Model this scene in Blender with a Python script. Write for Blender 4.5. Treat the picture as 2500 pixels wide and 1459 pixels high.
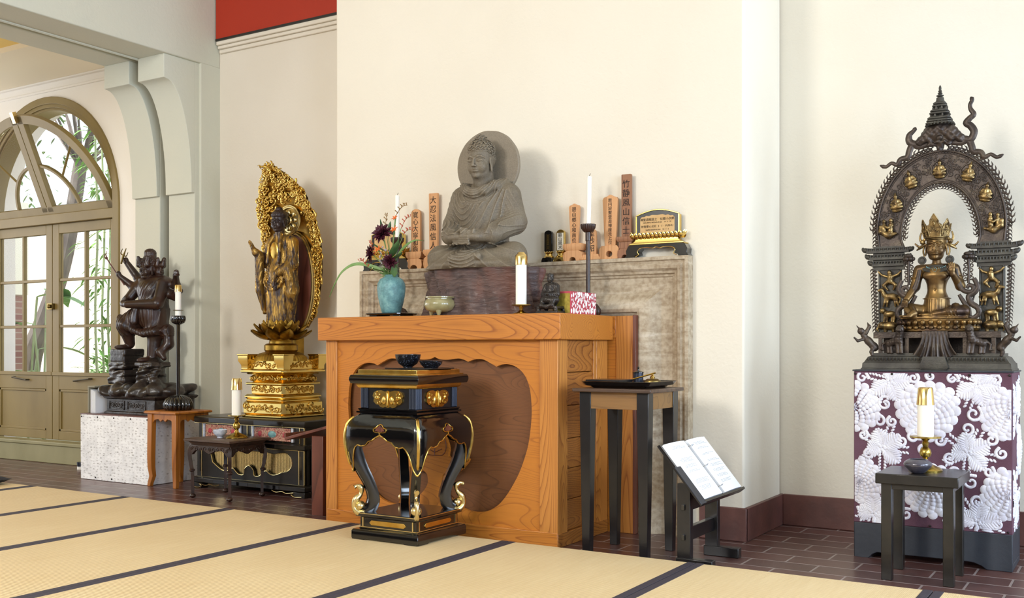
import bpy, bmesh, math, random
import numpy as np
from mathutils import Vector, Matrix, noise as mnoise
R = math.radians; PI = math.pi; sin = math.sin; cos = math.cos
for o in list(bpy.data.objects): bpy.data.objects.remove(o)
SC = bpy.context.scene; COL = SC.collection
random.seed(7)

# ---------------------------------------------------------------- camera
cam = bpy.data.cameras.new('camera'); camo = bpy.data.objects.new('camera', cam); COL.objects.link(camo)
cam.sensor_fit = 'HORIZONTAL'; cam.sensor_width = 36; cam.lens = 36*2500/2500
cam.shift_x = 0; cam.shift_y = (848-729.5)/2500
cam.clip_start = .05; cam.clip_end = 200
camo.location = (0, 0, .95); camo.rotation_euler = (R(90), 0, math.atan(1540/2500))
SC.camera = camo
SC.view_settings.view_transform = 'Standard'; SC.view_settings.look = 'None'
SC.view_settings.gamma = 1; SC.view_settings.use_curve_mapping = False
SC.view_settings.exposure = 0.06

# ---------------------------------------------------------------- world and daylight
W = bpy.data.worlds.new('world'); SC.world = W; W.use_nodes = True
wn = W.node_tree.nodes; bg = wn['Background']
bg.inputs[0].default_value = (.86, .93, 1, 1); bg.inputs[1].default_value = 1.7

def area(name, loc, rot, sx, sy, power, col):
    l = bpy.data.lights.new(name, 'AREA'); l.shape = 'RECTANGLE'; l.size = sx; l.size_y = sy
    l.energy = power; l.color = col
    o = bpy.data.objects.new(name, l); COL.objects.link(o); o.location = loc; o.rotation_euler = rot
    return o
# windows in the right hand wall (cool) and in the wall behind the camera (warm daylight)
for k in range(3):
    area('right_window_light', (2.92, 4.2-k*2.3, 1.75), (0, R(90), 0), 2.1, 1.5, 128, (.63, .79, 1.0))
for k, (x, pw) in enumerate(((-4.0, 235), (-1.6, 65))):
    area('rear_window_light', (x, -2.9, 3.3), (R(72), 0, 0), 1.4, 1.2, pw, (1.0, .98, .94))
area('porch_fill_light', (-10.6, 3.2, 1.9), (0, R(-90), 0), 1.8, 2.6, 50, (1, .98, .95))  # added fill lamp that brightens the porch wall; no window stands here
sun = bpy.data.lights.new('garden_sun', 'SUN'); sun.energy = 6; sun.angle = R(2); sun.color = (1, .96, .9)
so = bpy.data.objects.new('garden_sun', sun); COL.objects.link(so); so.rotation_euler = (R(-40), R(-18), 0)
so.rotation_euler = Vector((.15, .55, -.85)).to_track_quat('-Z', 'Y').to_euler(); so.location = (-8, 3, 9)

# ---------------------------------------------------------------- materials
MATS = {}
class NT:
    def __init__(s, name):
        s.m = bpy.data.materials.new(name); s.m.use_nodes = True; s.t = s.m.node_tree; s.n = s.t.nodes
        s.b = s.n['Principled BSDF']; MATS[name] = s.m
    def N(s, typ, **kw):
        n = s.n.new(typ)
        for k, v in kw.items():
            if k.startswith('i_'):
                key = k[2:]
                n.inputs[int(key) if key.isdigit() else key.replace('_', ' ')].default_value = v
            else: setattr(n, k, v)
        return n
    def L(s, a, b): s.t.links.new(a, b)
    def coords(s, scale=(1, 1, 1), rot=(0, 0, 0)):
        tc = s.N('ShaderNodeTexCoord'); mp = s.N('ShaderNodeMapping'); mp.inputs['Scale'].default_value = scale
        mp.inputs['Rotation'].default_value = rot; s.L(tc.outputs['Object'], mp.inputs[0]); return mp.outputs[0]
    def noise(s, vec, scale=5, detail=4, rough=.55, dist=0):
        n = s.N('ShaderNodeTexNoise'); n.inputs['Scale'].default_value = scale; n.inputs['Detail'].default_value = detail
        n.inputs['Roughness'].default_value = rough; n.inputs['Distortion'].default_value = dist; s.L(vec, n.inputs['Vector']); return n.outputs[0]
    def ramp(s, fac, stops):
        r = s.N('ShaderNodeValToRGB'); e = r.color_ramp.elements
        while len(e) < len(stops): e.new(.5)
        for i, (p, c) in enumerate(stops): e[i].position = p; e[i].color = (c[0], c[1], c[2], 1) if len(c) == 3 else c
        s.L(fac, r.inputs[0]); return r.outputs[0]
    def math(s, op, a, b=0, c=0):
        m = s.N('ShaderNodeMath', operation=op)
        for i, v in enumerate((a, b, c)):
            if isinstance(v, (int, float)): m.inputs[i].default_value = v
            else: s.L(v, m.inputs[i])
        return m.outputs[0]
    def mix(s, fac, a, b, typ='MIX'):
        m = s.N('ShaderNodeMix', data_type='RGBA', blend_type=typ)
        for i, v in ((0, fac), (6, a), (7, b)):
            if isinstance(v, (int, float)): m.inputs[i].default_value = v
            elif isinstance(v, tuple): m.inputs[i].default_value = (v[0], v[1], v[2], 1)
            else: s.L(v, m.inputs[i])
        return m.outputs[2]
    def bump(s, h, strength=.3, dist=.01):
        b = s.N('ShaderNodeBump'); b.inputs['Strength'].default_value = strength; b.inputs['Distance'].default_value = dist
        s.L(h, b.inputs['Height']); s.L(b.outputs[0], s.b.inputs['Normal'])
    def fin(s, col=None, rough=.5, metal=0, coat=0, **kw):
        if col is not None:
            if isinstance(col, tuple): s.b.inputs['Base Color'].default_value = (col[0], col[1], col[2], 1)
            else: s.L(col, s.b.inputs['Base Color'])
        if isinstance(rough, (int, float)): s.b.inputs['Roughness'].default_value = rough
        else: s.L(rough, s.b.inputs['Roughness'])
        if isinstance(metal, (int, float)): s.b.inputs['Metallic'].default_value = metal
        else: s.L(metal, s.b.inputs['Metallic'])
        s.b.inputs['Coat Weight'].default_value = coat; s.b.inputs['Coat Roughness'].default_value = .12
        return s.m
def C(h):
    v = [int(h[i:i+2], 16)/255 for i in (0, 2, 4)]
    return tuple((x/12.92 if x <= .04045 else ((x+.055)/1.055)**2.4) for x in v)
def plain(name, col, rough=.5, metal=0, col2=None, sc=8, stretch=(1, 1, 1), bump=0, bsc=40, coat=0, lo=.35, hi=.65, bd=.01, rr=0):
    t = NT(name); v = t.coords(stretch); c = col
    if col2:
        f = t.noise(v, sc, 5); c = t.ramp(f, [(lo, col), (hi, col2)])
    if bump: t.bump(t.noise(v, bsc, 4), bump, bd)
    r = rough
    if rr: r = t.math('MULTIPLY_ADD', t.noise(v, sc*2, 3), rr, rough-rr*.5)
    return t.fin(c, r, metal, coat)
def wood(name, light, dark, axis='x', freq=16, rough=.42, across=3.2, along=.5, coat=.05, seed=0, w=.55):
    t = NT(name); s = {'x': (along, across, across), 'y': (across, along, across), 'z': (across, across, along)}[axis]
    tc = t.N('ShaderNodeTexCoord'); mp = t.N('ShaderNodeMapping'); mp.inputs['Scale'].default_value = s; mp.inputs['Location'].default_value = (seed, seed*1.7, seed*.6)
    t.L(tc.outputs['Object'], mp.inputs[0]); v = mp.outputs[0]
    f = t.math('FRACT', t.math('MULTIPLY', t.noise(v, 1.0, 1.5, .4), freq))
    c = t.ramp(f, [(0, light), (.35, light), (.78, tuple(a*(1-w)+b*w for a, b in zip(light, dark))), (.93, dark), (1, light)])
    s2 = tuple(a*12 if a > 1 else a*4 for a in s)
    mp2 = t.N('ShaderNodeMapping'); mp2.inputs['Scale'].default_value = s2; t.L(tc.outputs['Object'], mp2.inputs[0])
    fine = t.noise(mp2.outputs[0], 4, 3)
    c = t.mix(.22, c, t.ramp(fine, [(.3, dark), (.7, light)]))
    t.bump(fine, .08, .004)
    return t.fin(c, rough, 0, coat)
def stucco(name, col, col2):
    t = NT(name); v = t.coords()
    f = t.noise(v, 1.1, 3); t.bump(t.noise(v, 38, 3, .5, .6), .16, .008)
    return t.fin(t.ramp(f, [(.3, col), (.7, col2)]), .88)

stucco('wall_cream', C('dfd6c4'), C('e4dccb'))
stucco('wall_grey', C('cfcdbb'), C('c6c7b8'))
stucco('wall_right', C('dad1bf'), C('dfd8c8'))
stucco('wall_recess', C('d8cfbf'), C('ded6c8'))
stucco('porch_white', C('f3eee6'), C('efe9dd'))
stucco('porch_yellow', C('f2d27c'), C('f0cc70'))
plain('cream_paint', C('f3e8cf'), .75)
plain('red_paint', C('a62806'), .6)
plain('olive_paint', C('7c6836'), .5, 0, C('8a7642'), 3, (1, 1, .4), .05)
plain('olive_worn', C('86805a'), .55, 0, C('948d68'), 4, (1, 1, .5), .1)
plain('terracotta_skirt', C('6f473f'), .4, 0, C('593a35'), 6, bump=.1)
plain('white_paint', C('f2f0ea'), .7)
# clay tile floor
t = NT('clay_tiles'); v = t.coords(rot=(0, 0, R(0)))
br = t.N('ShaderNodeTexBrick', offset=.5); br.inputs['Scale'].default_value = 1; br.inputs['Brick Width'].default_value = .30
br.inputs['Row Height'].default_value = .15; br.inputs['Mortar Size'].default_value = .006; br.inputs['Mortar Smooth'].default_value = .4
br.inputs['Color1'].default_value = (*C('5e3a33'), 1); br.inputs['Color2'].default_value = (*C('4b302c'), 1); br.inputs['Mortar'].default_value = (*C('9a8c88'), 1)
t.L(v, br.inputs['Vector']); n = t.noise(v, 7, 5)
c = t.mix(.25, br.outputs[0], t.ramp(n, [(.3, C('3a2826')), (.7, C('6e4c45'))]))
t.bump(t.math('MULTIPLY_ADD', br.outputs[1], -1, t.math('MULTIPLY', n, .3)), .5, .004)
t.fin(c, t.math('MULTIPLY_ADD', n, .25, .20), 0, .1)
# woven tatami
t = NT('tatami_weave'); v = t.coords()
sx = t.N('ShaderNodeSeparateXYZ'); t.L(v, sx.inputs[0])
wy = t.math('SINE', t.math('MULTIPLY', sx.outputs[1], 2*PI/.0145)); wx = t.math('SINE', t.math('MULTIPLY', sx.outputs[0], 2*PI/.006))
n = t.noise(t.coords((60, 4, 1)), 1, 3); n2 = t.noise(v, 2.2, 3)
c = t.mix(.5, t.ramp(n, [(.3, C('dcc294')), (.7, C('ead5ab'))]), t.ramp(n2, [(.3, C('dabf8f')), (.7, C('e6cfa2'))]))
c = t.mix(t.math('MULTIPLY_ADD', wy, .16, .16), c, C('b8945c'))
t.bump(t.math('MULTIPLY_ADD', wx, .25, wy), .35, .002); t.fin(c, .62)
plain('tatami_border', C('36303a'), .7, 0, C('423b44'), 30, (1, 8, 1), .2, 200)
# woods
wood('fir_x', C('c0792c'), C('8a4a18'), 'x', 58, across=4.5, along=.5, w=.3)
wood('fir_z', C('c5833a'), C('8e501e'), 'z', 52, across=5.5, along=.45, seed=3, w=.35)
wood('fir_panel', C('c07828'), C('9c5a20'), 'x', 80, across=2.6, along=.5, seed=5, w=.15)
wood('fir_side', C('aa6c2c'), C('663212'), 'y', 40, across=4.5, along=1.6, seed=8, w=.35)
wood('screen_wood', C('744722'), C('5c3617'), 'x', 75, across=3.4, along=.8, rough=.6, coat=0, seed=2, w=.3)
wood('walnut', C('5a4334'), C('33241c'), 'x', 12, rough=.35)
wood('apron_wood', C('8a6436'), C('6d4c28'), 'x', 10, rough=.4, across=6, w=.3)
wood('honey_wood', C('ad6a26'), C('7f4614'), 'z', 8, rough=.35, w=.3)
wood('mahogany', C('6b3a2a'), C('46221a'), 'z', 12, rough=.4)
wood('tablet_wood', C('d19c6a'), C('b57c4b'), 'z', 9, across=14, rough=.6, coat=0, w=.3)
wood('tablet_brown', C('936546'), C('6f452c'), 'z', 9, across=14, rough=.6, coat=0, w=.3)
t = NT('stump_wood'); v = t.coords((1.2, 1.2, 4)); n = t.noise(v, 5, 6, .6, 1.2); n2 = t.noise(t.coords((14, 14, 70)), 1, 4, .6, .8)
c = t.mix(.5, t.ramp(n, [(.25, C('322422')), (.5, C('4c3935')), (.72, C('6d5750'))]), t.ramp(n2, [(.3, C('2c1e20')), (.7, C('6e5850'))]))
c = t.mix(t.ramp(t.noise(t.coords((1, 1, .5)), 6, 2), [(.55, (0, 0, 0)), (.75, (.6, .6, .6))]), c, C('7c4a3a'))
t.bump(n2, .9, .01); t.fin(c, .55, 0, .03)
# stones
t = NT('travertine'); v = t.coords((1.5, 1.5, 9)); n = t.noise(v, 2.2, 8, .65, .8); n2 = t.noise(t.coords(), 45, 4)
c = t.ramp(n, [(.25, C('7a6850')), (.45, C('9e8c72')), (.6, C('b4a58e')), (.8, C('cec4b3'))])
c = t.mix(.3, c, t.ramp(n2, [(.35, C('80684a')), (.6, C('cfc0a6'))])); t.bump(t.math('ADD', n, n2), .35, .004); t.fin(c, .6)
t = NT('grey_schist'); v = t.coords(); n = t.noise(v, 9, 6, .6); n2 = t.noise(v, 160, 3)
c = t.ramp(n, [(.3, C('5d5244')), (.7, C('706553'))]); g = t.N('ShaderNodeNewGeometry')
c = t.mix(t.ramp(g.outputs['Pointiness'], [(.505, (0, 0, 0)), (.56, (.55, .55, .55))]), c, C('9a8d79'))
c = t.mix(.2, c, t.ramp(n2, [(.35, C('453b2d')), (.65, C('8c8069'))])); t.bump(n2, .25, .002); t.fin(c, .62)
# lacquer, metals
plain('black_lacquer', C('0b0a0b'), .12, 0, coat=.6)
plain('black_satin', C('0f0e10'), .3, 0, C('171517'), 9, coat=.2)
plain('black_worn', C('14120f'), .32, 0, C('211c17'), 14, bump=.06, coat=.2)
plain('blue_black_paint', C('25282f'), .5, 0, C('31353c'), 5, bump=.08)
plain('gold_leaf', C('dcbc6c'), .26, 1, C('c79e48'), 14, bump=.12, bsc=60, bd=.003)
plain('gold_shiny', C('e6c878'), .2, 1, bump=.05, bsc=30, bd=.003)
plain('gold_pale', C('e0cd96'), .25, 1)
t = NT('gold_carved'); v = t.coords(); n = t.noise(v, 30, 5)
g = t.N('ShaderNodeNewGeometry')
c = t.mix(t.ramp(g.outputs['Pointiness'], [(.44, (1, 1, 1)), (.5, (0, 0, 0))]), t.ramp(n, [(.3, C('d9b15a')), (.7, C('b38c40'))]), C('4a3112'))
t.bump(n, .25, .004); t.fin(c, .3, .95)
plain('gold_olive', C('b08c3c'), .36, 1, C('8a6a2c'), 16, bump=.3, bsc=50, bd=.004)
t = NT('gilt_worn'); v = t.coords((3, 3, 1)); n = t.noise(v, 9, 5, .6)
f = t.ramp(n, [(.42, (0, 0, 0)), (.58, (1, 1, 1))])
c = t.mix(f, C('35241e'), C('b08a45')); t.bump(n, .15, .003); t.fin(c, .38, t.math('MULTIPLY', f, .9))
plain('dark_face', C('2f2526'), .3, .25, C('3b2c2a'), 10)
t = NT('old_bronze'); v = t.coords(); n = t.noise(v, 16, 5, .6)
t.bump(t.noise(v, 90, 4), .5, .003)
t.fin(t.ramp(n, [(.3, C('332b27')), (.55, C('4b4038')), (.75, C('5c5142'))]), .42, .55)
plain('bronze_green', C('38342f'), .5, .4, C('4d4a42'), 14, bump=.5, bsc=80, bd=.003)
plain('bronze_gilt', C('8e7042'), .38, .85, C('40322b'), 12, bump=.15, bd=.003)
plain('gilt_relief', C('a68c5c'), .36, .9, C('4f3f2c'), 45, bump=.2, bd=.003)
plain('brass', C('b59a4e'), .25, 1); plain('brass_bright', C('e3c684'), .18, 1)
plain('brass_dull', C('7c6a3e'), .35, 1)
plain('dark_statue', C('24150f'), .38, 0, C('3a2217'), 8, bump=.15, coat=.12)
plain('rock_carved', C('1d1713'), .35, 0, C('352b25'), 12, bump=.5, bsc=30, coat=.2)
plain('small_bronze', C('2c2724'), .35, .5, C('3e3833'), 12, bump=.2)
plain('iron', C('4b4230'), .5, .6)
plain('candle_wax', C('f6f2e8'), .45); MATS['candle_wax'].node_tree.nodes['Principled BSDF'].inputs['Subsurface Weight'].default_value = .15
plain('wick', C('3a2e20'), .9)
plain('celadon', C('a39a72'), .2, 0, C('8a8159'), 12, coat=.5)
t = NT('verdigris'); v = t.coords(); n = t.noise(v, 22, 8, .7); c = t.ramp(n, [(.3, C('46666a')), (.5, C('659396')), (.7, C('8fb9b5'))])
t.bump(n, .2, .003); t.fin(c, .5)
plain('porcelain_blue', C('aab2c4'), .2, 0, C('cdd2dc'), 60, coat=.4)
plain('grey_glaze', C('55525c'), .22, .2, C('3f3c46'), 20, coat=.5)
plain('black_speckle', C('101014'), .22, 0, C('5c6474'), 130, lo=.56, hi=.72, coat=.4)
plain('pewter_dark', C('363b48'), .28, .6)
plain('glass_tint', C('ffffff'), .02)
gb = MATS['glass_tint'].node_tree.nodes['Principled BSDF']; gb.inputs['Transmission Weight'].default_value = 1; gb.inputs['IOR'].default_value = 1.05
plain('paper', C('f4f4f6'), .7); plain('ink', C('1b1512'), .8); plain('print_grey', C('9aa0aa'), .8)
plain('tag_paper', C('efe6d2'), .7); plain('plaque_wood', C('cda974'), .55, 0, C('c39a60'), 12)
plain('steel', C('b9bec6'), .2, 1)
plain('cushion_black', C('17171c'), .85, 0, C('202028'), 40, bump=.2, bsc=200)
plain('tack', C('2b2522'), .4, .6)
plain('cloth_purple', C('553340'), .8, 0, C('664453'), 5, bump=.3, bsc=300)
plain('cloth_white', C('e6e4ea'), .75, 0, C('cfcbd6'), 12, bump=.12, bsc=260)
# small white cloth with rows of grey-brown motifs
t = NT('cloth_print'); v = t.coords((26, 26, 52)); vo = t.N('ShaderNodeTexVoronoi', feature='F1'); vo.inputs['Scale'].default_value = 1.0; vo.inputs['Randomness'].default_value = .55
t.L(v, vo.inputs['Vector']); f = t.ramp(vo.outputs['Distance'], [(.1, (.8, .8, .8)), (.42, (0, 0, 0))]); n = t.noise(t.coords((40, 40, 90)), 1.4, 3)
f = t.math('MULTIPLY', f, t.ramp(n, [(.45, (0, 0, 0)), (.55, (1, 1, 1))]))
n3 = t.noise(t.coords(), 9, 5, .6, .6)
c = t.mix(f, t.ramp(n3, [(.3, C('e2e1e2')), (.6, C('f6f5f5'))]), C('8c8582')); t.bump(n3, .5, .02); t.fin(c, .85)
plain('gold_brocade', C('a9963c'), .5, .5, C('8b7a2c'), 60)
plain('red_paper', C('b0414c'), .7)
plain('leaf_green', C('4c6b3c'), .5, 0, C('3a5630'), 20); plain('leaf_pale', C('7c9a5c'), .5, 0, C('678a4a'), 20)
plain('petal_maroon', C('3a0f1c'), .55, 0, C('551a2c'), 30); plain('petal_orange', C('d8641c'), .5); plain('bud_red', C('b04a30'), .5)
plain('stem_brown', C('8a6a3a'), .6)
plain('beads_grey', C('a79aa6'), .5)
plain('door_card', C('8c8672'), .7)
# garden
plain('garden_leaf', C('5f8f3f'), .45, 0, C('85b35a'), 6); plain('garden_dark_leaf', C('47663a'), .5, 0, C('6f8f55'), 6)
plain('bamboo', C('a9b58c'), .5, 0, C('8fa074'), 5); plain('bark', C('5d5450'), .85, 0, C('7d746c'), 10, (1, 1, .3), .8, 20)
plain('garden_wall', C('efe2cc'), .9, 0, C('f5ecdc'), 3)
plain('garden_ground', C('b7ab97'), .9, 0, C('9c9a78'), 4)
t = NT('pillar_brick'); v = t.coords((1, 1, 1), (R(90), 0, 0)); br = t.N('ShaderNodeTexBrick'); br.inputs['Scale'].default_value = 1
br.inputs['Brick Width'].default_value = .2; br.inputs['Row Height'].default_value = .07; br.inputs['Mortar Size'].default_value = .006
br.inputs['Color1'].default_value = (*C('a07a72'), 1); br.inputs['Color2'].default_value = (*C('8f6460'), 1); br.inputs['Mortar'].default_value = (*C('b5a39a'), 1)
t.L(v, br.inputs['Vector']); t.fin(br.outputs[0], .8)

# ---------------------------------------------------------------- mesh helpers
class MB:
    def __init__(s): s.v = []; s.f = []; s.mi = []; s.M = Matrix(); s.m = 0
    def add(s, vs, fs):
        o = len(s.v)
        s.v += [tuple(s.M @ Vector(p)) for p in vs]
        s.f += [tuple(i+o for i in f) for f in fs]; s.mi += [s.m]*len(fs); return s
    def box(s, x0, x1, y0, y1, z0, z1):
        return s.add([(x, y, z) for z in (z0, z1) for y in (y0, y1) for x in (x0, x1)],
            [(0, 2, 3, 1), (4, 5, 7, 6), (0, 1, 5, 4), (2, 6, 7, 3), (0, 4, 6, 2), (1, 3, 7, 5)])
    def loft(s, rings, cap=True, closed=True):
        n = len(rings[0]); vs = [p for r in rings for p in r]; fs = []
        for i in range(len(rings)-1):
            for j in range(n if closed else n-1):
                k = (j+1) % n; fs.append((i*n+j, i*n+k, (i+1)*n+k, (i+1)*n+j))
        if cap and closed: fs.append(tuple(range(n-1, -1, -1))); fs.append(tuple((len(rings)-1)*n+j for j in range(n)))
        return s.add(vs, fs)
    def lathe(s, prof, c=(0, 0, 0), seg=32, flute=0, fa=0, sy=1, axis=None):
        rings = []
        for r, z in prof:
            rings.append([(c[0]+r*(1+fa*abs(cos(flute*a/2))-fa*.5 if flute else 1)*cos(a), c[1]+sy*r*(1+fa*abs(cos(flute*a/2))-fa*.5 if flute else 1)*sin(a), c[2]+z) for a in (2*PI*k/seg for k in range(seg))])
        return s.loft(rings)
    def sqlathe(s, prof, c=(0, 0, 0), ch=0):   # square rings with optional chamfered corners; prof = (half width x, half width y, z)
        rings = []
        for p in prof:
            hx, hy, z = (p[0], p[0], p[1]) if len(p) == 2 else p
            k = ch*min(hx, hy)
            pts = [(hx, hy), (-hx, hy), (-hx, -hy), (hx, -hy)] if not ch else [(hx, hy-k), (hx-k, hy), (-hx+k, hy), (-hx, hy-k), (-hx, -hy+k), (-hx+k, -hy), (hx-k, -hy), (hx, -hy+k)]
            rings.append([(c[0]+x, c[1]+y, c[2]+z) for x, y in pts])
        return s.loft(rings)
    def tube(s, pts, r, seg=8, flat=1, up=None):
        pts = [Vector(p) for p in pts]; n = len(pts)
        if up is None:      # frame the tube by the axis in which its path varies least
            e = [max(p[k] for p in pts)-min(p[k] for p in pts) for k in range(3)]; k = e.index(min(e)); up = tuple(1 if q == k else 0 for q in range(3))
        rs = r if isinstance(r, (list, tuple)) else [r]*n
        rings = []; U = Vector(up)
        for i, p in enumerate(pts):
            d = (pts[min(i+1, n-1)]-pts[max(i-1, 0)]).normalized()
            a = d.cross(U)
            if a.length < 1e-4: a = d.cross(Vector((1, 0, 0)))
            a.normalize(); b = a.cross(d).normalized()
            rings.append([tuple(p+(a*cos(t)+b*sin(t)*flat)*rs[i]) for t in (2*PI*k/seg for k in range(seg))])
        return s.loft(rings)
    def ell(s, c, r, seg=14, rings=9, rot=None):
        if isinstance(r, (int, float)): r = (r, r, r)
        rg = []
        for i in range(rings+1):
            ph = PI*(.02+.96*i/rings)-PI/2
            rr = [Vector((r[0]*cos(ph)*cos(a), r[1]*cos(ph)*sin(a), r[2]*sin(ph))) for a in (2*PI*k/seg for k in range(seg))]
            if rot is not None: rr = [rot @ q for q in rr]
            rg.append([tuple(Vector(c)+q) for q in rr])
        return s.loft(rg)
    def prism(s, pts, y0, y1, holes=()):      # outline in x,z extruded along y
        bm = bmesh.new()
        def ring(ps, y): 
            vs = [bm.verts.new((x, y, z)) for x, z in ps]; return vs, [bm.edges.new((vs[i], vs[(i+1) % len(vs)])) for i in range(len(vs))]
        loops = [list(pts)]+[list(h) for h in holes]; E = []; A = []
        for ps in loops:
            a, ea = ring(ps, y0); A.append(a); E += ea
        r = bmesh.ops.triangle_fill(bm, use_beauty=True, use_dissolve=False, edges=E, normal=(0, -1, 0))
        fs = [g for g in r['geom'] if isinstance(g, bmesh.types.BMFace)]
        ex = bmesh.ops.extrude_face_region(bm, geom=fs)
        bmesh.ops.translate(bm, verts=[g for g in ex['geom'] if isinstance(g, bmesh.types.BMVert)], vec=(0, y1-y0, 0))
        bmesh.ops.recalc_face_normals(bm, faces=bm.faces)
        bm.verts.index_update()
        s.add([tuple(v.co) for v in bm.verts], [tuple(v.index for v in f.verts) for f in bm.faces]); bm.free(); return s
    def build(s, name, mats, parent=None, loc=(0, 0, 0), smooth=35, bev=0, seg=2, sub=0, rot=None):
        me = bpy.data.meshes.new(name); me.from_pydata(s.v, [], s.f)
        if not isinstance(mats, (list, tuple)): mats = [mats]
        for m in mats: me.materials.append(MATS[m])
        me.polygons.foreach_set('material_index', s.mi)
        bm = bmesh.new(); bm.from_mesh(me); bmesh.ops.recalc_face_normals(bm, faces=bm.faces)
        for f in bm.faces: f.smooth = True
        if smooth < 180:
            for e in bm.edges:
                if len(e.link_faces) == 2 and e.calc_face_angle(0) > R(smooth): e.smooth = False
        bm.to_mesh(me); bm.free()
        o = bpy.data.objects.new(name, me); COL.objects.link(o); o.parent = parent; o.location = loc
        if rot: o.rotation_euler = rot
        if bev:
            b = o.modifiers.new('bevel', 'BEVEL'); b.width = bev; b.segments = seg; b.limit_method = 'ANGLE'; b.angle_limit = R(40)
        if sub:
            b = o.modifiers.new('sub', 'SUBSURF'); b.levels = sub; b.render_levels = sub
        return o
def tag(o, label=None, cat=None, group=None, kind=None):
    if label: o['label'] = label
    if cat: o['category'] = cat
    if group: o['group'] = group
    if kind: o['kind'] = kind
    return o
def thing(name, label, cat, loc, rz=0, group=None):
    o = bpy.data.objects.new(name, None); COL.objects.link(o); o.location = loc; o.rotation_euler = (0, 0, rz); o.empty_display_size = .05
    return tag(o, label, cat, group)
def struct(o): o['kind'] = 'structure'; return o
def T(x=0, y=0, z=0): return Matrix.Translation((x, y, z))
def Rz(a): return Matrix.Rotation(a, 4, 'Z')
def Rx(a): return Matrix.Rotation(a, 4, 'X')
def Ry(a): return Matrix.Rotation(a, 4, 'Y')
def S3(x, y, z): return Matrix.Diagonal((x, y, z, 1))
def arc(cx, cz, r, a0, a1, n=12, rz=None): return [(cx+r*cos(a0+(a1-a0)*i/n), cz+(rz or r)*sin(a0+(a1-a0)*i/n)) for i in range(n+1)]
def spline(pts, n=6):      # Catmull-Rom through points of any dimension
    out = []; P = [pts[0]]+list(pts)+[pts[-1]]
    for i in range(1, len(P)-2):
        for k in range(n):
            t = k/n; out.append(tuple(.5*((2*b)+(-a+c)*t+(2*a-5*b+4*c-d)*t*t+(-a+3*b-3*c+d)*t**3) for a, b, c, d in zip(P[i-1], P[i], P[i+1], P[i+2])))
    out.append(tuple(pts[-1])); return out
def dup(root, loc=None):
    r = root.copy(); COL.objects.link(r)
    if loc: r.location = loc
    def rec(a, b):
        for ch in list(a.children):
            c = ch.copy(); COL.objects.link(c); c.parent = b; rec(ch, c)
    rec(root, r); return r
def text(s, size, loc, mat, parent, name='inscription', ext=.0006, align='CENTER', rot=(R(90), 0, 0), spacing=1.0, lead=1.0):
    cu = bpy.data.curves.new(name, 'FONT'); cu.body = s; cu.size = size; cu.align_x = align; cu.align_y = 'CENTER'
    cu.space_line = lead; cu.space_character = spacing; cu.extrude = ext; cu.resolution_u = 2
    o = bpy.data.objects.new(name, cu); COL.objects.link(o)
    bpy.context.view_layer.update(); dg = bpy.context.evaluated_depsgraph_get()
    me = bpy.data.meshes.new_from_object(o.evaluated_get(dg)); bpy.data.objects.remove(o)
    o = bpy.data.objects.new(name, me); COL.objects.link(o); me.materials.clear(); me.materials.append(MATS[mat])
    o.parent = parent; o.location = loc; o.rotation_euler = rot; return o

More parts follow.
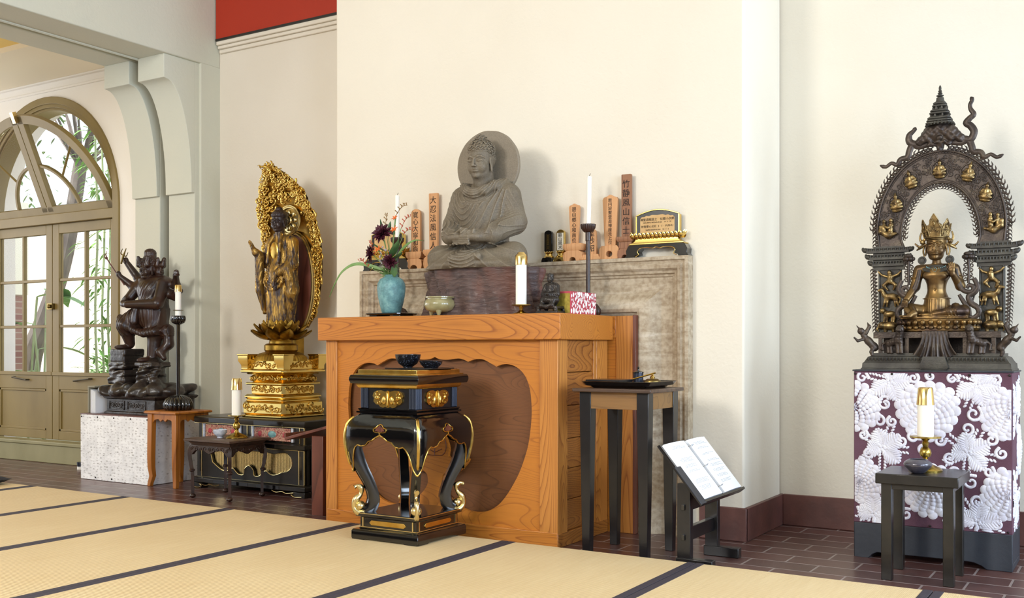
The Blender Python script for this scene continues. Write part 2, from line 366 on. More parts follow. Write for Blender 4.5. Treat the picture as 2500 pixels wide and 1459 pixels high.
# ---------------------------------------------------------------- implicit surfaces for carved and cast figures
class Carve:
    def __init__(s, lo, hi, h):
        s.lo = np.array(lo, float); s.h = h; s.n = np.ceil((np.array(hi)-s.lo)/h).astype(int)+1
        s.D = np.full(s.n, 1.0, np.float32); s.F = (np.eye(3), np.zeros(3), 1.0)
    def frame(s, o=(0, 0, 0), sc=1, yaw=0, pitch=0, roll=0):
        m = (Matrix.Rotation(yaw, 3, 'Z') @ Matrix.Rotation(pitch, 3, 'X') @ Matrix.Rotation(roll, 3, 'Y'))
        s.F = (np.array(m), np.array(o, float), sc); return s
    def sub(s, c, r):
        Rm, o, sc = s.F; c = Rm @ (np.array(c, float)*sc)+o; r = r*sc
        a = np.clip(np.floor((c-r-s.lo)/s.h).astype(int), 0, s.n); b = np.clip(np.ceil((c+r-s.lo)/s.h).astype(int)+1, 0, s.n)
        if np.any(b <= a): return None
        sl = tuple(slice(a[i], b[i]) for i in range(3))
        g = [(s.lo[i]+s.h*np.arange(a[i], b[i])-o[i]).astype(np.float32)/sc for i in range(3)]
        X, Y, Z = g[0][:, None, None], g[1][None, :, None], g[2][None, None, :]
        m = Rm.astype(np.float32)
        return sl, m[0, 0]*X+m[1, 0]*Y+m[2, 0]*Z, m[0, 1]*X+m[1, 1]*Y+m[2, 1]*Z, m[0, 2]*X+m[1, 2]*Y+m[2, 2]*Z
    def comb(s, sl, d, k, neg=False):
        d = d*s.F[2]; k = k*s.F[2]; A = s.D[sl]
        if neg: A, d = -A, d
        if k > 0:
            h = np.clip(.5+.5*(A-d)/k, 0, 1); r = A*(1-h)+d*h-k*h*(1-h)
        else: r = np.minimum(A, d)
        s.D[sl] = -r if neg else r
    def ell(s, c, r, k=.02, neg=False, rot=None):
        q = s.sub(c, max(r)+k+3*s.h/s.F[2])
        if q is None: return s
        sl, X, Y, Z = q; X = X-c[0]; Y = Y-c[1]; Z = Z-c[2]
        if rot is not None:
            m = Matrix.Rotation(rot[0], 3, 'X') @ Matrix.Rotation(rot[1], 3, 'Y') @ Matrix.Rotation(rot[2], 3, 'Z')
            X, Y, Z = m[0][0]*X+m[1][0]*Y+m[2][0]*Z, m[0][1]*X+m[1][1]*Y+m[2][1]*Z, m[0][2]*X+m[1][2]*Y+m[2][2]*Z
        k0 = np.sqrt((X/r[0])**2+(Y/r[1])**2+(Z/r[2])**2); k1 = np.sqrt((X/r[0]**2)**2+(Y/r[1]**2)**2+(Z/r[2]**2)**2)+1e-6
        s.comb(sl, k0*(k0-1)/k1, k, neg); return s
    def cap(s, a, b, ra, rb=None, k=.02, neg=False, flat=None):
        rb = ra if rb is None else rb; a = np.array(a, float); b = np.array(b, float)
        q = s.sub((a+b)/2, np.linalg.norm(b-a)/2+max(ra, rb)+k+3*s.h/s.F[2])
        if q is None: return s
        sl, X, Y, Z = q; d = b-a; L = max(float(d @ d), 1e-12)
        t = np.clip(((X-a[0])*d[0]+(Y-a[1])*d[1]+(Z-a[2])*d[2])/L, 0, 1)
        s.comb(sl, np.sqrt((X-a[0]-t*d[0])**2+(Y-a[1]-t*d[1])**2+(Z-a[2]-t*d[2])**2)-(ra+(rb-ra)*t), k, neg); return s
    def path(s, pts, rs, k=.02, neg=False):
        for i in range(len(pts)-1):
            a, b = (rs[i], rs[i+1]) if isinstance(rs, (list, tuple)) else (rs, rs)
            s.cap(pts[i], pts[i+1], a, b, k, neg)
        return s
    def box(s, c, hx, rd=.01, k=.01, neg=False):
        q = s.sub(c, math.sqrt(sum(v*v for v in hx))+k+3*s.h/s.F[2])
        if q is None: return s
        sl, X, Y, Z = q; qx = np.abs(X-c[0])-hx[0]+rd; qy = np.abs(Y-c[1])-hx[1]+rd; qz = np.abs(Z-c[2])-hx[2]+rd
        d = np.sqrt(np.maximum(qx, 0)**2+np.maximum(qy, 0)**2+np.maximum(qz, 0)**2)+np.minimum(np.maximum(qx, np.maximum(qy, qz)), 0)-rd
        s.comb(sl, d, k, neg); return s
    def disp(s, c, r, fn):
        q = s.sub(c, r)
        if q is None: return s
        sl, X, Y, Z = q; s.D[sl] += (fn(X, Y, Z)*s.F[2]).astype(np.float32); return s
    def line(s, pts, w, amp):                # groove (amp>0) or ridge (amp<0) along a polyline in x,z on whatever surface faces -y
        P = np.array(pts, float); c = P.mean(0); r = max(np.abs(P-c).max()+3*w, .05)*1.5
        q = s.sub((c[0], 0 if len(c) == 2 else c[1], c[-1]), r+.0)
        if q is None: return s
        sl, X, Y, Z = q; dm = None
        for a, b in zip(P[:-1], P[1:]):
            d = b-a; L = max(float(d @ d), 1e-12)
            if len(d) == 2:
                t = np.clip(((X-a[0])*d[0]+(Z-a[1])*d[1])/L, 0, 1); e = (X-a[0]-t*d[0])**2+(Z-a[1]-t*d[1])**2
            else:
                t = np.clip(((X-a[0])*d[0]+(Y-a[1])*d[1]+(Z-a[2])*d[2])/L, 0, 1); e = (X-a[0]-t*d[0])**2+(Y-a[1]-t*d[1])**2+(Z-a[2]-t*d[2])**2
            dm = e if dm is None else np.minimum(dm, e)
        s.D[sl] += (amp*s.F[2]*np.exp(-dm/(w*w))).astype(np.float32); return s
    def mesh(s, name, mat, parent=None, loc=(0, 0, 0), matfn=None):
        D = s.D; D[0] = D[-1] = 1; D[:, 0] = D[:, -1] = 1; D[:, :, 0] = D[:, :, -1] = 1
        S = D < 0; n = np.array(D.shape)-1
        cnt = np.zeros(n, np.int8)
        cor = [(i, j, k) for i in (0, 1) for j in (0, 1) for k in (0, 1)]
        sh = lambda A, c: A[c[0]:c[0]+n[0], c[1]:c[1]+n[1], c[2]:c[2]+n[2]]
        for c in cor: cnt += sh(S, c)
        act = (cnt > 0) & (cnt < 8); I = np.argwhere(act); idx = np.full(n, -1, np.int64); idx[act] = np.arange(len(I))
        acc = np.zeros((len(I), 3)); num = np.zeros(len(I))
        val = {c: D[I[:, 0]+c[0], I[:, 1]+c[1], I[:, 2]+c[2]] for c in cor}
        for c in cor:
            for ax in range(3):
                if c[ax]: continue
                e = list(c); e[ax] = 1; e = tuple(e); a, b = val[c], val[e]; m = (a < 0) != (b < 0)
                tt = np.where(m, a/np.where(m, a-b, 1), 0); p = np.array(c, float)[None].repeat(len(I), 0); p[:, ax] += tt
                acc += p*m[:, None]; num += m
        V = (I+acc/np.maximum(num, 1)[:, None])*s.h+s.lo; F = []
        for ax in range(3):
            u, v = (ax+1) % 3, (ax+2) % 3
            a = S[tuple(slice(0, -1) if i == ax else slice(1, -1) for i in range(3))]; b = S[tuple(slice(1, None) if i == ax else slice(1, -1) for i in range(3))]
            for sg in (0, 1):
                E = np.argwhere((a & ~b) if sg == 0 else (~a & b))
                if not len(E): continue
                E = E+np.array([0 if i == ax else 1 for i in range(3)]); q = []
                for du, dv in ((-1, -1), (0, -1), (0, 0), (-1, 0)):
                    o = E.copy(); o[:, u] += du; o[:, v] += dv; q.append(idx[o[:, 0], o[:, 1], o[:, 2]])
                q = np.stack(q, 1); F.append(q if sg == 0 else q[:, ::-1])
        F = np.concatenate(F); F = F[(F >= 0).all(1)]
        me = bpy.data.meshes.new(name); me.vertices.add(len(V)); me.vertices.foreach_set('co', V.astype(np.float32).ravel())
        me.loops.add(F.size); me.loops.foreach_set('vertex_index', F.ravel().astype(np.int32)); me.polygons.add(len(F))
        me.polygons.foreach_set('loop_start', np.arange(0, F.size, 4, dtype=np.int32)); me.polygons.foreach_set('loop_total', np.full(len(F), 4, np.int32))
        me.update(); me.polygons.foreach_set('use_smooth', np.ones(len(F), bool))
        for m in (mat if isinstance(mat, (list, tuple)) else [mat]): me.materials.append(MATS[m])
        if matfn is not None:
            me.polygons.foreach_set('material_index', matfn(V[F].mean(1)).astype(np.int32))
        o = bpy.data.objects.new(name, me); COL.objects.link(o); o.parent = parent; o.location = loc; return o

def head(S, ush=True, wave=0.0, hair=1.0, ears=1.0, beard=False):   # unit head: chin z=0, crown z=1, face to -y; uses the current frame
    S.ell((0, .04, .6), (.33, .39, .37), .05).ell((0, -.07, .37), (.29, .31, .37), .06)
    S.ell((0, -.275, .07), (.085, .075, .065), .08).cap((-.105, -.12, .125), (.105, -.12, .125), .125, .125, .1)
    for x in (-1, 1):
        S.ell((x*.145, -.41, .48), (.10, .065, .06), .05, True)
        S.ell((x*.14, -.305, .475), (.105, .068, .062), .03)
        S.path([(x*.032, -.365, .555), (x*.11, -.358, .592), (x*.20, -.310, .588), (x*.27, -.235, .54)], [.014, .018, .016, .01], .045)
        S.ell((x*.175, -.25, .30), (.10, .09, .12), .08)
        S.line([(x*.06, -.36, .455), (x*.135, -.375, .432), (x*.215, -.33, .452)], .012, .020)
        S.line([(x*.06, -.36, .50), (x*.135, -.36, .53), (x*.22, -.31, .51)], .014, .012)
        S.ell((x*.045, -.405, .335), (.032, .035, .026), .02)
    S.cap((0, -.375, .54), (0, -.45, .36), .022, .042, .03).ell((0, -.455, .345), (.035, .035, .03), .02)
    S.ell((0, -.34, .22), (.10, .05, .06), .05).ell((-.03, -.375, .236), (.048, .028, .018), .025).ell((.03, -.375, .236), (.048, .028, .018), .025).ell((0, -.368, .200), (.058, .03, .022), .025)
    S.line([(-.10, -.35, .224), (-.04, -.385, .218), (0, -.395, .214), (.04, -.385, .218), (.10, -.35, .224)], .012, .022)
    if hair:
        S.ell((0, .08, .795), (.368, .435*hair, .28), .012)
        S.ell((0, .16, .52), (.345, .33, .34), .02)
    if ears:
        for x in (-1, 1):
            S.ell((x*.335, .0, .44), (.035, .085, .13), .02).ell((x*.345, -.01, .28), (.03, .05, .13), .02)
            S.ell((x*.375, -.01, .44), (.02, .045, .08), .01, True)
    if ush: S.ell((0, .08, 1.06), (.17, .18, .14), .03)
    if wave:
        S.disp((0, .1, .85), .6, lambda X, Y, Z: wave*np.sin(92*(Z+.12*np.abs(X)+.03*np.sin(11*X+3)+.03*np.sin(13*Y))+1.9*np.sin(38*X+31*Y+2.5*np.sin(17*Z+9*Y)))*np.clip((Z-(.735-.55*np.maximum(Y+.2, 0)))/.03, 0, 1))
def torso_fold(fn): return fn
def petal_mesh(mb, L=.1, w=.06, cup=.02, curl=.5, n=6, m=4, th=0):    # petal along +y rising in z, tip pointed
    vs = []; fs = []
    for i in range(n+1):
        t = i/n; ww = w*.5*(sin(PI*min(1, t*.92+.12))**.7 if t < 1 else .02); z = curl*L*t*t
        for j in range(m+1):
            u = j/m*2-1; vs.append((u*ww, L*t, z+cup*(u*u-.6)*sin(PI*t*.8+.3)*-1*-1))
    for i in range(n):
        for j in range(m): a = i*(m+1)+j; fs.append((a, a+1, a+m+2, a+m+1))
    k = len(vs); vs2 = [(x, y, z-(th or L*.05)) for x, y, z in vs]
    mb.add(vs+vs2, fs+[tuple(q+k for q in f[::-1]) for f in fs]); return mb
def lotus(mb, r, n, L, w, tilt, z=0, curl=.5, cup=.02, off=0, sy=1, c=(0, 0)):
    for i in range(n):
        a = 2*PI*(i+off)/n; M0 = mb.M.copy()
        mb.M = M0 @ T(c[0], c[1], z) @ S3(1, sy, 1) @ Rz(a) @ T(0, r, 0) @ Rx(tilt)
        petal_mesh(mb, L, w, cup, curl); mb.M = M0
def spiral(c, r0, turns, dirn=1, a0=0, n=14, y=0, ymul=0):
    return [(c[0]+r0*(1-.8*i/n)*cos(a0+dirn*turns*2*PI*i/n), y, c[1]+r0*(1-.8*i/n)*sin(a0+dirn*turns*2*PI*i/n)) for i in range(n+1)]
# ================================================================= the room
def wallbox(name, x0, x1, y0, y1, z0, z1, mat, bev=0):
    return struct(MB().box(x0, x1, y0, y1, z0, z1).build(name, mat, bev=bev))
wallbox('floor', -11, 3, -3, 6.2, -.1, 0, 'clay_tiles')
TOP = 4.3
# chimney breast: walls of the room
wallbox('wall_chimney', -4.287, -1.662, 4.865, 5.45, 0, TOP, 'wall_cream', .012)
wallbox('wall_back', -1.70, 3, 5.46, 5.6, 0, TOP, 'wall_right')
wallbox('wall_recess', -5.95, -4.2, 5.38, 5.6, 0, TOP, 'wall_recess')
wallbox('ceiling', -6, 3, -3, 5.6, TOP, TOP+.1, 'wall_cream')
# baseboards
wallbox('baseboard_chimney', -1.89, -1.645, 4.85, 4.868, 0, .165, 'terracotta_skirt', .004)
wallbox('baseboard_return', -1.664, -1.645, 4.851, 5.46, 0, .165, 'terracotta_skirt', .004)
wallbox('baseboard_back', -1.645, 3, 5.44, 5.462, 0, .165, 'terracotta_skirt', .004)
# right wall with window openings and rear wall
for i, (a, b) in enumerate(((4.95, 5.6), (2.65, 3.45), (.35, 1.15), (-3, -1.15))): wallbox('wall_right_pier', 3, 3.2, a, b, 0, TOP, 'wall_cream')
wallbox('wall_right_sill', 3, 3.2, -3, 5.6, 0, .7, 'wall_cream'); wallbox('wall_right_head', 3, 3.2, -3, 5.6, 2.8, TOP, 'wall_cream')
for a, b in ((-11, -4.7), (-3.3, -2.3), (-.9, 3.2)): wallbox('wall_rear_pier', a, b, -3.2, -3, 0, TOP, 'wall_cream')
wallbox('wall_rear_sill', -11, 3.2, -3.2, -3, 0, 1.3, 'wall_cream'); wallbox('wall_rear_head', -11, 3.2, -3.2, -3, 3.4, TOP, 'wall_cream')

# arcade beams and brackets between the hall and the porch
X0 = -5.881
mb = MB().box(-6.18, X0, -3, 5.38, 3.035, TOP).box(-6.14, X0, 5.196, 5.6, 0, 3.04)
struct(mb.build('wall_arcade', 'wall_grey', bev=.006))
mb = MB().box(-6.56, -6.279, -3, 5.25, 3.035, 3.6).box(-6.56, -6.279, 5.155, 5.3, 0, 3.04)
struct(mb.build('trim_1', 'wall_grey', bev=.006))
mb = MB().box(-6.28, -6.17, -3, 5.25, 3.055, 3.6).box(-6.30, -6.15, 5.25, 5.38, 0, 3.1)
struct(mb.build('trim_2', 'wall_grey'))
struct(MB().tube([(-6.19, -3, 3.035), (-6.19, 5.1, 3.035)], .012, 6).build('trim_3', 'wall_grey'))
struct(MB().box(-6.179, -5.90, 5.155, 5.2, 0, 3.04).build('trim_4', 'wall_grey', bev=.005))
def corbel(name, xa, xb):
    # profile in y,z : bracket curving out from the pilaster (y=5.155) to the end face (y=4.88)
    pr = [(5.158, 3.036), (4.879, 3.036), (4.879, 2.867), (4.90, 2.862)]
    pr += [(4.90+.225*(1-cos(a)), 2.10+.762*1.0*(1-sin(a)**1.15 if a else 1)) for a in ()]
    for i in range(1, 17):
        a = PI/2*i/16; pr.append((4.90+.225*sin(a)**1.0, 2.10+.762*cos(a)))
    pr += [(5.125, 2.08), (5.158, 2.08)]
    mb = MB(); mb.M = Matrix(((0, 1, 0, 0), (1, 0, 0, 0), (0, 0, 1, 0), (0, 0, 0, 1)))
    mb.prism(pr, xa, xb); mb.M = Matrix()
    return struct(mb.build(name, 'wall_grey', smooth=30, bev=.004))
corbel('trim_5', -6.179, -5.90); corbel('trim_6', -6.559, -6.279)
# cornice and red frieze in the recess
mb = MB()
for dy, z0, z1 in ((.02, 3.14, 3.17), (.035, 3.17, 3.195), (.05, 3.195, 3.225)): mb.box(-5.87, -4.28, 5.38-dy, 5.385, z0, z1)
struct(mb.build('trim_7', 'wall_recess', bev=.006))
wallbox('trim_8', -5.87, -4.28, 5.33, 5.385, 3.24, TOP, 'red_paint'); wallbox('trim_9', -5.87, -4.28, 5.325, 5.385, 3.225, 3.24, 'black_worn')
# porch (side corridor) ceiling and cornice
wallbox('ceiling_porch', -11, -6.5, 4.56, 5.3, 3.17, 3.25, 'cream_paint')
wallbox('ceiling_porch_front', -11, -6.5, -3, 4.56, 3.21, 3.29, 'porch_yellow')
mb = MB()
for dy, z0, z1 in ((.012, 3.08, 3.10), (.03, 3.155, 3.17)): mb.box(-11, -6.56, 5.25-dy, 5.26, z0, z1)
struct(mb.build('trim_10', 'porch_white', bev=.003))

# porch wall with the arched door opening
DX, DY, DRAD, SPZ = -7.815, 5.25, .93, 2.085       # centre, wall face, radius, spring height
DX = -7.815
ow = [(-11, 0), (DX-DRAD, 0)]+[(DX-DRAD, SPZ)]+[(DX+DRAD*cos(PI-PI*i/32), SPZ+DRAD*sin(PI-PI*i/32)) for i in range(1, 32)]+[(DX+DRAD, SPZ), (DX+DRAD, 0), (-6.2, 0), (-6.2, 3.6), (-11, 3.6)]
struct(MB().prism(ow, DY, DY+.32).build('wall_porch', 'porch_white'))
def archband(mb, r0, r1, y0, y1, zb=0, cx=DX, n=32):
    o = [(cx-r1, zb)]+[(cx+r1*cos(PI-PI*i/n), SPZ+r1*sin(PI-PI*i/n)) for i in range(n+1)]+[(cx+r1, zb)]
    i_ = [(cx+r0, zb)]+[(cx+r0*cos(PI*i/n), SPZ+r0*sin(PI*i/n)) for i in range(n+1)]+[(cx-r0, zb)]
    mb.prism(o+i_, y0, y1)
door = thing('door_1', None, None, (0, 0, 0)); door['kind'] = 'structure'
mb = MB(); archband(mb, DRAD-.035, DRAD+.025, DY-.018, DY+.02, .0); archband(mb, DRAD-.085, DRAD-.03, DY+.01, DY+.16, 0); archband(mb, DRAD-.065, DRAD-.02, DY-.006, DY+.05, 0)
mb.box(DX-DRAD+.05, DX+DRAD-.05, DY+.02, DY+.15, SPZ-.10, SPZ-.02)
mb.build('door_frame', 'olive_paint', door, bev=.004)
mb = MB().box(DX-DRAD-.03, -6.6, DY-.075, DY+.05, 0, .145).box(DX-DRAD-.03, -6.6, DY-.085, DY+.05, .145, .175)
mb.build('sill', 'olive_worn', door, bev=.006)
IR = DRAD-.085; yd = DY+.06
for s, nm in ((-1, 'leaf_left'), (1, 'leaf_right')):
    xa, xb = (DX-IR, DX-.003) if s < 0 else (DX+.003, DX+IR)
    mb = MB(); z0, z1 = .178, SPZ-.10; gb_, gt = .74, SPZ-.18; st = .085
    mb.box(xa, xa+st, yd, yd+.045, z0, z1).box(xb-st, xb, yd, yd+.045, z0, z1).box(xa+st, xb-st, yd, yd+.045, gt, z1)
    mb.box(xa+st, xb-st, yd, yd+.045, .60, gb_).box(xa+st, xb-st, yd, yd+.045, z0, .25).box(xa+st, xb-st, yd+.014, yd+.035, .25, .60)
    w = xb-xa-2*st
    mb.box(xa+st+w/2-.012, xa+st+w/2+.012, yd+.008, yd+.04, gb_, gt)
    for k in (1, 2): zz = gb_+(gt-gb_)*k/3; mb.box(xa+st, xb-st, yd+.006, yd+.04, zz-.012, zz+.012)
    mb.box(xa-.0, xb, yd-.012, yd, .715, .745)
    # panel mould
    for q in ((xa+st, xb-st, .25, .27), (xa+st, xb-st, .58, .60), (xa+st, xa+st+.02, .25, .6), (xb-st-.02, xb-st, .25, .6)): mb.box(q[0], q[1], yd+.004, yd+.03, q[2], q[3])
    lf = mb.build('door_leaf', 'olive_paint', door, bev=.003)
    MB().box(xa+st, xb-st, yd+.022, yd+.026, gb_, gt).build('pane', 'glass_tint', lf)
    hx = (xa+xb)/2
    MB().tube([(hx-.10, yd-.001, .685-.01*s), (hx-.10, yd-.03, .685-.01*s), (hx+.10, yd-.03, .685+.01*s), (hx+.10, yd-.001, .685+.01*s)], .007, 6).build('handle', 'iron', lf)
MB().box(DX-.035, DX+.035, yd-.03, yd, 1.27, 1.32).ell((DX+.01, yd-.04, 1.295), (.018, .014, .018)).build('latch', 'brass_dull', door)
# tilted fanlight hung at its foot, top leaning into the porch

def fan_build():
    Rf = IR-.004; rin = Rf-.075; vs = MB()
    mb = MB()
    def ring(a0, a1, ra, rb, y0, y1, n=20):
        pts = [(ra*cos(a0+(a1-a0)*i/n), ra*sin(a0+(a1-a0)*i/n)) for i in range(n+1)]+[(rb*cos(a1+(a0-a1)*i/n), rb*sin(a1+(a0-a1)*i/n)) for i in range(n+1)]
        mb.prism(pts, y0, y1)
    ring(0, PI, rin, Rf, 0, .045, 36)
    mb.box(-Rf, Rf, 0, .045, 0, .075)
    for s in (-1, 1):
        mb.box(*sorted((s*.003, s*.075)), 0, .045, .03, Rf-.01)
        r2 = Rf*.50
        ring(*( (.12, PI/2-.1) if s > 0 else (PI/2+.1, PI-.12) ), r2-.012, r2+.012, .008, .04, 14)
        a = PI/4 if s > 0 else 3*PI/4
        mb.tube([(r2*cos(a), .024, r2*sin(a)), (rin*cos(a), .024, rin*sin(a))], .013, 4)
    f = mb.build('fanlight', 'olive_paint', door, bev=.003)
    g = MB(); g.prism([(-rin, .07)]+[(rin*cos(PI-PI*i/30), max(.07, rin*sin(PI*i/30))) for i in range(1, 30)]+[(rin, .07)], .021, .025)
    g.build('pane', 'glass_tint', f)
    MB().box(-.02, .02, -.025, .01, Rf-.06, Rf+.03).build('latch', 'brass_bright', f)
    f.location = (DX, DY+.035, SPZ-.03); f.rotation_euler = (R(22), 0, 0)
fan_build()

# ================================================================= garden outside
struct(MB().box(-26, -6, 5.62, 20, -.15, -.02).build('floor_garden', 'garden_ground'))
struct(MB().box(-26, -6.5, 11.6, 11.8, -.1, 3.0).build('wall_garden', 'garden_wall'))
p = MB().box(-11.02, -10.88, 6.9, 7.04, 0, 1.55)
pt = thing('brick_pillar', 'red brick garden pillar with pale cap, seen through left door panes', 'pillar', (0, 0, 0))
p.build('shaft', 'pillar_brick', pt); MB().box(-11.05, -10.85, 6.87, 7.07, 1.55, 2.6).build('upper_shaft', 'porch_white', pt)
def leafblade(mb, base, dirv, L, w, droop, n=7):
    d = Vector(dirv).normalized(); sd = d.cross(Vector((0, 0, 1))).normalized(); vs = []; fs = []
    for i in range(n+1):
        t = i/n; c = Vector(base)+d*L*t+Vector((0, 0, -droop*t*t)); ww = w*.5*sin(PI*min(.999, t*.93+.06))
        vs += [tuple(c-sd*ww+Vector((0, 0, .12*ww))), tuple(c), tuple(c+sd*ww+Vector((0, 0, .12*ww)))]
    for i in range(n): a = i*3; fs += [(a, a+1, a+4, a+3), (a+1, a+2, a+5, a+4)]
    mb.add(vs, fs)
tr = thing('garden_tree', 'leaning grey garden tree trunk seen through the left door leaf', 'tree', (-11.42, 7.6, 0))
MB().tube(spline([(-.35, 0, -.05), (-.2, 0, .8), (.05, .05, 1.35), (.35, .1, 2.1), (.5, .2, 3.2)], 5), [.15-.0035*i for i in range(21)], 10).build('trunk', 'bark', tr)
mb = MB(); rg = random.Random(4)
for k in range(26):
    a = rg.uniform(0, 6.28); b = Vector((.5, .2, 3.1)); e = b+Vector((cos(a)*rg.uniform(.5, 1.9), sin(a)*.8, rg.uniform(.1, 2.1))); m_ = (b+e)/2+Vector((rg.uniform(-.2, .2), 0, .2)); mb.tube(spline([b, m_, e], 4), [.022-.002*i for i in range(9)], 4)
mb.build('branches', 'bark', tr)
mb = MB()
for k in range(800):
    a = rg.uniform(0, 6.28); q = Vector((.5+cos(a)*rg.uniform(.3, 2.4), .2+sin(a)*.9, rg.uniform(2.7, 5.2))); leafblade(mb, q, (rg.uniform(-1, 1), rg.uniform(-1, 1), rg.uniform(-.6, .3)), rg.uniform(.07, .14), .04, .03, 3)
mb.build('foliage', 'garden_dark_leaf', tr)
for k, (x, y, hs, lab) in enumerate(((-9.98, 6.5, ((.45, 1.5), (1.2, .95), (2.6, .7), (5.2, 1.2)), 'broad-leaved green garden plant seen through the left door leaf'), (-9.42, 6.3, ((2.2, 1.55), (.9, .35), (3.6, 1.2), (-.5, .3), (2.9, .25)), 'broad-leaved green plant beside the bamboo, seen through right door leaf'))):
    b = thing('garden_plant', lab, 'plant', (x, y, -.02), 0, 'broad leaved garden plants'); mb = MB(); st = MB()
    for a, z in hs:
        st.tube(spline([(0, 0, 0), (.05*cos(a), .05*sin(a), z*.6), (.1*cos(a), .1*sin(a), z)], 4), .012, 5)
        leafblade(mb, (.1*cos(a), .1*sin(a), z), (cos(a), sin(a), .25), .62, .24, .3, 9); mb.build('leaf', 'garden_leaf', b); mb = MB()
    st.build('stem', 'bamboo', b)
place = ('leftmost', 'second from left', 'third from left', 'fourth from left', 'fifth from left', 'sixth from left', 'rightmost')
for k in range(7):
    x = -9.44+.075*k+rg.uniform(-.04, .04); y = 6.75+rg.uniform(-.15, .5)
    b = thing('bamboo', 'tall pale bamboo culm outside the right door leaf, %s of the clump' % place[k], 'bamboo', (x, y, -.02), 0, 'bamboo outside the door')
    mb = MB(); mb.tube([(.02*sin(i), 0, .28*i) for i in range(18)], [.014-.0003*i for i in range(18)], 7)
    for i in range(1, 18): mb.lathe([(.0135, -.005), (.016, 0), (.0135, .005)], (.02*sin(i), 0, .28*i), 8)
    mb.build('culm', 'bamboo', b); lf = MB()
    for i in range(110):
        a = rg.uniform(0, 6.28); z = rg.uniform(.4, 4.6); r = rg.uniform(.02, .32)
        leafblade(lf, (r*cos(a), r*sin(a)*.6, z), (cos(a), sin(a), rg.uniform(-.5, .4)), rg.uniform(.12, .22), .034, .07, 4)
    lf.build('foliage', 'garden_leaf', b)
for k, (x, y, z, r, lab) in enumerate(((-11.0, 8.3, .35, .55, 'low green shrub outside, behind the tree trunk'), (-10.05, 7.7, .45, .6, 'leafy green shrub outside, behind the bamboo'))):
    s_ = MB(); rr = random.Random(k+9)
    for i in range(500):
        v_ = Vector((rr.gauss(0, 1), rr.gauss(0, 1), rr.gauss(0, 1))).normalized()*r*rr.uniform(.5, 1); leafblade(s_, (v_.x, v_.y, z+v_.z*.8), (v_.x, v_.y, v_.z*.3+.1), .14, .06, .05, 3)
    tag(s_.build('garden_shrub', 'garden_leaf', None, (x, y, 0)), lab, 'shrub', 'garden shrubs')

# ================================================================= tatami mats
TX = [-7.99, -7.07, -6.15, -5.227, -4.345, -3.431, -2.508, -1.589, -.659, .26]
TL = ['tatami mat at the far left edge under the black cushion', 'tatami mat at far left, right of the black cushion', 'straw tatami mat in front of the white cloth covered box', 'straw tatami mat in front of the carved low stand',
      'straw tatami mat before the left end of the wooden altar', 'straw tatami mat under the black lacquer incense stand', 'straw tatami mat before the tall narrow side table', 'straw tatami mat before the black book stand, at lower right', 'straw tatami mat at the lower right corner of the photo']
TY = 4.045
def mat_at(i):
    xa, xb = TX[i], TX[i+1]; t_ = thing('tatami_mat', TL[i], 'mat', (xa, TY, 0), 0, 'tatami mats on the tile floor'); w = xb-xa
    MB().box(.003, w-.003, -1.95, 0, 0, .05).build('straw_mat', 'tatami_weave', t_, bev=.003)
    for a in (.002, w-.037): MB().box(a, a+.035, -1.951, .001, .001, .0515).build('border', 'tatami_border', t_, bev=.002)
for i in range(9): mat_at(i)
# ================================================================= wooden altar
al = thing('altar', 'large orange fir altar with scalloped cut-out front panel, below the stone Buddha', 'altar', (-3.08, 4.235, 0))
AX0, AX1 = -.724, .725; AD = .60
def P(mat, name, x0, x1, y0, y1, z0, z1, bev=.003, par=None): return MB().box(x0, x1, y0, y1, z0, z1).build(name, mat, par or al, bev=bev)
P('fir_x', 'top_slab', -.753, .757, -.035, .530, .988, 1.113, .004)
P('fir_z', 'post', AX0, AX0+.078, 0, .09, 0, .988); P('fir_z', 'post', AX1-.10, AX1, 0, .098, 0, .988)
P('fir_z', 'post', AX1-.09, AX1, .405, .530, 0, .988); P('fir_z', 'post', AX0, AX0+.09, .44, .530, 0, .988)
P('fir_x', 'bottom_rail', AX0+.01, AX1-.001, -.002, .03, 0, .072); P('fir_side', 'bottom_rail', AX1-.03, AX1+.002, .001, .530, 0, .066)
hp = [(0, .903), (.012, .897), (.037, .890), (.08, .888), (.143, .895), (.18, .889), (.206, .879), (.235, .889), (.268, .893), (.30, .89), (.335, .875), (.374, .856), (.40, .866), (.44, .869), (.49, .855), (.536, .816), (.565, .75), (.575, .66), (.572, .585), (.558, .49), (.536, .417), (.505, .343), (.468, .279), (.43, .225), (.389, .181), (.34, .15), (.288, .135), (.225, .133), (.17, .147), (.11, .18), (.065, .22), (.043, .26), (.048, .30), (.072, .318), (.10, .312), (.135, .32), (.175, .345), (.21, .392), (.16, .405), (.115, .392), (.085, .40), (.088, .44), (.07, .49), (.035, .53), (0, .555)]
_h = []
for i_, j_ in zip([0, 6, 11, 32, 38], [6, 11, 32, 38, len(hp)-1]): _h += spline(hp[i_:j_+1], 4)[:-1]
hp = _h+[hp[-1]]
hole = hp+[(-x, z) for x, z in reversed(hp[1:-1])]
mb = MB().prism([(AX0+.07, .07), (AX1-.09, .07), (AX1-.09, .99), (AX0+.07, .99)], .012, .03, [hole])
fp = mb.build('front_panel', 'fir_panel', al)
mb = MB()
for a, b in (((0, .40), (0, .52)), ((0, .44), (.04, .47)), ((0, .44), (-.04, .47)), ((0, .47), (.035, .497)), ((0, .47), (-.035, .497)), ((0, .415), (.045, .435)), ((0, .415), (-.045, .435)), ((.11, .35), (.185, .385)), ((-.11, .35), (-.185, .385)), ((.14, .362), (.155, .385)), ((-.14, .362), (-.155, .385))): mb.tube([(a[0], .011, a[1]), (b[0], .011, b[1])], .0022, 4)
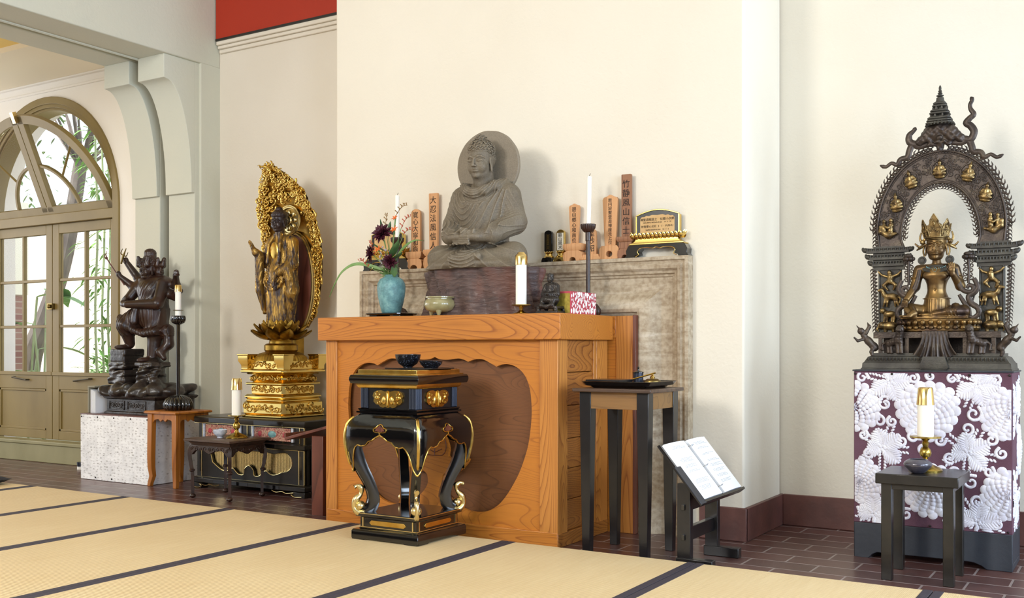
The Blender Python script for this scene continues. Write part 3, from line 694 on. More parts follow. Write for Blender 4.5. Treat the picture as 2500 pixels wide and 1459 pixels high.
mb.tube([(x, .011, z) for x, z in spline([(.0, .40), (.05, .405), (.072, .44), (.06, .49), (0, .535), (-.06, .49), (-.072, .44), (-.05, .405), (0, .40)], 4)], .002, 4)
mb.build('leaf_carving', 'mahogany', fp)
P('screen_wood', 'inner_screen', AX0+.02, AX1-.03, .05, .06, .05, .98, 0)
for i, z in enumerate((.066, .215, .365, .51, .67, .83)):
    z1 = (.215, .365, .51, .67, .83, .988)[i]; P('fir_side', 'side_board', AX1-.03, AX1-.014, .098, .405, z+.0015, z1-.0015, .002)
P('fir_z', 'side_board', AX0+.014, AX0+.03, .09, .44, .0, .988)
P('fir_z', 'side_strip', AX1-.03, AX1-.004, .38, .405, .066, .988)
bf = thing('fireplace_screen', 'tall orange wooden board frame behind the altar, against the stone mantel', 'panel', (-3.11, 4.768, 0))
MB().box(.80, .905, 0, .028, 0, 1.113).build('stile', 'fir_z', bf, bev=.003); MB().box(-.905, -.80, 0, .028, 0, 1.113).build('stile', 'fir_z', bf, bev=.003)
MB().box(-.80, .80, 0, .028, 1.0, 1.113).build('rail', 'fir_x', bf, bev=.003); MB().box(-.80, .80, .005, .02, 0, 1.0).build('panel', 'fir_panel', bf)
MB().box(.897, .912, -.004, .032, 0, 1.116).build('edge_strip', 'mahogany', bf, bev=.002)

# ================================================================= travertine mantel
mt = thing('fireplace_mantel', 'weathered beige travertine fireplace surround behind the altar', 'mantel', (0, 4.80, 0))
XL, XR, ZT = -4.042, -1.927, 1.411
pf = [(0, .064), (0, .0), (.018, -.002), (.022, .008), (.034, .012), (.044, .004), (.060, .008), (.072, .024), (.084, .028), (.088, .04), (.098, .042), (.104, .05), (.165, .05), (.175, .044), (.20, .022), (.24, -.002), (.262, -.006), (.278, 0), (.284, .012), (.30, .02), (.30, .062)]
rings = [[(XL+d, y, 0), (XL+d, y, ZT-d), (XR-d, y, ZT-d), (XR-d, y, 0)] for d, y in pf]
vs = [p for r in rings for p in r]; fs = [(i*4+j, i*4+j+1, i*4+j+5, i*4+j+4) for i in range(len(rings)-1) for j in range(3)]
mb = MB().add(vs, fs); mb.build('surround', 'travertine', mt, smooth=25)
# ================================================================= stump
def stump():
    rg = random.Random(3); rings = []; n = 110
    lob = [(rg.uniform(0, 6.28), rg.uniform(.02, .05), k) for k in (3, 5, 8, 13)]
    for i in range(27):
        t = i/26; z = .239*t; row = []
        for j in range(n):
            a = 2*PI*j/n; r = 1+sum(am*cos(k*a+ph+.7*t*k*.3) for ph, am, k in lob)-.045*sin(PI*t)+.03*(1-t)**3
            q = Vector((cos(a)*2.2, sin(a)*2.2, z*8)); r += .05*mnoise.noise(q*1.6)+.018*mnoise.noise(Vector((cos(a)*4, sin(a)*4, z*70)))+.03*mnoise.noise(Vector((cos(a)*7, sin(a)*7, z*9)))
            for ac, wd, dp in ((-2.05, .05, .10), (-2.5, .05, .16), (-.75, .05, .08), (-1.45, .03, .05), (-1.75, .03, .04), (-1.1, .03, .04)):
                da = (a-ac+PI) % (2*PI)-PI; r -= dp*math.exp(-(da/wd)**2)*(.6+.4*sin(z*30+ac))
            if j % 1 == 0: row.append((r*.345*cos(a), r*.185*sin(a), z))
        rings.append(row)
    mb = MB().loft(rings); o = mb.build('tree_stump_pedestal', 'stump_wood', None, (-2.905, 4.455, 1.113), smooth=60)
    tag(o, 'dark purplish tree stump carrying the stone Buddha on the altar', 'stump')
stump()

# ================================================================= seated stone Buddha
def ridge(ph, sharp=1.6): return (1-np.abs(np.sin(ph)))**sharp
def stone_buddha():
    b = thing('stone_buddha', 'large grey stone seated Buddha with round halo on the tree stump', 'statue', (-2.925, 4.45, 1.352), R(4))
    S = Carve((-.33, -.27, -.004), (.33, .19, .56), .0033)
    S.ell((0, -.04, .02), (.27, .17, .045), .03)
    for s in (-1, 1):
        S.cap((s*.09, .03, .07), (s*.215, -.05, .072), .07, .062, .03).cap((s*.222, -.06, .055), (-s*.03, -.165, .035), .058, .046, .03)
        S.cap((s*.142, .04, .385), (s*.182, .030, .25), .058, .056, .04).cap((s*.184, .02, .235), (s*.125, -.11, .172), .053, .045, .03).cap((s*.125, -.11, .172), (s*.065, -.165, .158), .04, .027, .015)
        S.ell((s*.04, -.178, .155), (.052, .032, .022), .012)
    S.box((0, -.03, -.02), (.25, .13, .05), .03, .03)
    S.cap((0, .03, .08), (0, .045, .30), .122, .125, .05).ell((0, .035, .33), (.158, .10, .11), .05).cap((-.105, .05, .395), (.105, .05, .395), .055, .055, .04)
    S.cap((0, .03, .42), (0, .012, .51), .056, .052, .02)
    S.path([(-.10, .05, .435), (-.085, -.03, .425), (-.045, -.068, .403), (0, -.078, .392), (.05, -.068, .403), (.095, -.025, .43), (.12, .04, .45)], .023, .012)
    for i in range(4):   # fingers laid across
        S.cap((-.055, -.198+.003*i, .160-.0115*i), (.035, -.208+.003*i, .155-.0115*i), .0075, .0065, .003).cap((.06, -.195, .182-.009*i), (-.005, -.206, .180-.008*i), .0075, .006, .003)
    S.cap((-.045, -.185, .175), (-.004, -.2, .19), .008, .007, .003).cap((.045, -.185, .178), (.004, -.2, .191), .008, .007, .003)
    S.cap((-.055, -.215, .045), (.09, -.20, .055), .02, .017, .015)
    def fold(X, Y, Z):
        r1 = np.sqrt((X/.9)**2+(Z-.47)**2); u = ridge(r1*PI/.013)*np.exp(-((r1-.105)/.035)**2)
        r2 = np.sqrt(((X+.075)/.55)**2+(Z-.44)**2)+0*Y; a = ridge(r2*PI/.030)
        an = np.arctan2(X-.17, .52-Z); c = ridge(an*21)
        w = 1/(1+np.exp(-(X-.015-(.30-Z)*.15)/.012)); body = a*(1-w)+c*w
        body = body*(np.abs(X) < .165+.0*Z)*(Z > .17)*(Z < .41)*(r1 > .135)
        return -.0085*(u*.9+body*.85)*(Y < .06)
    S.disp((0, -.05, .30), .24, fold)
    def sleeve(s):
        def f(X, Y, Z):
            d = (s*X*.75-Y*.5-Z*.45+.04*np.sin(Z*30)); m = np.exp(-(((s*X-.165)/.06)**2+((Z-.22)/.075)**2)*1.0)
            return -.008*ridge(d*PI/.0185)*m*(s*X > .085)
        return f
    for s in (-1, 1): S.disp((s*.2, -.03, .22), .17, sleeve(s))
    def shoulder(X, Y, Z): return -.004*ridge((X*.9+Z*.5)*PI/.022)*np.exp(-(((np.abs(X)-.17)/.05)**2+((Z-.36)/.06)**2))
    S.disp((0, 0, .36), .3, shoulder)
    def lap(X, Y, Z):
        an = np.arctan2(Z-.155, X-.0); m = (Z < .125)*(np.abs(X) < .27)*(Y < -.03); r = np.sqrt(X*X+(Z-.155)**2)
        m2 = (np.abs(X) < .075); arc_ = ridge(np.sqrt((X*1.1)**2+(Z-.17)**2)*PI/.017)
        return -.0055*(ridge(an*11)*m*(~m2)*np.clip((r-.05)/.05, 0, 1)+arc_*m*m2)
    S.disp((0, -.08, .07), .32, lap)
    S.mesh('body', 'grey_schist', b)
    H = Carve((-.10, -.11, .405), (.10, .12, .71), .0021); H.frame((0, -.005, .475), .187, 0, R(6))
    head(H, wave=.022); H.cap((0, .06, .2), (0, .08, -.2), .26, .27, .1)
    H.mesh('head', 'grey_schist', b)
    h = MB(); n = 72; rg = random.Random(5)
    rings = []
    for y, k in ((.092, .975), (.096, 1), (.112, 1), (.116, .975)):
        rings.append([((.186*k*(1+.012*mnoise.noise(Vector((cos(a)*3, sin(a)*3, 0)))))*cos(a), y, .186*k*(1+.015*mnoise.noise(Vector((cos(a)*4, sin(a)*4, 1))))*sin(a)) for a in (2*PI*j/n for j in range(n))])
    h.loft(rings); h.build('halo', 'grey_schist', b, (-.018, .0, .558))
stone_buddha()

# ================================================================= gilded standing Buddha
def gold_buddha():
    b = thing('standing_buddha', 'gilded standing Buddha with dark face before flaming golden mandorla, on tiered pedestal', 'statue', (-4.945, 5.06, .486))
    Z0 = .604
    S = Carve((-.24, -.22, Z0-.01), (.22, .12, Z0+.68), .0032); S.frame((0, 0, Z0))
    S.cap((0, .0, .03), (0, .0, .35), .085, .095, .03); S.box((0, 0, .14), (.095, .06, .14), .03, .03)
    for s in (-1, 1): S.cap((s*.04, -.02, .02), (s*.04, -.01, .30), .05, .06, .03).cap((s*.04, -.03, .0), (s*.045, -.10, -.0), .022, .016, .01)
    S.ell((0, .005, .45), (.105, .075, .13), .04).cap((-.085, .01, .57), (.085, .01, .57), .045, .045, .03).cap((0, 0, .58), (0, -.01, .65), .038, .036, .02)
    S.cap((-.115, .01, .56), (-.145, .0, .44), .042, .04, .02).cap((-.145, 0, .44), (-.165, -.10, .50), .04, .026, .015).cap((-.165, -.10, .50), (-.17, -.125, .53), .018, .014, .01)
    S.cap((.115, .01, .56), (.135, -.01, .42), .042, .042, .02).cap((.135, -.01, .42), (.07, -.11, .35), .042, .024, .015).cap((.07, -.12, .35), (.06, -.135, .29), .017, .012, .01)
    for i in range(4):
        S.cap((-.178+.008*i, -.13, .535), (-.190+.010*i, -.145, .575-.006*abs(i-1)), .0055, .0045, .003); S.cap((.052+.007*i, -.135, .30), (.05+.007*i, -.14, .262), .0055, .004, .003)
    S.cap((-.155, -.125, .53), (-.15, -.145, .55), .006, .005, .003)
    # hanging sleeves
    S.path([(-.155, -.07, .45), (-.16, -.06, .25), (-.135, -.04, .10)], [.034, .03, .012], .012); S.path([(.13, -.05, .38), (.15, -.03, .22), (.135, -.02, .13)], [.036, .034, .012], .015)
    S.path([(-.10, .02, .45), (-.12, .0, .25), (-.11, 0, .04)], [.04, .04, .02], .02); S.path([(.10, .02, .45), (.12, .0, .25), (.105, .01, .04)], [.04, .045, .02], .02)
    for k, (w, z) in enumerate(((.05, .40), (.062, .375), (.074, .35), (.086, .325))): S.path([(w*cos(a)*1.15, -.072-.012*sin(-a), z+w*1.05*sin(a)*.9) for a in [PI+PI*i/8 for i in range(9)]], .0085, .006)
    for s in (-1, 1): S.path([(s*.035, -.03, .62), (s*.06, -.066, .55), (s*.06, -.078, .43)], .011, .01)
    S.disp((0, -.02, .15), .30, lambda X, Y, Z: -.006*ridge((X+.02*np.sin(Z*9)*np.sign(X))*PI/.019)*(Z < .31)*(Z > .0))
    S.disp((0, -.02, .45), .2, lambda X, Y, Z: -.004*ridge((np.abs(X)*1.3+Z*.35)*PI/.017)*(Z > .3)*(np.abs(X) > .055))
    S.mesh('body', 'gilt_worn', b).scale = (.85, .95, 1)
    MB().ell((0, -.062, .505), (.040, .011, .062), 16, 10).build('bare_chest', 'gold_leaf', b, (0, 0, Z0))
    H = Carve((-.08, -.09, Z0+.60), (.08, .09, Z0+.84), .0022); H.frame((0, -.012, Z0+.638), .138, 0, R(6)); head(H, wave=0)
    H.disp((0, .1, .9), .5, lambda X, Y, Z: -.022*np.abs(np.sin(38*X)*np.sin(38*Z))*(Z > .74-.5*np.maximum(Y+.2, 0)))
    H.mesh('head', 'dark_face', b)
    # lotus seat and stand
    mb = MB().lathe([(.001, .50), (.075, .50), (.082, .53), (.12, .56), (.13, .585), (.125, .603), (.001, .604)], seg=32)
    for n, r, L, w, tl, z, of in ((9, .095, .142, .095, R(8), .525, 0), (9, .09, .135, .095, R(22), .54, .5), (10, .10, .10, .075, R(48), .555, .25), (10, .095, .09, .07, R(62), .56, .75)): lotus(mb, r*.75, n, L, w, tl, z, .28, .02, of)
    mb.build('lotus', 'gold_olive', b, smooth=50)
    mb = MB().lathe([(.001, .435), (.10, .435), (.112, .447), (.112, .478), (.10, .49), (.08, .492), (.08, .505), (.001, .506)], seg=40).lathe([(.001, .375), (.175, .375), (.165, .40), (.14, .425), (.10, .437), (.001, .437)], seg=96, flute=48, fa=.05)
    mb.build('lotus_stand', 'gold_olive', b)
    # tiered square pedestal
    mb = MB(); q = (0, 0, 0)
    def tier(hx, hy, z0, z1, r=.006): mb.sqlathe([(hx-r, hy-r, z0), (hx, hy, z0+r), (hx, hy, z1-r), (hx-r, hy-r, z1)], ch=.12)
    tier(.205, .205, 0, .018); tier(.195, .195, .018, .105, .01)
    tier(.185, .185, .105, .122); tier(.19, .19, .122, .152, .012); tier(.155, .155, .152, .215, .004); tier(.185, .185, .215, .232)
    tier(.165, .165, .232, .285, .02); tier(.18, .18, .285, .297); tier(.21, .21, .297, .318); tier(.165, .165, .318, .385, .003)
    mb.build('pedestal', 'gold_shiny', b, (-.02, .04, 0), bev=0)
    rg = random.Random(2)
    def relief(x0, x1, y, z0, z1, side=0, n=10):
        mb = MB()
        for k in range(n):
            x = x0+(x1-x0)*(k+.5)/n; z = (z0+z1)/2+rg.uniform(-.25, .25)*(z1-z0); r = (z1-z0)*rg.uniform(.26, .42)
            pts = [(p[0], y, p[2]) for p in spiral((x, z), r, rg.choice((1.1, .9)), rg.choice((-1, 1)), rg.uniform(0, 6))]
            if side: pts = [(-p[1]+0, p[0], p[2]) for p in pts]
            mb.tube(pts, [.0045*(1-.5*i/14) for i in range(15)], 5)
            mb.ell((x+rg.uniform(-.01, .01), y, z+rg.uniform(-.01, .01)) if not side else (-y, x, z), .006, 6, 4)
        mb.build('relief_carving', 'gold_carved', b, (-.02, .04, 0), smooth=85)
    for z0, z1, h, n in ((.025, .1, .197, 15), (.157, .21, .157, 13), (.237, .28, .169, 12), (.322, .38, .167, 10)):
        relief(-h+.03, h-.03, -h, z0, z1, 0, n); relief(-h+.03, h-.03, -h, z0, z1, 1, n)
    for sx in (-1, 1):      # upturned corner blocks of the top tier
        for sy in (-1, 1):
            mb = MB(); M0 = T(sx*.165, sy*.165, 0); mb.M = M0
            mb.sqlathe([(.03, .03, .318), (.03, .03, .345), (.045, .045, .375), (.045, .045, .41), (.05, .05, .412), (.05, .05, .42), (.03, .03, .42)]); mb.M = Matrix(); mb.build('corner_block', 'gold_shiny', b, (-.02, .04, 0), bev=.002)
    # mandorla
    def hw(t): 
        P_ = [(0, .10), (.08, .17), (.2, .21), (.35, .24), (.5, .252), (.65, .246), (.75, .225), (.84, .19), (.9, .145), (.95, .09), (1, .02)]
        for (a, wa), (c, wc) in zip(P_, P_[1:]):
            if t <= c: return wa+(wc-wa)*(t-a)/(c-a)
        return .02
    HT = 1.08; zb = .60; yb = .17
    def yy(t, u): return yb-.27*t**3.2-.035*u*u*(1 if t < .8 else .4)
    vs = []; fs = []; NN = 40; K = 16
    for i in range(NN+1):
        t = i/NN
        for j in range(K+1):
            u = j/K*2-1; vs.append((u*hw(t)*.96-.005*t, yy(t, u)+.012+.006*mnoise.noise(Vector((u*9, t*22, 0))), zb+HT*t))
    for i in range(NN):
        for j in range(K): a = i*(K+1)+j; fs.append((a, a+1, a+K+2, a+K+1))
    k = len(vs); back = [(x, y+.02, z) for x, y, z in vs]
    edge = []
    mb = MB().add(vs+back, fs+[tuple(q_+k for q_ in f[::-1]) for f in fs])
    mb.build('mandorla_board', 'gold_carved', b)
    mb = MB(); rg = random.Random(11)
    def curl(x, z, r, fw=.0):
        if math.hypot(x-.015, z-1.325) < .105+r: return
        t = min(1, max(0, (z-zb)/HT)); u = max(-1, min(1, x/max(.02, hw(t)))); y = yy(t, u)-fw; d = rg.choice((-1, 1)); a0 = rg.uniform(0, 6.28)
        pts = [(p[0]-.005*t, y-.012*(i/12), p[2]) for i, p in enumerate(spiral((x, z), r, 1.35, d, a0, 16))]
        mb.tube(pts, [r*.26*(1-.35*i/16) for i in range(17)], 6); mb.ell((x-.005*t, y-.014, z), r*.26, 6, 4)
    for i in range(62):       # rim of curling clouds
        t = .02+.97*i/61
        for s in (-1, 1):
            r = rg.uniform(.018, .032)*(1 if t < .9 else .7); curl(s*(hw(t)-.004+rg.uniform(-.012, .01)), zb+HT*t, r)
            curl(s*(hw(t)-.048+rg.uniform(-.012, .012)), zb+HT*t+.01, rg.uniform(.016, .026), .006)
    for i in range(110):
        t = rg.uniform(.62, .99); curl(rg.uniform(-1, 1)*(hw(t)-.02), zb+HT*t, rg.uniform(.016, .032), .008)
    mb.tube(spline([(.0, -.10, 1.62), (-.005, -.11, 1.65), (-.02, -.125, 1.665), (-.04, -.14, 1.665), (-.055, -.15, 1.675)], 4), [.016-.0008*i for i in range(17)], 8)
    for x_, y_, z_, r_ in ((-.015, -.12, 1.64, .022), (-.03, -.13, 1.655, .018), (.01, -.10, 1.63, .022), (-.045, -.14, 1.668, .012), (.03, -.1, 1.6, .024)): mb.tube([(p_[0], y_-.002*i, p_[2]) for i, p_ in enumerate(spiral((x_, z_), r_, 1.3, 1, x_*90, 14))], [r_*.28*(1-.03*i) for i in range(15)], 6)
    mb.build('cloud_carving', 'gold_leaf', b, smooth=85)
    mb = MB()
    def ringt(cx, cz, rx, rz, y, r, n=40): mb.tube([(cx+rx*cos(2*PI*i/n), y, cz+rz*sin(2*PI*i/n)) for i in range(n+1)], r, 6)
    yh = yy(.65, 0)-.045
    for r in (.10, .088): ringt(.015, 1.325, r, r, yh, .006)
    mb.ell((.015, yh+.01, 1.325), (.095, .008, .095), 32, 6); mb.ell((.015, yh-.004, 1.325), (.03, .01, .03), 16, 6)
    for i in range(8): a = 2*PI*i/8; mb.ell((.015+.052*cos(a), yh-.004, 1.325+.052*sin(a)), (.022, .008, .016), 10, 5, Matrix.Rotation(-a, 3, 'Y'))
    mb.build('head_halo', 'gold_pale', b)
    mb = MB(); mb.ell((.01, yy(.3, 0)-.04, .90), (.16, .012, .335), 32, 12); mb.build('body_halo', 'mahogany', b)
    mb = MB(); ringt(.01, .90, .165, .34, yy(.3, 0)-.05, .009); ringt(.01, .90, .18, .355, yy(.3, 0)-.045, .006); mb.build('halo_rim', 'gold_pale', b)
    MB().box(-.02, .02, .12, .2, .42, .62).build('mandorla_post', 'gold_olive', b)
gold_buddha()

# black and gold carved platform
def platform():
    b = thing('altar_platform', 'low black and gilt platform with coloured floral panels under the standing Buddha', 'platform', (-5.0, 5.075, 0))
    hx, hy = .49, .255
    mb = MB(); mb.sqlathe([(hx+.01, hy+.01, .44), (hx+.015, hy+.015, .45), (hx+.015, hy+.015, .478), (hx+.008, hy+.008, .486)]); mb.build('top', 'black_worn', b, bev=.002)
    mb = MB().box(-hx+.01, hx-.01, -hy+.01, hy-.01, .335, .44); mb.build('upper_body', 'black_worn', b)
    mb = MB(); mb.sqlathe([(hx+.02, hy+.02, .298), (hx+.03, hy+.03, .306), (hx+.03, hy+.03, .33), (hx+.01, hy+.01, .336)]); mb.build('moulding', 'black_worn', b)
    cutc = spline([(-.36, .245), (-.33, .275), (-.27, .27), (-.22, .262), (-.17, .27), (0, .272), (.17, .27), (.22, .262), (.27, .27), (.33, .275), (.37, .25), (.385, .2), (.35, .16), (.29, .145), (.245, .13), (.2, .128), (.15, .15), (.10, .115), (.05, .112), (.04, .15), (0, .175), (-.04, .15), (-.05, .112), (-.1, .115), (-.15, .15), (-.2, .128), (-.245, .13), (-.29, .15), (-.34, .18)], 3)
    mb = MB().prism([(-hx, .075), (hx, .075), (hx, .298), (-hx, .298)], -hy, -hy+.02, [cutc]); mb.box(-hx, hx, -hy+.05, hy, .075, .298); mb.box(-hx, -hx+.03, -hy+.01, -hy+.06, .075, .298).box(hx-.03, hx, -hy+.01, -hy+.06, .075, .298)
    mb.build('lower_body', 'black_worn', b)
    mb = MB()
    for i in range(76): x = -.38+.0102*i; mb.tube([(x, -hy+.04, .10), (x, -hy+.04, .28)], .0042, 6)
    mb.build('reed_screen', 'gold_pale', b)
    mb = MB(); sp = [(x, -hy, z) for x, z in cutc]; mb.tube(sp+[sp[0]], .003, 5)
    for x in (-hx+.045, -.30, -.02, .02, .30, hx-.045):
        if abs(x) > .4: mb.box(x-.004, x+.004, -hy-.003, -hy+.01, .08, .295)
        mb.box(x-.003, x+.003, -hy+.004, -hy+.014, .34, .44)
    mb.box(hx-.004, hx+.003, -hy-.003, -hy+.004, .08, .44); mb.box(-hx, hx, -hy-.002, -hy+.004, .294, .299); mb.box(-hx, hx, -hy-.003, -hy+.004, .072, .077); mb.box(-hx-.01, hx+.01, -hy-.016, -hy, .44, .443)
    mb.build('gilt_trim', 'gold_pale', b)
    t_ = NT('floral_panel'); v_ = t_.coords((1, 1, 1)); n_ = t_.noise(v_, 60, 3, .6, 1.5); vo_ = t_.N('ShaderNodeTexVoronoi'); vo_.inputs['Scale'].default_value = 38; t_.L(v_, vo_.inputs['Vector'])
    c_ = t_.ramp(n_, [(.3, C('5a3a30')), (.45, C('9c4f48')), (.55, C('c9a08a')), (.66, C('5f6a44')), (.8, C('d8c4a0'))]); t_.bump(n_, .6, .004); t_.fin(c_, .6)
    for x0, x1 in ((-.43, -.08), (.03, .39)):
        pn = MB().box(x0+.02, x1-.02, -hy+.0, -hy+.012, .348, .432).build('floral_panel', 'floral_panel', b, bev=.002)
        for s in (-1, 1): MB().ell(((x0+x1)/2+s*.11, -hy-.001, .39), (.018, .005, .018), 10, 5).build('red_flower', 'red_paper', pn)
        MB().ell(((x0+x1)/2, -hy-.001, .39), (.038, .006, .022), 14, 5).build('green_medallion', 'verdigris', pn)
        m3 = MB().box(x0-.005, x0+.013, -hy+.0, -hy+.011, .345, .437).box(x1-.013, x1+.005, -hy+.0, -hy+.011, .345, .437); m3.build('blue_border', 'porcelain_blue', b)
    mb = MB(); mb.sqlathe([(hx+.01, hy+.01, .035), (hx+.03, hy+.03, .04), (hx+.03, hy+.03, .068), (hx+.012, hy+.012, .076)])
    for s in (-1, 1):
        for q in (-1, 1): mb.box(s*(hx+.02)-.05-(.04 if s > 0 else -.04), s*(hx+.02)+.05-(.04 if s > 0 else -.04), q*(hy)-.03, q*(hy)+.03, 0, .036)
    mb.build('base', 'black_worn', b, bev=.003)
    mb = MB()
    for s in (-1, 1): mb.tube(spline([(s*.50, -hy-.035, .01), (s*.44, -hy-.035, .006), (s*.41, -hy-.035, .02), (s*.43, -hy-.035, .032), (s*.37, -hy-.035, .024), (s*.33, -hy-.035, .033), (s*.28, -hy-.035, .026), (s*.24, -hy-.035, .036)], 5), .003, 5)
    mb.build('scroll_trim', 'gold_pale', b)
    mb = MB()
    for x0, x1, z0, z1, y in ((-.36, -.1, .447, .474, -hy-.0155), (.06, .32, .447, .474, -hy-.0155), (-.1, .02, .306, .328, -hy-.0305), (.12, .26, .306, .328, -hy-.0305), (-.3, .02, .043, .066, -hy-.0305), (.1, .3, .043, .066, -hy-.0305)): MB().box(x0, x1, y-.001, y+.002, z0, z1).build('lacquer_inlay', 'black_lacquer', b)
    for x in (-.465, .44): MB().box(x-.0, x+.028, -hy-.001, -hy+.002, .11, .26).build('lacquer_inlay', 'black_lacquer', b)
platform()
# ================================================================= many armed wooden statue at left
def left_statue():
    wb = thing('cloth_covered_box', 'box draped in white cloth printed with small grey motifs, under the multi-armed statue', 'box', (-6.19, 4.905, 0))
    rings = []; n = 96
    def sq(t):      # perimeter point of a rounded rectangle
        hx, hy = .372, .22; p = t*4
        e = int(p) % 4; f = p-int(p)
        c_ = [(-hx, -hy), (hx, -hy), (hx, hy), (-hx, hy)]; a, b = c_[e], c_[(e+1) % 4]
        return a[0]+(b[0]-a[0])*f, a[1]+(b[1]-a[1])*f
    for i in range(9):
        z = .003+.467*i/8; row = []
        for j in range(n):
            x, y = sq(j/n); k = 1+.012*(1-i/8)*mnoise.noise(Vector((x*7, y*7, z*2)))+.005*sin(j*.9)*(1-i/8); row.append((x*k, y*k, z))
        rings.append(row)
    MB().loft(rings).build('cloth', 'cloth_print', wb, smooth=50)
    MB().box(-.375, .375, -.222, .222, .467, .475).build('top_board', 'mahogany', wb, bev=.002)
    mb = MB()
    for x in (-.36, -.18, 0, .18, .355): mb.ell((x, -.2215, .452), (.006, .004, .006), 8, 5)
    for x in (-.2, -.02): mb.ell((x, -.224, .02), (.006, .004, .006), 8, 5)
    mb.build('tack', 'tack', wb)
    b = thing('wooden_deity', 'dark carved wooden six-armed deity stepping on rocks, on white cloth covered box', 'statue', (-6.13, 4.95, .475))
    mb = MB()
    mb.sqlathe([(.275, .185, 0), (.275, .185, .012), (.262, .172, .02), (.262, .172, .105), (.275, .185, .112), (.285, .195, .128), (.275, .185, .135)])
    for x0, x1 in ((-.23, -.07), (-.03, .16)):
        for z in (.032, .092): mb.box(x0, x1, -.178, -.17, z-.004, z+.004)
        for x in (x0, x1): mb.box(x-.004, x+.004, -.178, -.17, .03, .095)
        for k in range(6): mb.tube([(p[0], -.174, p[2]) for p in spiral((x0+.025+k*(x1-x0-.05)/5, .062), .02, 1.2, (-1)**k, k)], .0035, 5)
    mb.box(.19, .262, -.178, -.17, .02, .105)
    mb.build('plinth', 'rock_carved', b, bev=.002)
    S = Carve((-.40, -.26, .12), (.36, .24, .48), .006); rg = random.Random(8)
    for k in range(34):
        x = rg.uniform(-.33, .30); y = rg.uniform(-.17, .15); S.ell((x, y, .155+rg.uniform(-.01, .03)), (rg.uniform(.05, .1), rg.uniform(.05, .09), rg.uniform(.03, .05)), .015, rot=(rg.uniform(-.4, .4), rg.uniform(-.4, .4), rg.uniform(0, 3)))
    S.ell((0, 0, .15), (.34, .19, .05), .03); S.ell((-.36, -.05, .185), (.07, .07, .02), .01)
    # stacked slabs under the raised foot
    for k, (hw_, z) in enumerate(((.105, .24), (.095, .29), (.10, .345), (.085, .395), (.09, .44))): S.box((-.20+.004*k, -.07, z), (hw_, .09, .026), .012, .004)
    S.cap((.05, -.02, .15), (.09, -.03, .33), .11, .075, .03); S.box((.08, -.04, .355), (.10, .09, .018), .01, .01); S.path([(.0, -.10, .2), (.06, -.12, .3), (.14, -.09, .35)], [.035, .03, .025], .02); S.path([(.2, -.08, .18), (.16, -.1, .26), (.17, -.06, .33)], [.05, .03, .03], .02)
    S.disp((0, 0, .25), .6, lambda X, Y, Z: .006*np.sin(38*X+20*np.sin(9*Z))*np.sin(45*Z+13*X)*(Z < .36))
    S.mesh('rock', 'rock_carved', b).scale = (.9, 1, 1)
    S = Carve((-.32, -.26, .34), (.42, .24, .98), .0045)
    S.cap((.06, -.02, .40), (.075, 0, .60), .045, .065, .02).cap((.075, 0, .60), (.03, .01, .75), .075, .105, .03)
    S.ell((.05, -.075, .385), (.04, .075, .022), .015)
    S.cap((0, .01, .74), (-.14, -.10, .645), .10, .07, .03).cap((-.145, -.11, .63), (-.15, -.07, .505), .062, .036, .02).ell((-.175, -.11, .478), (.042, .075, .02), .012)
    S.cap((.02, .01, .72), (.02, .01, .86), .105, .10, .04).ell((.01, -.0, .90), (.125, .09, .09), .03).cap((-.09, .02, .955), (.12, .02, .955), .055, .055, .03)
    # skirt: hem over both thighs, knotted sash
    S.path([(-.20, -.12, .69), (-.12, -.15, .64), (-.05, -.11, .60), (.04, -.09, .575), (.13, -.06, .59), (.17, .03, .60)], [.022, .026, .02, .024, .024, .02], .02)
    S.path([(.17, .03, .60), (.18, .03, .50), (.15, -.02, .44), (.19, -.02, .40)], [.04, .035, .03, .02], .02); S.path([(.02, .05, .62), (.0, .05, .50), (.04, .04, .42)], [.06, .05, .03], .02)
    S.path([(-.10, -.06, .79), (.02, -.10, .775), (.14, -.04, .79)], .02, .01); S.cap((.0, -.12, .78), (-.01, -.13, .66), .02, .024, .015)
    S.disp((0, -.05, .66), .24, lambda X, Y, Z: -.007*ridge((X*.9+Z*.35+.03*np.sin(Z*14))*PI/.026)*(Z > .56)*(Z < .76))
    S.disp((0, -.05, .87), .14, lambda X, Y, Z: -.0035*ridge((np.abs(X)*1.2-Z*.6)*PI/.03)*(Z > .8)*(Z < .94))
    S.mesh('legs_and_skirt', 'dark_statue', b).scale = (.9, 1, 1)
    S = Carve((-.34, -.30, .74), (.44, .22, 1.24), .0042)
    S.ell((.01, 0, .90), (.12, .085, .10), .03).cap((-.09, .02, .955), (.115, .02, .955), .052, .052, .03).cap((.01, 0, .96), (.0, -.01, 1.0), .042, .04, .02)
    # front arms folded at the chest
    S.cap((.15, .0, .94), (.17, -.06, .80), .046, .042, .02).cap((.17, -.07, .795), (-.04, -.17, .79), .04, .027, .015).ell((-.07, -.175, .79), (.035, .02, .02), .01)
    S.cap((-.12, .0, .94), (-.17, -.08, .82), .045, .036, .02).cap((-.17, -.08, .82), (-.10, -.16, .80), .036, .026, .015)
    # raised right arms
    S.cap((-.10, .04, .96), (-.17, .02, .99), .045, .033, .02).cap((-.17, .02, .99), (-.245, -.02, 1.10), .032, .022, .015).ell((-.255, -.03, 1.125), (.022, .02, .026), .01)
    S.cap((-.12, .0, .93), (-.17, -.03, .93), .04, .03, .02).cap((-.17, -.03, .93), (-.235, -.09, 1.0), .03, .02, .015).ell((-.245, -.10, 1.02), (.02, .018, .024), .01)
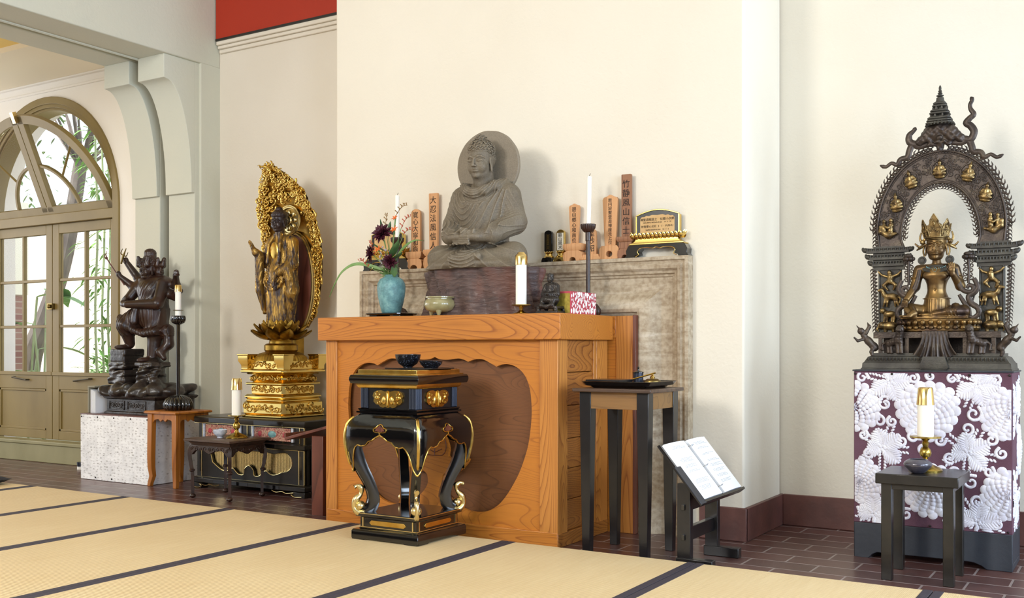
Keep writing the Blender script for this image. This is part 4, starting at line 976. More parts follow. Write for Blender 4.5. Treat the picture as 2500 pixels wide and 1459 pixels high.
    # left arms reaching back
    S.cap((.14, .04, .95), (.22, .06, .93), .045, .033, .02).cap((.22, .06, .93), (.27, .02, 1.0), .032, .02, .015).path([(.27, .02, 1.0), (.30, .0, 1.02), (.345, -.02, 1.01)], [.02, .018, .008], .01)
    for i in range(4): S.cap((.30, -.01, 1.022-.008*i), (.35, -.03+.006*i, 1.028-.010*i), .007, .005, .003)
    S.cap((.15, .03, .88), (.24, .04, .85), .042, .032, .02).cap((.24, .04, .85), (.33, .0, .88), .03, .02, .015).ell((.35, -.01, .885), (.03, .022, .024), .008)
    for i in range(4): S.cap((.355, -.035, .90-.011*i), (.335, -.035, .90-.011*i), .007, .007, .003); S.cap((-.27+.008*i, -.045, 1.135-.005*i), (-.25+.006*i, -.052, 1.13-.007*i), .007, .006, .003)
    S.mesh('torso_and_arms', 'dark_statue', b).scale = (.92, 1, .99)
    H = Carve((-.15, -.17, .95), (.17, .15, 1.22), .0036)
    H.frame((-.005, -.02, .970), .145); head(H, ush=False, wave=.03)
    H.frame((.048, .03, .985), .11, R(75)); head(H, ush=False, wave=.03)
    H.frame((-.055, .04, .985), .11, R(-75)); head(H, ush=False, wave=.03)
    H.frame()
    H.cap((0, .0, 1.09), (.0, -.005, 1.15), .052, .038, .02).ell((0, -.0, 1.16), (.04, .04, .03), .01)
    for x, y in ((-.085, -.02), (-.05, -.07), (.05, -.06), (.09, 0), (.12, .03), (.07, .07)): H.cap((x*.8, y, 1.07), (x*.9, y, 1.135-abs(x)*.25), .019, .012, .01)
    H.disp((0, 0, 1.15), .14, lambda X, Y, Z: -.004*ridge((np.arctan2(Y, X)*.06)*PI/.012)*(Z > 1.10))
    H.mesh('heads', 'dark_statue', b)
    mb = MB().tube([(-.175, -.09, .93), (-.365, -.10, 1.135)], .005, 6)
    mb.tube([(-.36, -.10, 1.13), (-.385, -.10, 1.14), (-.39, -.10, 1.17)], [.006, .005, .002], 5).tube([(-.36, -.10, 1.13), (-.37, -.10, 1.16), (-.36, -.10, 1.185)], [.006, .004, .002], 5).ell((-.363, -.10, 1.133), .011, 8, 6)
    mb.build('arrow', 'mahogany', b)
    mb = MB().tube([(-.262, -.05, 1.09), (-.235, -.05, 1.15), (-.205, -.05, 1.20)], [.007, .008, .003], 6)
    for s in (-1, 1): mb.tube(spline([(-.235, -.05, 1.15), (-.235+s*.03, -.05, 1.155-s*.012), (-.215+s*.03, -.05, 1.185-s*.015)], 4), [.006-.0005*i for i in range(9)], 5)
    mb.build('vajra', 'brass_dull', b)
    pp = thing('paper_stack', 'white papers in a grey upright holder beside the wooden deity', 'papers', (-6.525, 4.93, .475))
    MB().box(-.02, -.008, -.20, .14, 0, .185).box(-.02, .06, -.20, .14, .185, .197).build('holder', 'door_card', pp, bev=.002)
    mb = MB()
    for k in range(6): mb.box(.0+.010*k, .004+.010*k, -.19, .12, 0, .17-.003*k)
    mb.build('sheets', 'paper', pp)
left_statue()
cp = thing('door_stop', 'small grey metal door stop on the floor by the porch doors', 'door stop', (-7.07, 5.05, 0))
MB().lathe([(.001, 0), (.028, 0), (.028, .022), (.001, .022)]).build('foot', 'white_paint', cp); MB().lathe([(.001, .0), (.026, .0), (.03, .02), (.03, .034), (.001, .034)], (0, 0, .022)).build('cap', 'pewter_dark', cp)

# ================================================================= candles
def candle(base, name, label, r, h, parts):
    b = thing(name, label, 'candle', base); z0, cap = parts
    MB().lathe([(.001, 0), (r, 0), (r, h), (r*.9, h+.003), (.001, h+.003)], (0, 0, z0), 24).build('wax', 'candle_wax', b)
    return b
def brass_stick(b, H, rb, rp, mat='brass'):
    pr = [(.001, 0), (rb, 0), (rb*1.02, .006), (rb*.9, .014), (rb*.5, .026), (rb*.22, .035), (.009, .05), (.013, .058), (.02, H*.42), (.024, H*.52), (.02, H*.62), (.010, H*.70), (.012, H*.74), (.014, H*.8), (.010, H*.86), (.02, H*.93), (rp, H-.006), (rp, H), (.001, H)]
    return MB().lathe(pr, seg=40).build('candlestick', mat, b)
# left honey coloured stand with tall black candlestick
st = thing('wooden_side_table', 'small honey-brown wooden side table with curved legs, left of the black platform', 'table', (-5.675, 4.815, 0))
mb = MB().sqlathe([(.152, .152, .498), (.16, .16, .502), (.16, .16, .512), (.152, .152, .518)]); mb.build('table_top', 'honey_wood', st)
for s in range(4):
    a = s*PI/2; mb = MB(); mb.M = Rz(a)
    mb.prism([(-.125, .498), (.125, .498), (.125, .43)]+[(.105-.035*i/6, .43+.028*sin(PI*i/12)) for i in range(7)]+[(.045, .462), (.025, .445), (0, .46), (-.025, .445), (-.045, .462)]+[(-.07-.035*i/6, .43+.028*cos(PI*i/12)) for i in range(7)]+[(-.125, .43)], -.132, -.118)
    mb.build('apron', 'honey_wood', st, bev=.002)
for sx in (-1, 1):
    for sy in (-1, 1):
        rg_ = []
        for z, w, o in ((0, .014, .008), (.02, .015, .006), (.07, .017, -.004), (.13, .019, .002), (.2, .02, .003), (.498, .021, 0)):
            cx = sx*(.122+o); cy = sy*(.122+o); rg_.append([(cx+w, cy+w, z), (cx-w, cy+w, z), (cx-w, cy-w, z), (cx+w, cy-w, z)])
        MB().loft(rg_).build('leg', 'honey_wood', st, bev=.003)
tc_ = thing('floor_candlestick', 'tall black fluted candlestick on the honey-brown side table', 'candlestick', (-5.675, 4.815, .518))
MB().lathe([(.001, 0), (.082, 0), (.094, .02), (.095, .045), (.08, .078), (.05, .098), (.02, .106), (.001, .107)], seg=120, flute=20, fa=.12).build('base', 'black_lacquer', tc_, smooth=60)
MB().lathe([(.012, .10), (.0125, .585), (.018, .595), (.012, .60)], seg=16).build('stem', 'black_lacquer', tc_)
MB().lathe([(.001, .59), (.02, .592), (.040, .604), (.048, .622), (.048, .640), (.044, .652), (.001, .652)], seg=84, flute=14, fa=.12).build('cup', 'black_lacquer', tc_, smooth=60)
wc = candle((-5.675, 4.815, 1.17), 'candle', 'white candle with brass cap on the tall black candlestick', .020, .17, (0, 0))
MB().lathe([(.001, .035), (.034, .036), (.036, .04), (.001, .042)]).build('drip_ring', 'brass_dull', wc); MB().lathe([(.001, .165), (.024, .165), (.022, .207), (.018, .213), (.001, .213)]).build('brass_cap', 'brass_bright', wc)

# low carved dark stool with candle and bowl
ds = thing('carved_stool', 'low dark carved stool with curved legs before the black platform', 'stool', (-4.96, 4.60, 0))
mb = MB(); mb.sqlathe([(.195, .165, .358), (.205, .175, .362), (.205, .175, .374), (.195, .165, .378)]); mb.sqlathe([(.18, .15, .335), (.17, .14, .34), (.185, .155, .358)]); mb.build('seat', 'walnut', ds)
def cusp(hw_, z0, zt):
    return [(-hw_, zt), (hw_, zt), (hw_, z0)]+[(hw_-.02-.05*i/5, z0+(zt-z0)*.55*sin(PI/2*i/5)) for i in range(6)]+[(.05, z0+.03), (.03, z0+.02), (0, z0+.008), (-.03, z0+.02), (-.05, z0+.03)]+[(-hw_+.07-.05*i/5, z0+(zt-z0)*.55*cos(PI/2*i/5)) for i in range(6)]+[(-hw_, z0)]
for s in range(4):
    hx_, hy_ = (.175, .145) if s % 2 == 0 else (.145, .175); mb = MB(); mb.M = Rz(s*PI/2)
    mb.prism(cusp(hx_, .275, .336), -hy_-.008, -hy_+.012); ap = mb.build('apron', 'dark_statue', ds, bev=.002)
    m2 = MB(); m2.M = Rz(s*PI/2)
    for k in range(9): m2.tube([(p[0], -hy_-.009, p[2]) for p in spiral((-hx_+.02+k*(2*hx_-.04)/8, .315), .014, 1.1, (-1)**k, k*1.3)], .0025, 5)
    m2.build('carving', 'dark_statue', ap)
for sx in (-1, 1):
    for sy in (-1, 1):
        pts = spline([(sx*.165, sy*.135, .33), (sx*.18, sy*.15, .29), (sx*.172, sy*.142, .2), (sx*.168, sy*.138, .17), (sx*.166, sy*.136, .1), (sx*.166, sy*.136, .02)], 4)
        mb = MB().tube(pts, [.017-.00025*i for i in range(len(pts))], 4, up=(1, 0, 0)); mb.ell((sx*.17, sy*.14, .175), (.02, .02, .012), 8, 5)
        lg = mb.build('leg', 'dark_statue', ds, smooth=30); MB().ell((sx*.165, sy*.137, .014), (.02, .02, .0145), 10, 6).build('scroll_foot', 'dark_statue', lg)
cs = thing('brass_candlestick', 'brass candlestick on the low dark carved stool', 'candlestick', (-4.89, 4.61, .378)); brass_stick(cs, .145, .07, .055)
wc = candle((-4.89, 4.61, .523), 'candle', 'thick white candle with brass cap on the low dark carved stool', .030, .175, (0, 0)); MB().lathe([(.001, .16), (.036, .16), (.034, .18), (.031, .225), (.027, .232), (.001, .232)], seg=28).build('brass_cap', 'brass_bright', wc)
bw = thing('offering_bowl', 'small pale blue porcelain bowl on the low dark carved stool', 'bowl', (-4.995, 4.57, .378))
MB().lathe([(.001, 0), (.018, 0), (.018, .006), (.03, .016), (.042, .03), (.044, .05), (.042, .052), (.04, .048), (.034, .026), (.02, .016), (.001, .014)], seg=32).build('bowl', 'porcelain_blue', bw)
# mahogany lectern, mostly hidden behind the altar corner
lc = thing('lectern', 'reddish-brown wooden reading stand beside the left end of the altar', 'lectern', (-3.93, 4.38, 0))
MB().box(-.085, -.0, -.03, .0, 0, .45).build('post', 'mahogany', lc, bev=.003); MB().box(-.085, .0, .22, .25, 0, .45).build('post', 'mahogany', lc, bev=.003); MB().box(-.045, -.015, .0, .22, .05, .09).build('stretcher', 'mahogany', lc, bev=.003)
mb = MB(); mb.M = T(-.06, .11, .47) @ Ry(R(-14)); mb.box(-.22, .11, -.16, .18, 0, .016); mb.box(-.22, -.205, -.16, .18, .016, .04); mb.build('book_rest', 'mahogany', lc, bev=.002)
# black meditation cushion far left
cu = thing('floor_cushion', 'flat black square cushion on the tatami at the far left edge', 'cushion', (-6.75, 3.86, .0515))
mb = MB(); N_ = 20
for s in (0, 1):
    vs = []; fs = []
    for i in range(N_+1):
        for j in range(N_+1):
            u = i/N_*2-1; v = j/N_*2-1; e = max(0, (1-abs(u)**3)*(1-abs(v)**3))**.5
            vs.append((u*.40, v*.165, .032+(.030*e if s else -.031*min(1, e*1.5))))
    for i in range(N_):
        for j in range(N_): a = i*(N_+1)+j; q = (a, a+N_+1, a+N_+2, a+1); fs.append(q if s else q[::-1])
    mb.add(vs, fs)
mb.build('pad', 'cushion_black', cu, smooth=180)
# ================================================================= black and gold incense stand
def incense_stand():
    b = thing('incense_stand', 'black lacquer and gold incense stand with scroll feet in front of the altar', 'stand', (-2.984, 3.91, .0515))
    hx, hy = .195, .195
    mb = MB(); mb.sqlathe([(.175, 0), (.195, .004), (.195, .038), (.19, .046), (.17, .05), (.165, .055)])
    mb.build('plinth', 'black_lacquer', b, bev=.0015)
    mb = MB()
    for s in range(4):
        mb.M = Rz(s*PI/2)
        o = [(-.19, .0), (-.12, .0), (-.10, .006), (-.05, .009), (-.02, .006), (.02, .009), (.06, .005), (.1, .009), (.12, 0), (.19, 0), (.19, .012), (-.19, .012)]
        mb.prism(o, -.1955, -.19)
    mb.build('plinth_skirt', 'black_lacquer', b)
    MB().sqlathe([(.165, .05), (.165, .10), (.170, .103), (.18, .106), (.18, .120), (.176, .124)]).build('base_tier', 'black_lacquer', b, bev=.0015)
    mb = MB()
    for s in range(4):
        mb.M = Rz(s*PI/2)
        mb.box(-.165, .165, -.1675, -.165, .0535, .057); mb.box(-.181, .181, -.1815, -.18, .1185, .1215)
    mb.build('gold_line', 'gold_pale', b)
    for s in range(4):
        M0 = Rz(s*PI/2)
        mb = MB(); mb.M = M0; mb.prism([(-.095, .066), (-.10, .070), (-.108, .076), (-.10, .084), (-.095, .089), (.095, .089), (.10, .084), (.108, .076), (.10, .070), (.095, .066)], -.169, -.164); mb.build('gold_panel', 'gold_leaf', b, bev=.001)
        
        for q_ in (-.1465, .1465): mb = MB(); mb.M = M0; mb.box(q_-.0035, q_+.0035, -.169, -.164, .058, .1); mb.build('gold_strip', 'gold_pale', b)
    # cabriole legs along the diagonals
    for s in range(4):
        M0 = Rz(s*PI/2+PI/4)
        path = [(.240, .50), (.260, .44), (.252, .38), (.226, .325), (.198, .27), (.178, .215), (.174, .175), (.19, .14), (.215, .128)]
        sp = spline([(0, -r, z) for r, z in path], 5)
        mb = MB(); mb.M = M0; ws = [.030, .034, .038, .031, .028, .028, .031, .031, .024]; rs = []
        for i in range(len(sp)): t = i/(len(sp)-1)*(len(ws)-1); k = min(int(t), len(ws)-2); rs.append(ws[k]+(ws[k+1]-ws[k])*(t-k))
        rings = []
        for i, p in enumerate(sp):
            p = Vector(p); d = (Vector(sp[min(i+1, len(sp)-1)])-Vector(sp[max(i-1, 0)])).normalized(); nrm = Vector((0, d.z, -d.y)); w = rs[i]
            if nrm.y > 0: nrm = -nrm
            X = Vector((1, 0, 0)); rings.append([tuple(p+X*a+nrm*c) for a, c in ((-.021, -w), (.021, -w), (.026, -w*.3), (.021, w*.75), (0, w*1.0), (-.021, w*.75), (-.026, -w*.3))])
        mb.loft(rings); lg = mb.build('leg', 'black_lacquer', b, smooth=50)
        mb = MB(); mb.M = M0
        mb.ell((0, -.232, .152), (.026, .024, .024), 18, 10)
        pts = spline([(0, -.205, .128), (0, -.235, .118), (0, -.262, .142), (0, -.255, .180), (0, -.232, .205), (0, -.228, .232), (0, -.245, .246), (0, -.262, .240)], 5)
        mb.tube(pts, [.012-.0001*i+.006*sin(i*.3)**2 for i in range(len(pts))], 8, flat=.8)
        mb.build('gold_scroll_foot', 'gold_pale', lg, smooth=60)
        mb = MB(); mb.M = M0
        mb.tube(spline([(0, -.262, .572), (0, -.289, .548), (0, -.301, .512), (0, -.306, .472), (0, -.302, .43), (0, -.291, .385), (0, -.279, .345)], 4), [.005]+[.0075]*22+[.006, .003], 8); mb.build('gold_rib', 'gold_leaf', lg)
    # bulging apron with cusped, gilt lower edge
    def prof(z):         # half width at height z
        P_ = [(.30, .196), (.34, .204), (.38, .213), (.43, .222), (.48, .226), (.53, .222), (.565, .205), (.585, .180), (.595, .165)]
        for (a, wa), (c, wc) in zip(P_, P_[1:]):
            if z <= c: return wa+(wc-wa)*max(0, (z-a))/(c-a)
        return .165
    low = [(0, .502), (.02, .478), (.045, .462), (.07, .455), (.085, .444), (.11, .440), (.135, .446), (.150, .436), (.162, .418), (.170, .40), (.176, .37), (.186, .35), (.196, .335)]
    ks = [(0, .495), (.10, .485), (.2, .470), (.3, .464), (.38, .446), (.5, .441), (.60, .446), (.68, .432), (.75, .405), (.80, .38), (.86, .345), (.93, .325), (1, .315)]
    def zb(u):
        u = abs(u)
        for (a, wa), (c, wc) in zip(ks, ks[1:]):
            if u <= c: return wa+(wc-wa)*(u-a)/(c-a)
        return ks[-1][1]
    NU, NV = 60, 16
    for s in range(4):
        M0 = Rz(s*PI/2); vs = []; fs = []; ed = []
        for i in range(NU+1):
            u = i/NU*2-1; z0 = zb(u)
            for j in range(NV+1):
                z = z0+(.595-z0)*(j/NV); h = prof(z); rr = h*(1-.05*abs(u)**10); vs.append((u*rr, -rr, z))
            h = prof(z0)*(1-.05*abs(u)**10); ed.append((u*h, -h+.001, z0))
        for i in range(NU):
            for j in range(NV): a = i*(NV+1)+j; fs.append((a, a+NV+1, a+NV+2, a+1))
        k = len(vs); vb = [(x, y+.012, z) for x, y, z in vs]
        fs += [tuple(q+k for q in f[::-1]) for f in fs]
        for i in range(NU): a = i*(NV+1); fs.append((a, a+k, a+NV+1+k, a+NV+1))
        mb = MB(); mb.M = M0; mb.add(vs+vb, fs); ap = mb.build('apron', 'black_lacquer', b, smooth=60)
        mb = MB(); mb.M = M0; mb.tube(ed, .0042, 6)
        y0 = -prof(.50)-.003
        ha = spline([(0, .497), (-.004, .508), (-.018, .508), (-.034, .512), (-.036, .524), (-.022, .53), (-.010, .541), (0, .545)], 4)
        pl = [(x, -prof(z)-.002, z) for x, z in ha]; mb.tube(pl+[(-x, y, z) for x, y, z in reversed(pl)], .0032, 6)
        mb.build('gold_edge', 'gold_leaf', ap, smooth=60)
        mb = MB(); mb.M = M0; oo = [(-.028, .514), (-.02, .527), (-.008, .535), (0, .541), (.008, .535), (.02, .527), (.028, .514), (.014, .513), (0, .505), (-.014, .513)]
        mb.prism(oo, -.2252, -.2235); mb.build('cutout', 'mahogany', ap)
    mb = MB(); mb.sqlathe([(.165, .588), (.178, .592), (.178, .600), (.168, .604), (.172, .608), (.172, .613), (.16, .616)]); mb.build('waist_moulding', 'black_lacquer', b)
    mb = MB().sqlathe([(.158, .612), (.158, .712)]); mb.build('frieze_box', 'black_satin', b)
    for sx in (-1, 1):
        for sy in (-1, 1):
            mb = MB()
            for k in range(5):
                q = .125+.0085*k; mb.tube([(sx*q, sy*.161, .616), (sx*q, sy*.161, .71)], .0042, 8); mb.tube([(sx*.161, sy*q, .616), (sx*.161, sy*q, .71)], .0042, 8)
            mb.build('fluted_corner', 'pewter_dark', b)
    for s in range(4):
        mb = MB(); mb.M = Rz(s*PI/2)
        half = [(0, .618), (.012, .622), (.022, .618), (.036, .622), (.044, .632), (.056, .634), (.068, .648), (.066, .664), (.072, .676), (.066, .694), (.05, .703), (.03, .704), (.012, .698), (0, .704)]
        mb.M = mb.M @ S3(1.25, 1, .94) @ T(0, 0, .04); mb.prism([(x, z) for x, z in half]+[(-x, z) for x, z in half[::-1][1:-1]], -.166, -.157)
        for k in (-1, 1):
            mb.ell((k*.018, -.167, .655), (.010, .006, .022), 10, 6); mb.ell((k*.05, -.167, .668), (.012, .006, .011), 10, 6)
            mb.tube([(p[0], -.168, p[2]) for p in spiral((k*.04, .645), .014, 1.2, k, 1)], .003, 6); mb.tube([(p[0], -.168, p[2]) for p in spiral((k*.045, .685), .013, 1.1, -k, 2)], .003, 6)
        mb.ell((0, -.168, .661), (.006, .009, .04), 10, 8); mb.build('gold_cloud', 'gold_leaf', b, bev=.001, smooth=50)
    mb = MB(); mb.sqlathe([(.165, .708), (.172, .712), (.178, .722), (.178, .728), (.17, .73)]); mb.build('gold_moulding', 'gold_leaf', b)
    mb = MB(); mb.sqlathe([(.178, .728), (.198, .731), (.203, .745), (.203, .757), (.198, .770), (.178, .774)]); mb.build('top_slab', 'black_lacquer', b, bev=.001)
    mb = MB(); mb.sqlathe([(.185, .771), (.185, .776), (.172, .777), (.172, .794), (.168, .796)]); mb.build('gold_top', 'gold_leaf', b, bev=.001)
    mb = MB(); mb.sqlathe([(.160, .7945), (.165, .7975)]); mb.build('top_inset', 'black_satin', b)
    return b
incense_stand()
tz = .0515+.7976
tr_ = thing('small_tray', 'thin flat black tray on top of the lacquer incense stand', 'tray', (-2.94, 3.93, tz))
MB().box(-.14, .14, -.09, .09, 0, .003).box(-.14, .14, -.09, -.087, .003, .005).box(-.14, .14, .087, .09, .003, .005).build('tray', 'black_satin', tr_, bev=.001)
MB().lathe([(.001, 0), (.022, 0), (.024, .006), (.045, .02), (.058, .042), (.0625, .064), (.0605, .065), (.055, .042), (.042, .022), (.001, .010)], seg=36).build('bowl', 'black_speckle', thing('incense_bowl', 'round dark speckled bowl, taller of two on the incense stand', 'bowl', (-3.005, 3.925, tz+.0035)))
MB().lathe([(.001, 0), (.034, 0), (.036, .005), (.05, .018), (.056, .034), (.0545, .035), (.048, .02), (.001, .008)], seg=36).build('dish', 'black_speckle', thing('incense_dish', 'shallow black dish, lower of two on the incense stand', 'dish', (-2.875, 3.935, tz+.0035)))

# ================================================================= tall narrow table, tray and things on it
tt = thing('tall_side_table', 'tall narrow side table with tapered black legs and brown top, right of altar', 'table', (-2.03, 4.335, 0))
MB().box(-.195, .195, -.20, .185, .748, .765).build('table_top', 'walnut', tt, bev=.004)
for sx in (-1, 1):
    for sy in (-1, 1):
        x, y = sx*.143, sy*.143; rg_ = []
        for z, w in ((0, .019), (.67, .028), (.748, .028)): rg_.append([(x+w-(sx > 0)*0, y+w, z), (x-w, y+w, z), (x-w, y-w, z), (x+w, y-w, z)])
        MB().loft(rg_).build('leg', 'black_satin', tt, bev=.002)
for s in range(4): m_ = MB(); m_.M = Rz(s*PI/2); m_.box(-.116, .116, -.166, -.150, .672, .748); m_.build('apron', 'apron_wood', tt, bev=.001)
ty = thing('serving_tray', 'large black tray with raised rim on the tall side table', 'tray', (-2.03, 4.335, .765))
mb = MB(); mb.sqlathe([(.13, .125, 0), (.168, .16, .028), (.175, .167, .030), (.172, .164, .031), (.16, .15, .012), (.13, .12, .005)], ch=.1); mb.build('tray', 'black_lacquer', ty, smooth=30)
bx = thing('incense_box', 'flat black lidded box lying on the tray of the tall table', 'box', (-2.115, 4.30, .7755)); MB().sqlathe([(.06, .05, 0), (.085, .07, .014), (.086, .07, .02)]).build('box', 'black_satin', bx, bev=.001); MB().sqlathe([(.088, .073, .02), (.088, .073, .026), (.07, .055, .028)]).build('lid', 'black_satin', bx, bev=.001)
pt_ = thing('incense_canister', 'small dark cylindrical canister with knobbed lid on the tall table tray', 'canister', (-2.015, 4.40, .7755)); MB().lathe([(.001, 0), (.024, 0), (.024, .055), (.001, .055)], seg=32).build('canister', 'pewter_dark', pt_)
MB().lathe([(.001, .055), (.027, .055), (.027, .06), (.012, .066), (.005, .068), (.004, .074), (.006, .08), (.004, .085), (.001, .086)], seg=28).build('lid', 'black_lacquer', pt_)
bl = thing('hand_bell', 'small brass bell with wooden striker lying on the tall table tray', 'bell', (-1.925, 4.36, .776)); MB().lathe([(.001, 0), (.038, 0), (.042, .008), (.04, .02), (.025, .03), (.001, .032)], seg=32).build('bell', 'brass_dull', bl)
MB().lathe([(.001, .03), (.009, .03), (.012, .038), (.007, .046), (.004, .056), (.001, .058)], seg=14).build('knob', 'brass_bright', bl); MB().tube([(-.085, -.03, .028), (.02, -.01, .058)], .0035, 8).build('striker', 'gold_olive', bl)

# ================================================================= black book stand and binder
bs = thing('book_stand', 'low black wooden book stand with slanted rest, right of the tall table', 'stand', (-1.68, 4.315, 0))
for y in (-.165, .165):
    MB().box(-.030, .030, y-.017, y+.017, .0, .365).build('upright', 'black_satin', bs, bev=.002)
    MB().box(-.035, .13, y-.022+(0 if y < 0 else .0), y+.022, 0, .045).build('foot', 'black_satin', bs, bev=.003)
for z0, z1 in ((.115, .174), (.245, .33)): MB().box(-.013, .013, -.148, .148, z0, z1).build('rail', 'black_satin', bs, bev=.002)
for z in (.135, .264): MB().box(-.007, .007, -.192, -.182, z-.012, z+.012).build('tenon', 'black_lacquer', bs, bev=.001)
ang = math.atan2(.238, .195)
MR = T(.103-.195/2-.01, .055, .31+.119-.020) @ Ry(ang)
mb = MB(); mb.M = MR; mb.box(-.158, .158, -.25, .25, -.018, -.006).box(.146, .158, -.25, .25, -.006, .016); mb.build('book_rest', 'black_satin', bs, bev=.002)
bd = thing('ring_binder', 'open ring binder with white printed pages on the black book stand', 'binder', (-1.68, 4.315, 0))
mb = MB(); mb.M = MR; mb.box(-.153, .145, -.258, -.012, -.0055, .0); mb.box(-.153, .145, .012, .258, -.0055, .0); mb.box(-.153, .145, -.012, .012, -.0055, -.002); mb.build('cover', 'black_lacquer', bd)
for nm, ya, yb_, mt_ in (('left_pages', -.245, -.014, 'paper'), ('right_pages', .016, .235, 'paper')):
    mb = MB(); mb.M = MR; vs = []; n = 10
    mb.loft([[(-.146, ya+(yb_-ya)*t, .0005), (.142, ya+(yb_-ya)*t, .0005), (.142, ya+(yb_-ya)*t, .011+.006*sin(PI*t)), (-.146, ya+(yb_-ya)*t, .011+.006*sin(PI*t))] for t in [i/n for i in range(n+1)]]); pg = mb.build(nm, mt_, bd, smooth=30)
    rg = random.Random(int(ya*1000)); mb = MB(); mb.M = MR; x = -.125
    while x < .115:
        if rg.random() < .75:
            for k in range(rg.choice((2, 3, 4))):
                if x > .12: break
                L_ = rg.uniform(.08, .15); y0_ = ya+.04+rg.choice((0, .015)); tt0 = (y0_-ya)/(yb_-ya); seg_ = 5
                for q in range(seg_):
                    ta = tt0+q*L_/seg_/(yb_-ya); tb = ta+L_*.85/seg_/(yb_-ya)
                    if tb > .93: break
                    za = .0113+.006*sin(PI*ta); zb_ = .0113+.006*sin(PI*tb); mb.add([(x, ya+(yb_-ya)*ta, za), (x+.0016, ya+(yb_-ya)*ta, za), (x+.0016, ya+(yb_-ya)*tb, zb_), (x, ya+(yb_-ya)*tb, zb_)], [(0, 1, 2, 3)])
                x += .0055
        x += .012
    mb.build('printed_lines', 'print_grey', pg)
mb = MB(); mb.M = MR; mb.box(-.03, .16, -.305, -.242, .012, .0145); mb.build('page_marker', 'pewter_dark', bd, bev=.001)
mb = MB(); mb.M = MR; mb.box(-.13, .13, -.006, .006, -.001, .005)
for x in (-.11, 0, .11): mb.tube([(x, -.020+.04*(i/10), .010+.022*sin(PI*i/10)) for i in range(11)], .0014, 6)
mb.build('ring_mechanism', 'steel', bd)

# ================================================================= right: brocade box, stool, candle
def dome(mb, c, rx, rz, h, rot=0, seg=12, lim=None, n=3):
    vs = []; ca, sa = cos(rot), sin(rot)
    for i in range(n):
        ph = PI/2*i/n
        for j in range(seg):
            a = 2*PI*j/seg; u = rx*cos(ph)*cos(a); v = rz*cos(ph)*sin(a); vs.append([c[0]+u*ca-v*sa, -h*sin(ph), c[1]+u*sa+v*ca])
    vs.append([c[0], -h, c[1]]); fs = []
    for i in range(n-1):
        for j in range(seg): k = (j+1) % seg; fs.append((i*seg+j, i*seg+k, (i+1)*seg+k, (i+1)*seg+j))
    for j in range(seg): fs.append(((n-1)*seg+j, (n-1)*seg+(j+1) % seg, n*seg))
    if lim:
        if not (lim[0] <= c[0] <= lim[1] and lim[2] <= c[1] <= lim[3]): return
        if max(v[0] for v in vs) < lim[0] or min(v[0] for v in vs) > lim[1] or max(v[2] for v in vs) < lim[2] or min(v[2] for v in vs) > lim[3]: return
        for v in vs: v[0] = min(max(v[0], lim[0]), lim[1]); v[2] = min(max(v[2], lim[2]), lim[3])
    mb.add(vs, fs)
def mum(mb, c, Rr, lim):
    dome(mb, c, Rr*.93, Rr*.93, .004, 0, 40, lim)
    for k, (rf, n, h, sz) in enumerate(((.90, 17, .0045, .135), (.76, 17, .006, .115), (.63, 15, .0072, .105), (.50, 13, .0084, .095), (.37, 11, .0096, .085), (.25, 9, .011, .07))):
        for i in range(n):
            a = 2*PI*(i+.5*(k % 2))/n+.1*k; wob = 1+.05*sin(3*a+c[0]*9)
            dome(mb, (c[0]+Rr*rf*wob*cos(a), c[1]+Rr*rf*wob*sin(a)*.98), Rr*sz*1.12, Rr*sz*(1.22 if k else 1.3), h, a, 12, lim)
    for i in range(10): a = 2*PI*i/10; dome(mb, (c[0]+Rr*.10*cos(a), c[1]+Rr*.10*sin(a)), Rr*.10, Rr*.022, .012, a, 6, lim)
def leafshape(mb, c, a, L, w, lim):
    dome(mb, (c[0]+cos(a)*L*.5, c[1]+sin(a)*L*.5), L*.56, w*.55, .0035, a, 14, lim)
    for k in range(9):      # leaf built of slanted lobes either side of the rib
        t = k/8; ww = w*sin(PI*(.12+.8*t))
        for s in (-1, 1): dome(mb, (c[0]+cos(a)*L*t-sin(a)*s*ww*.5, c[1]+sin(a)*L*t+cos(a)*s*ww*.5), ww*.60, L*.075, .005, a+s*1.0, 8, lim)
def sprig(mb, c, a, L, lim):
    for k in range(7):
        t = k/6
        for s in (-1, 1): dome(mb, (c[0]+cos(a)*L*t-sin(a)*s*.012, c[1]+sin(a)*L*t+cos(a)*s*.012), .0095, .0055, .004, a+s*.7, 7, lim)
def scroll(mb, pts, r, lim):
    sp = spline(pts, 5)
    for i, (x, z) in enumerate(sp):
        if i < len(sp)-1: dx, dz = sp[i+1][0]-x, sp[i+1][1]-z
        if lim[0] < x < lim[1] and lim[2] < z < lim[3]: dome(mb, (x, z), math.hypot(dx, dz)*.85+.002, r*(1-.3*i/len(sp)), .0045, math.atan2(dz, dx), 8, lim, 2)
def curlpts(c, r, d, a0): return [(p[0], p[2]) for p in spiral(c, r, 1.25, d, a0, 9)]
def brocade_face(mb, hw_, z0, z1, mums, leaves, curls, srad=.12):
    lim = (-hw_+.005, hw_-.005, z0, z1)
    for c, a, r, d in curls: scroll(mb, curlpts(c, r, d, a), .0078, lim)
    for c, a0 in leaves:
        for k, L_ in ((0, .085), (1.25, .08), (-1.3, .085), (2.6, .06)): leafshape(mb, (c[0]+.006*cos(a0+k), c[1]+.006*sin(a0+k)), a0+k, L_, .042, lim)
        for k in (.62, -.65, 1.95, -2.2, 3.1): sprig(mb, (c[0]+.02*cos(a0+k), c[1]+.02*sin(a0+k)), a0+k, .085, lim)
    for c, r in mums: mum(mb, c, r, lim)
bb = thing('brocade_box', 'large box covered in purple brocade with white padded flowers, under shrine statue', 'box', (-.7945, 4.94, 0))
MB().box(-.3265, .3265, -.15, .15, .158, .843).build('brocade_cover', 'cloth_purple', bb, bev=.003)
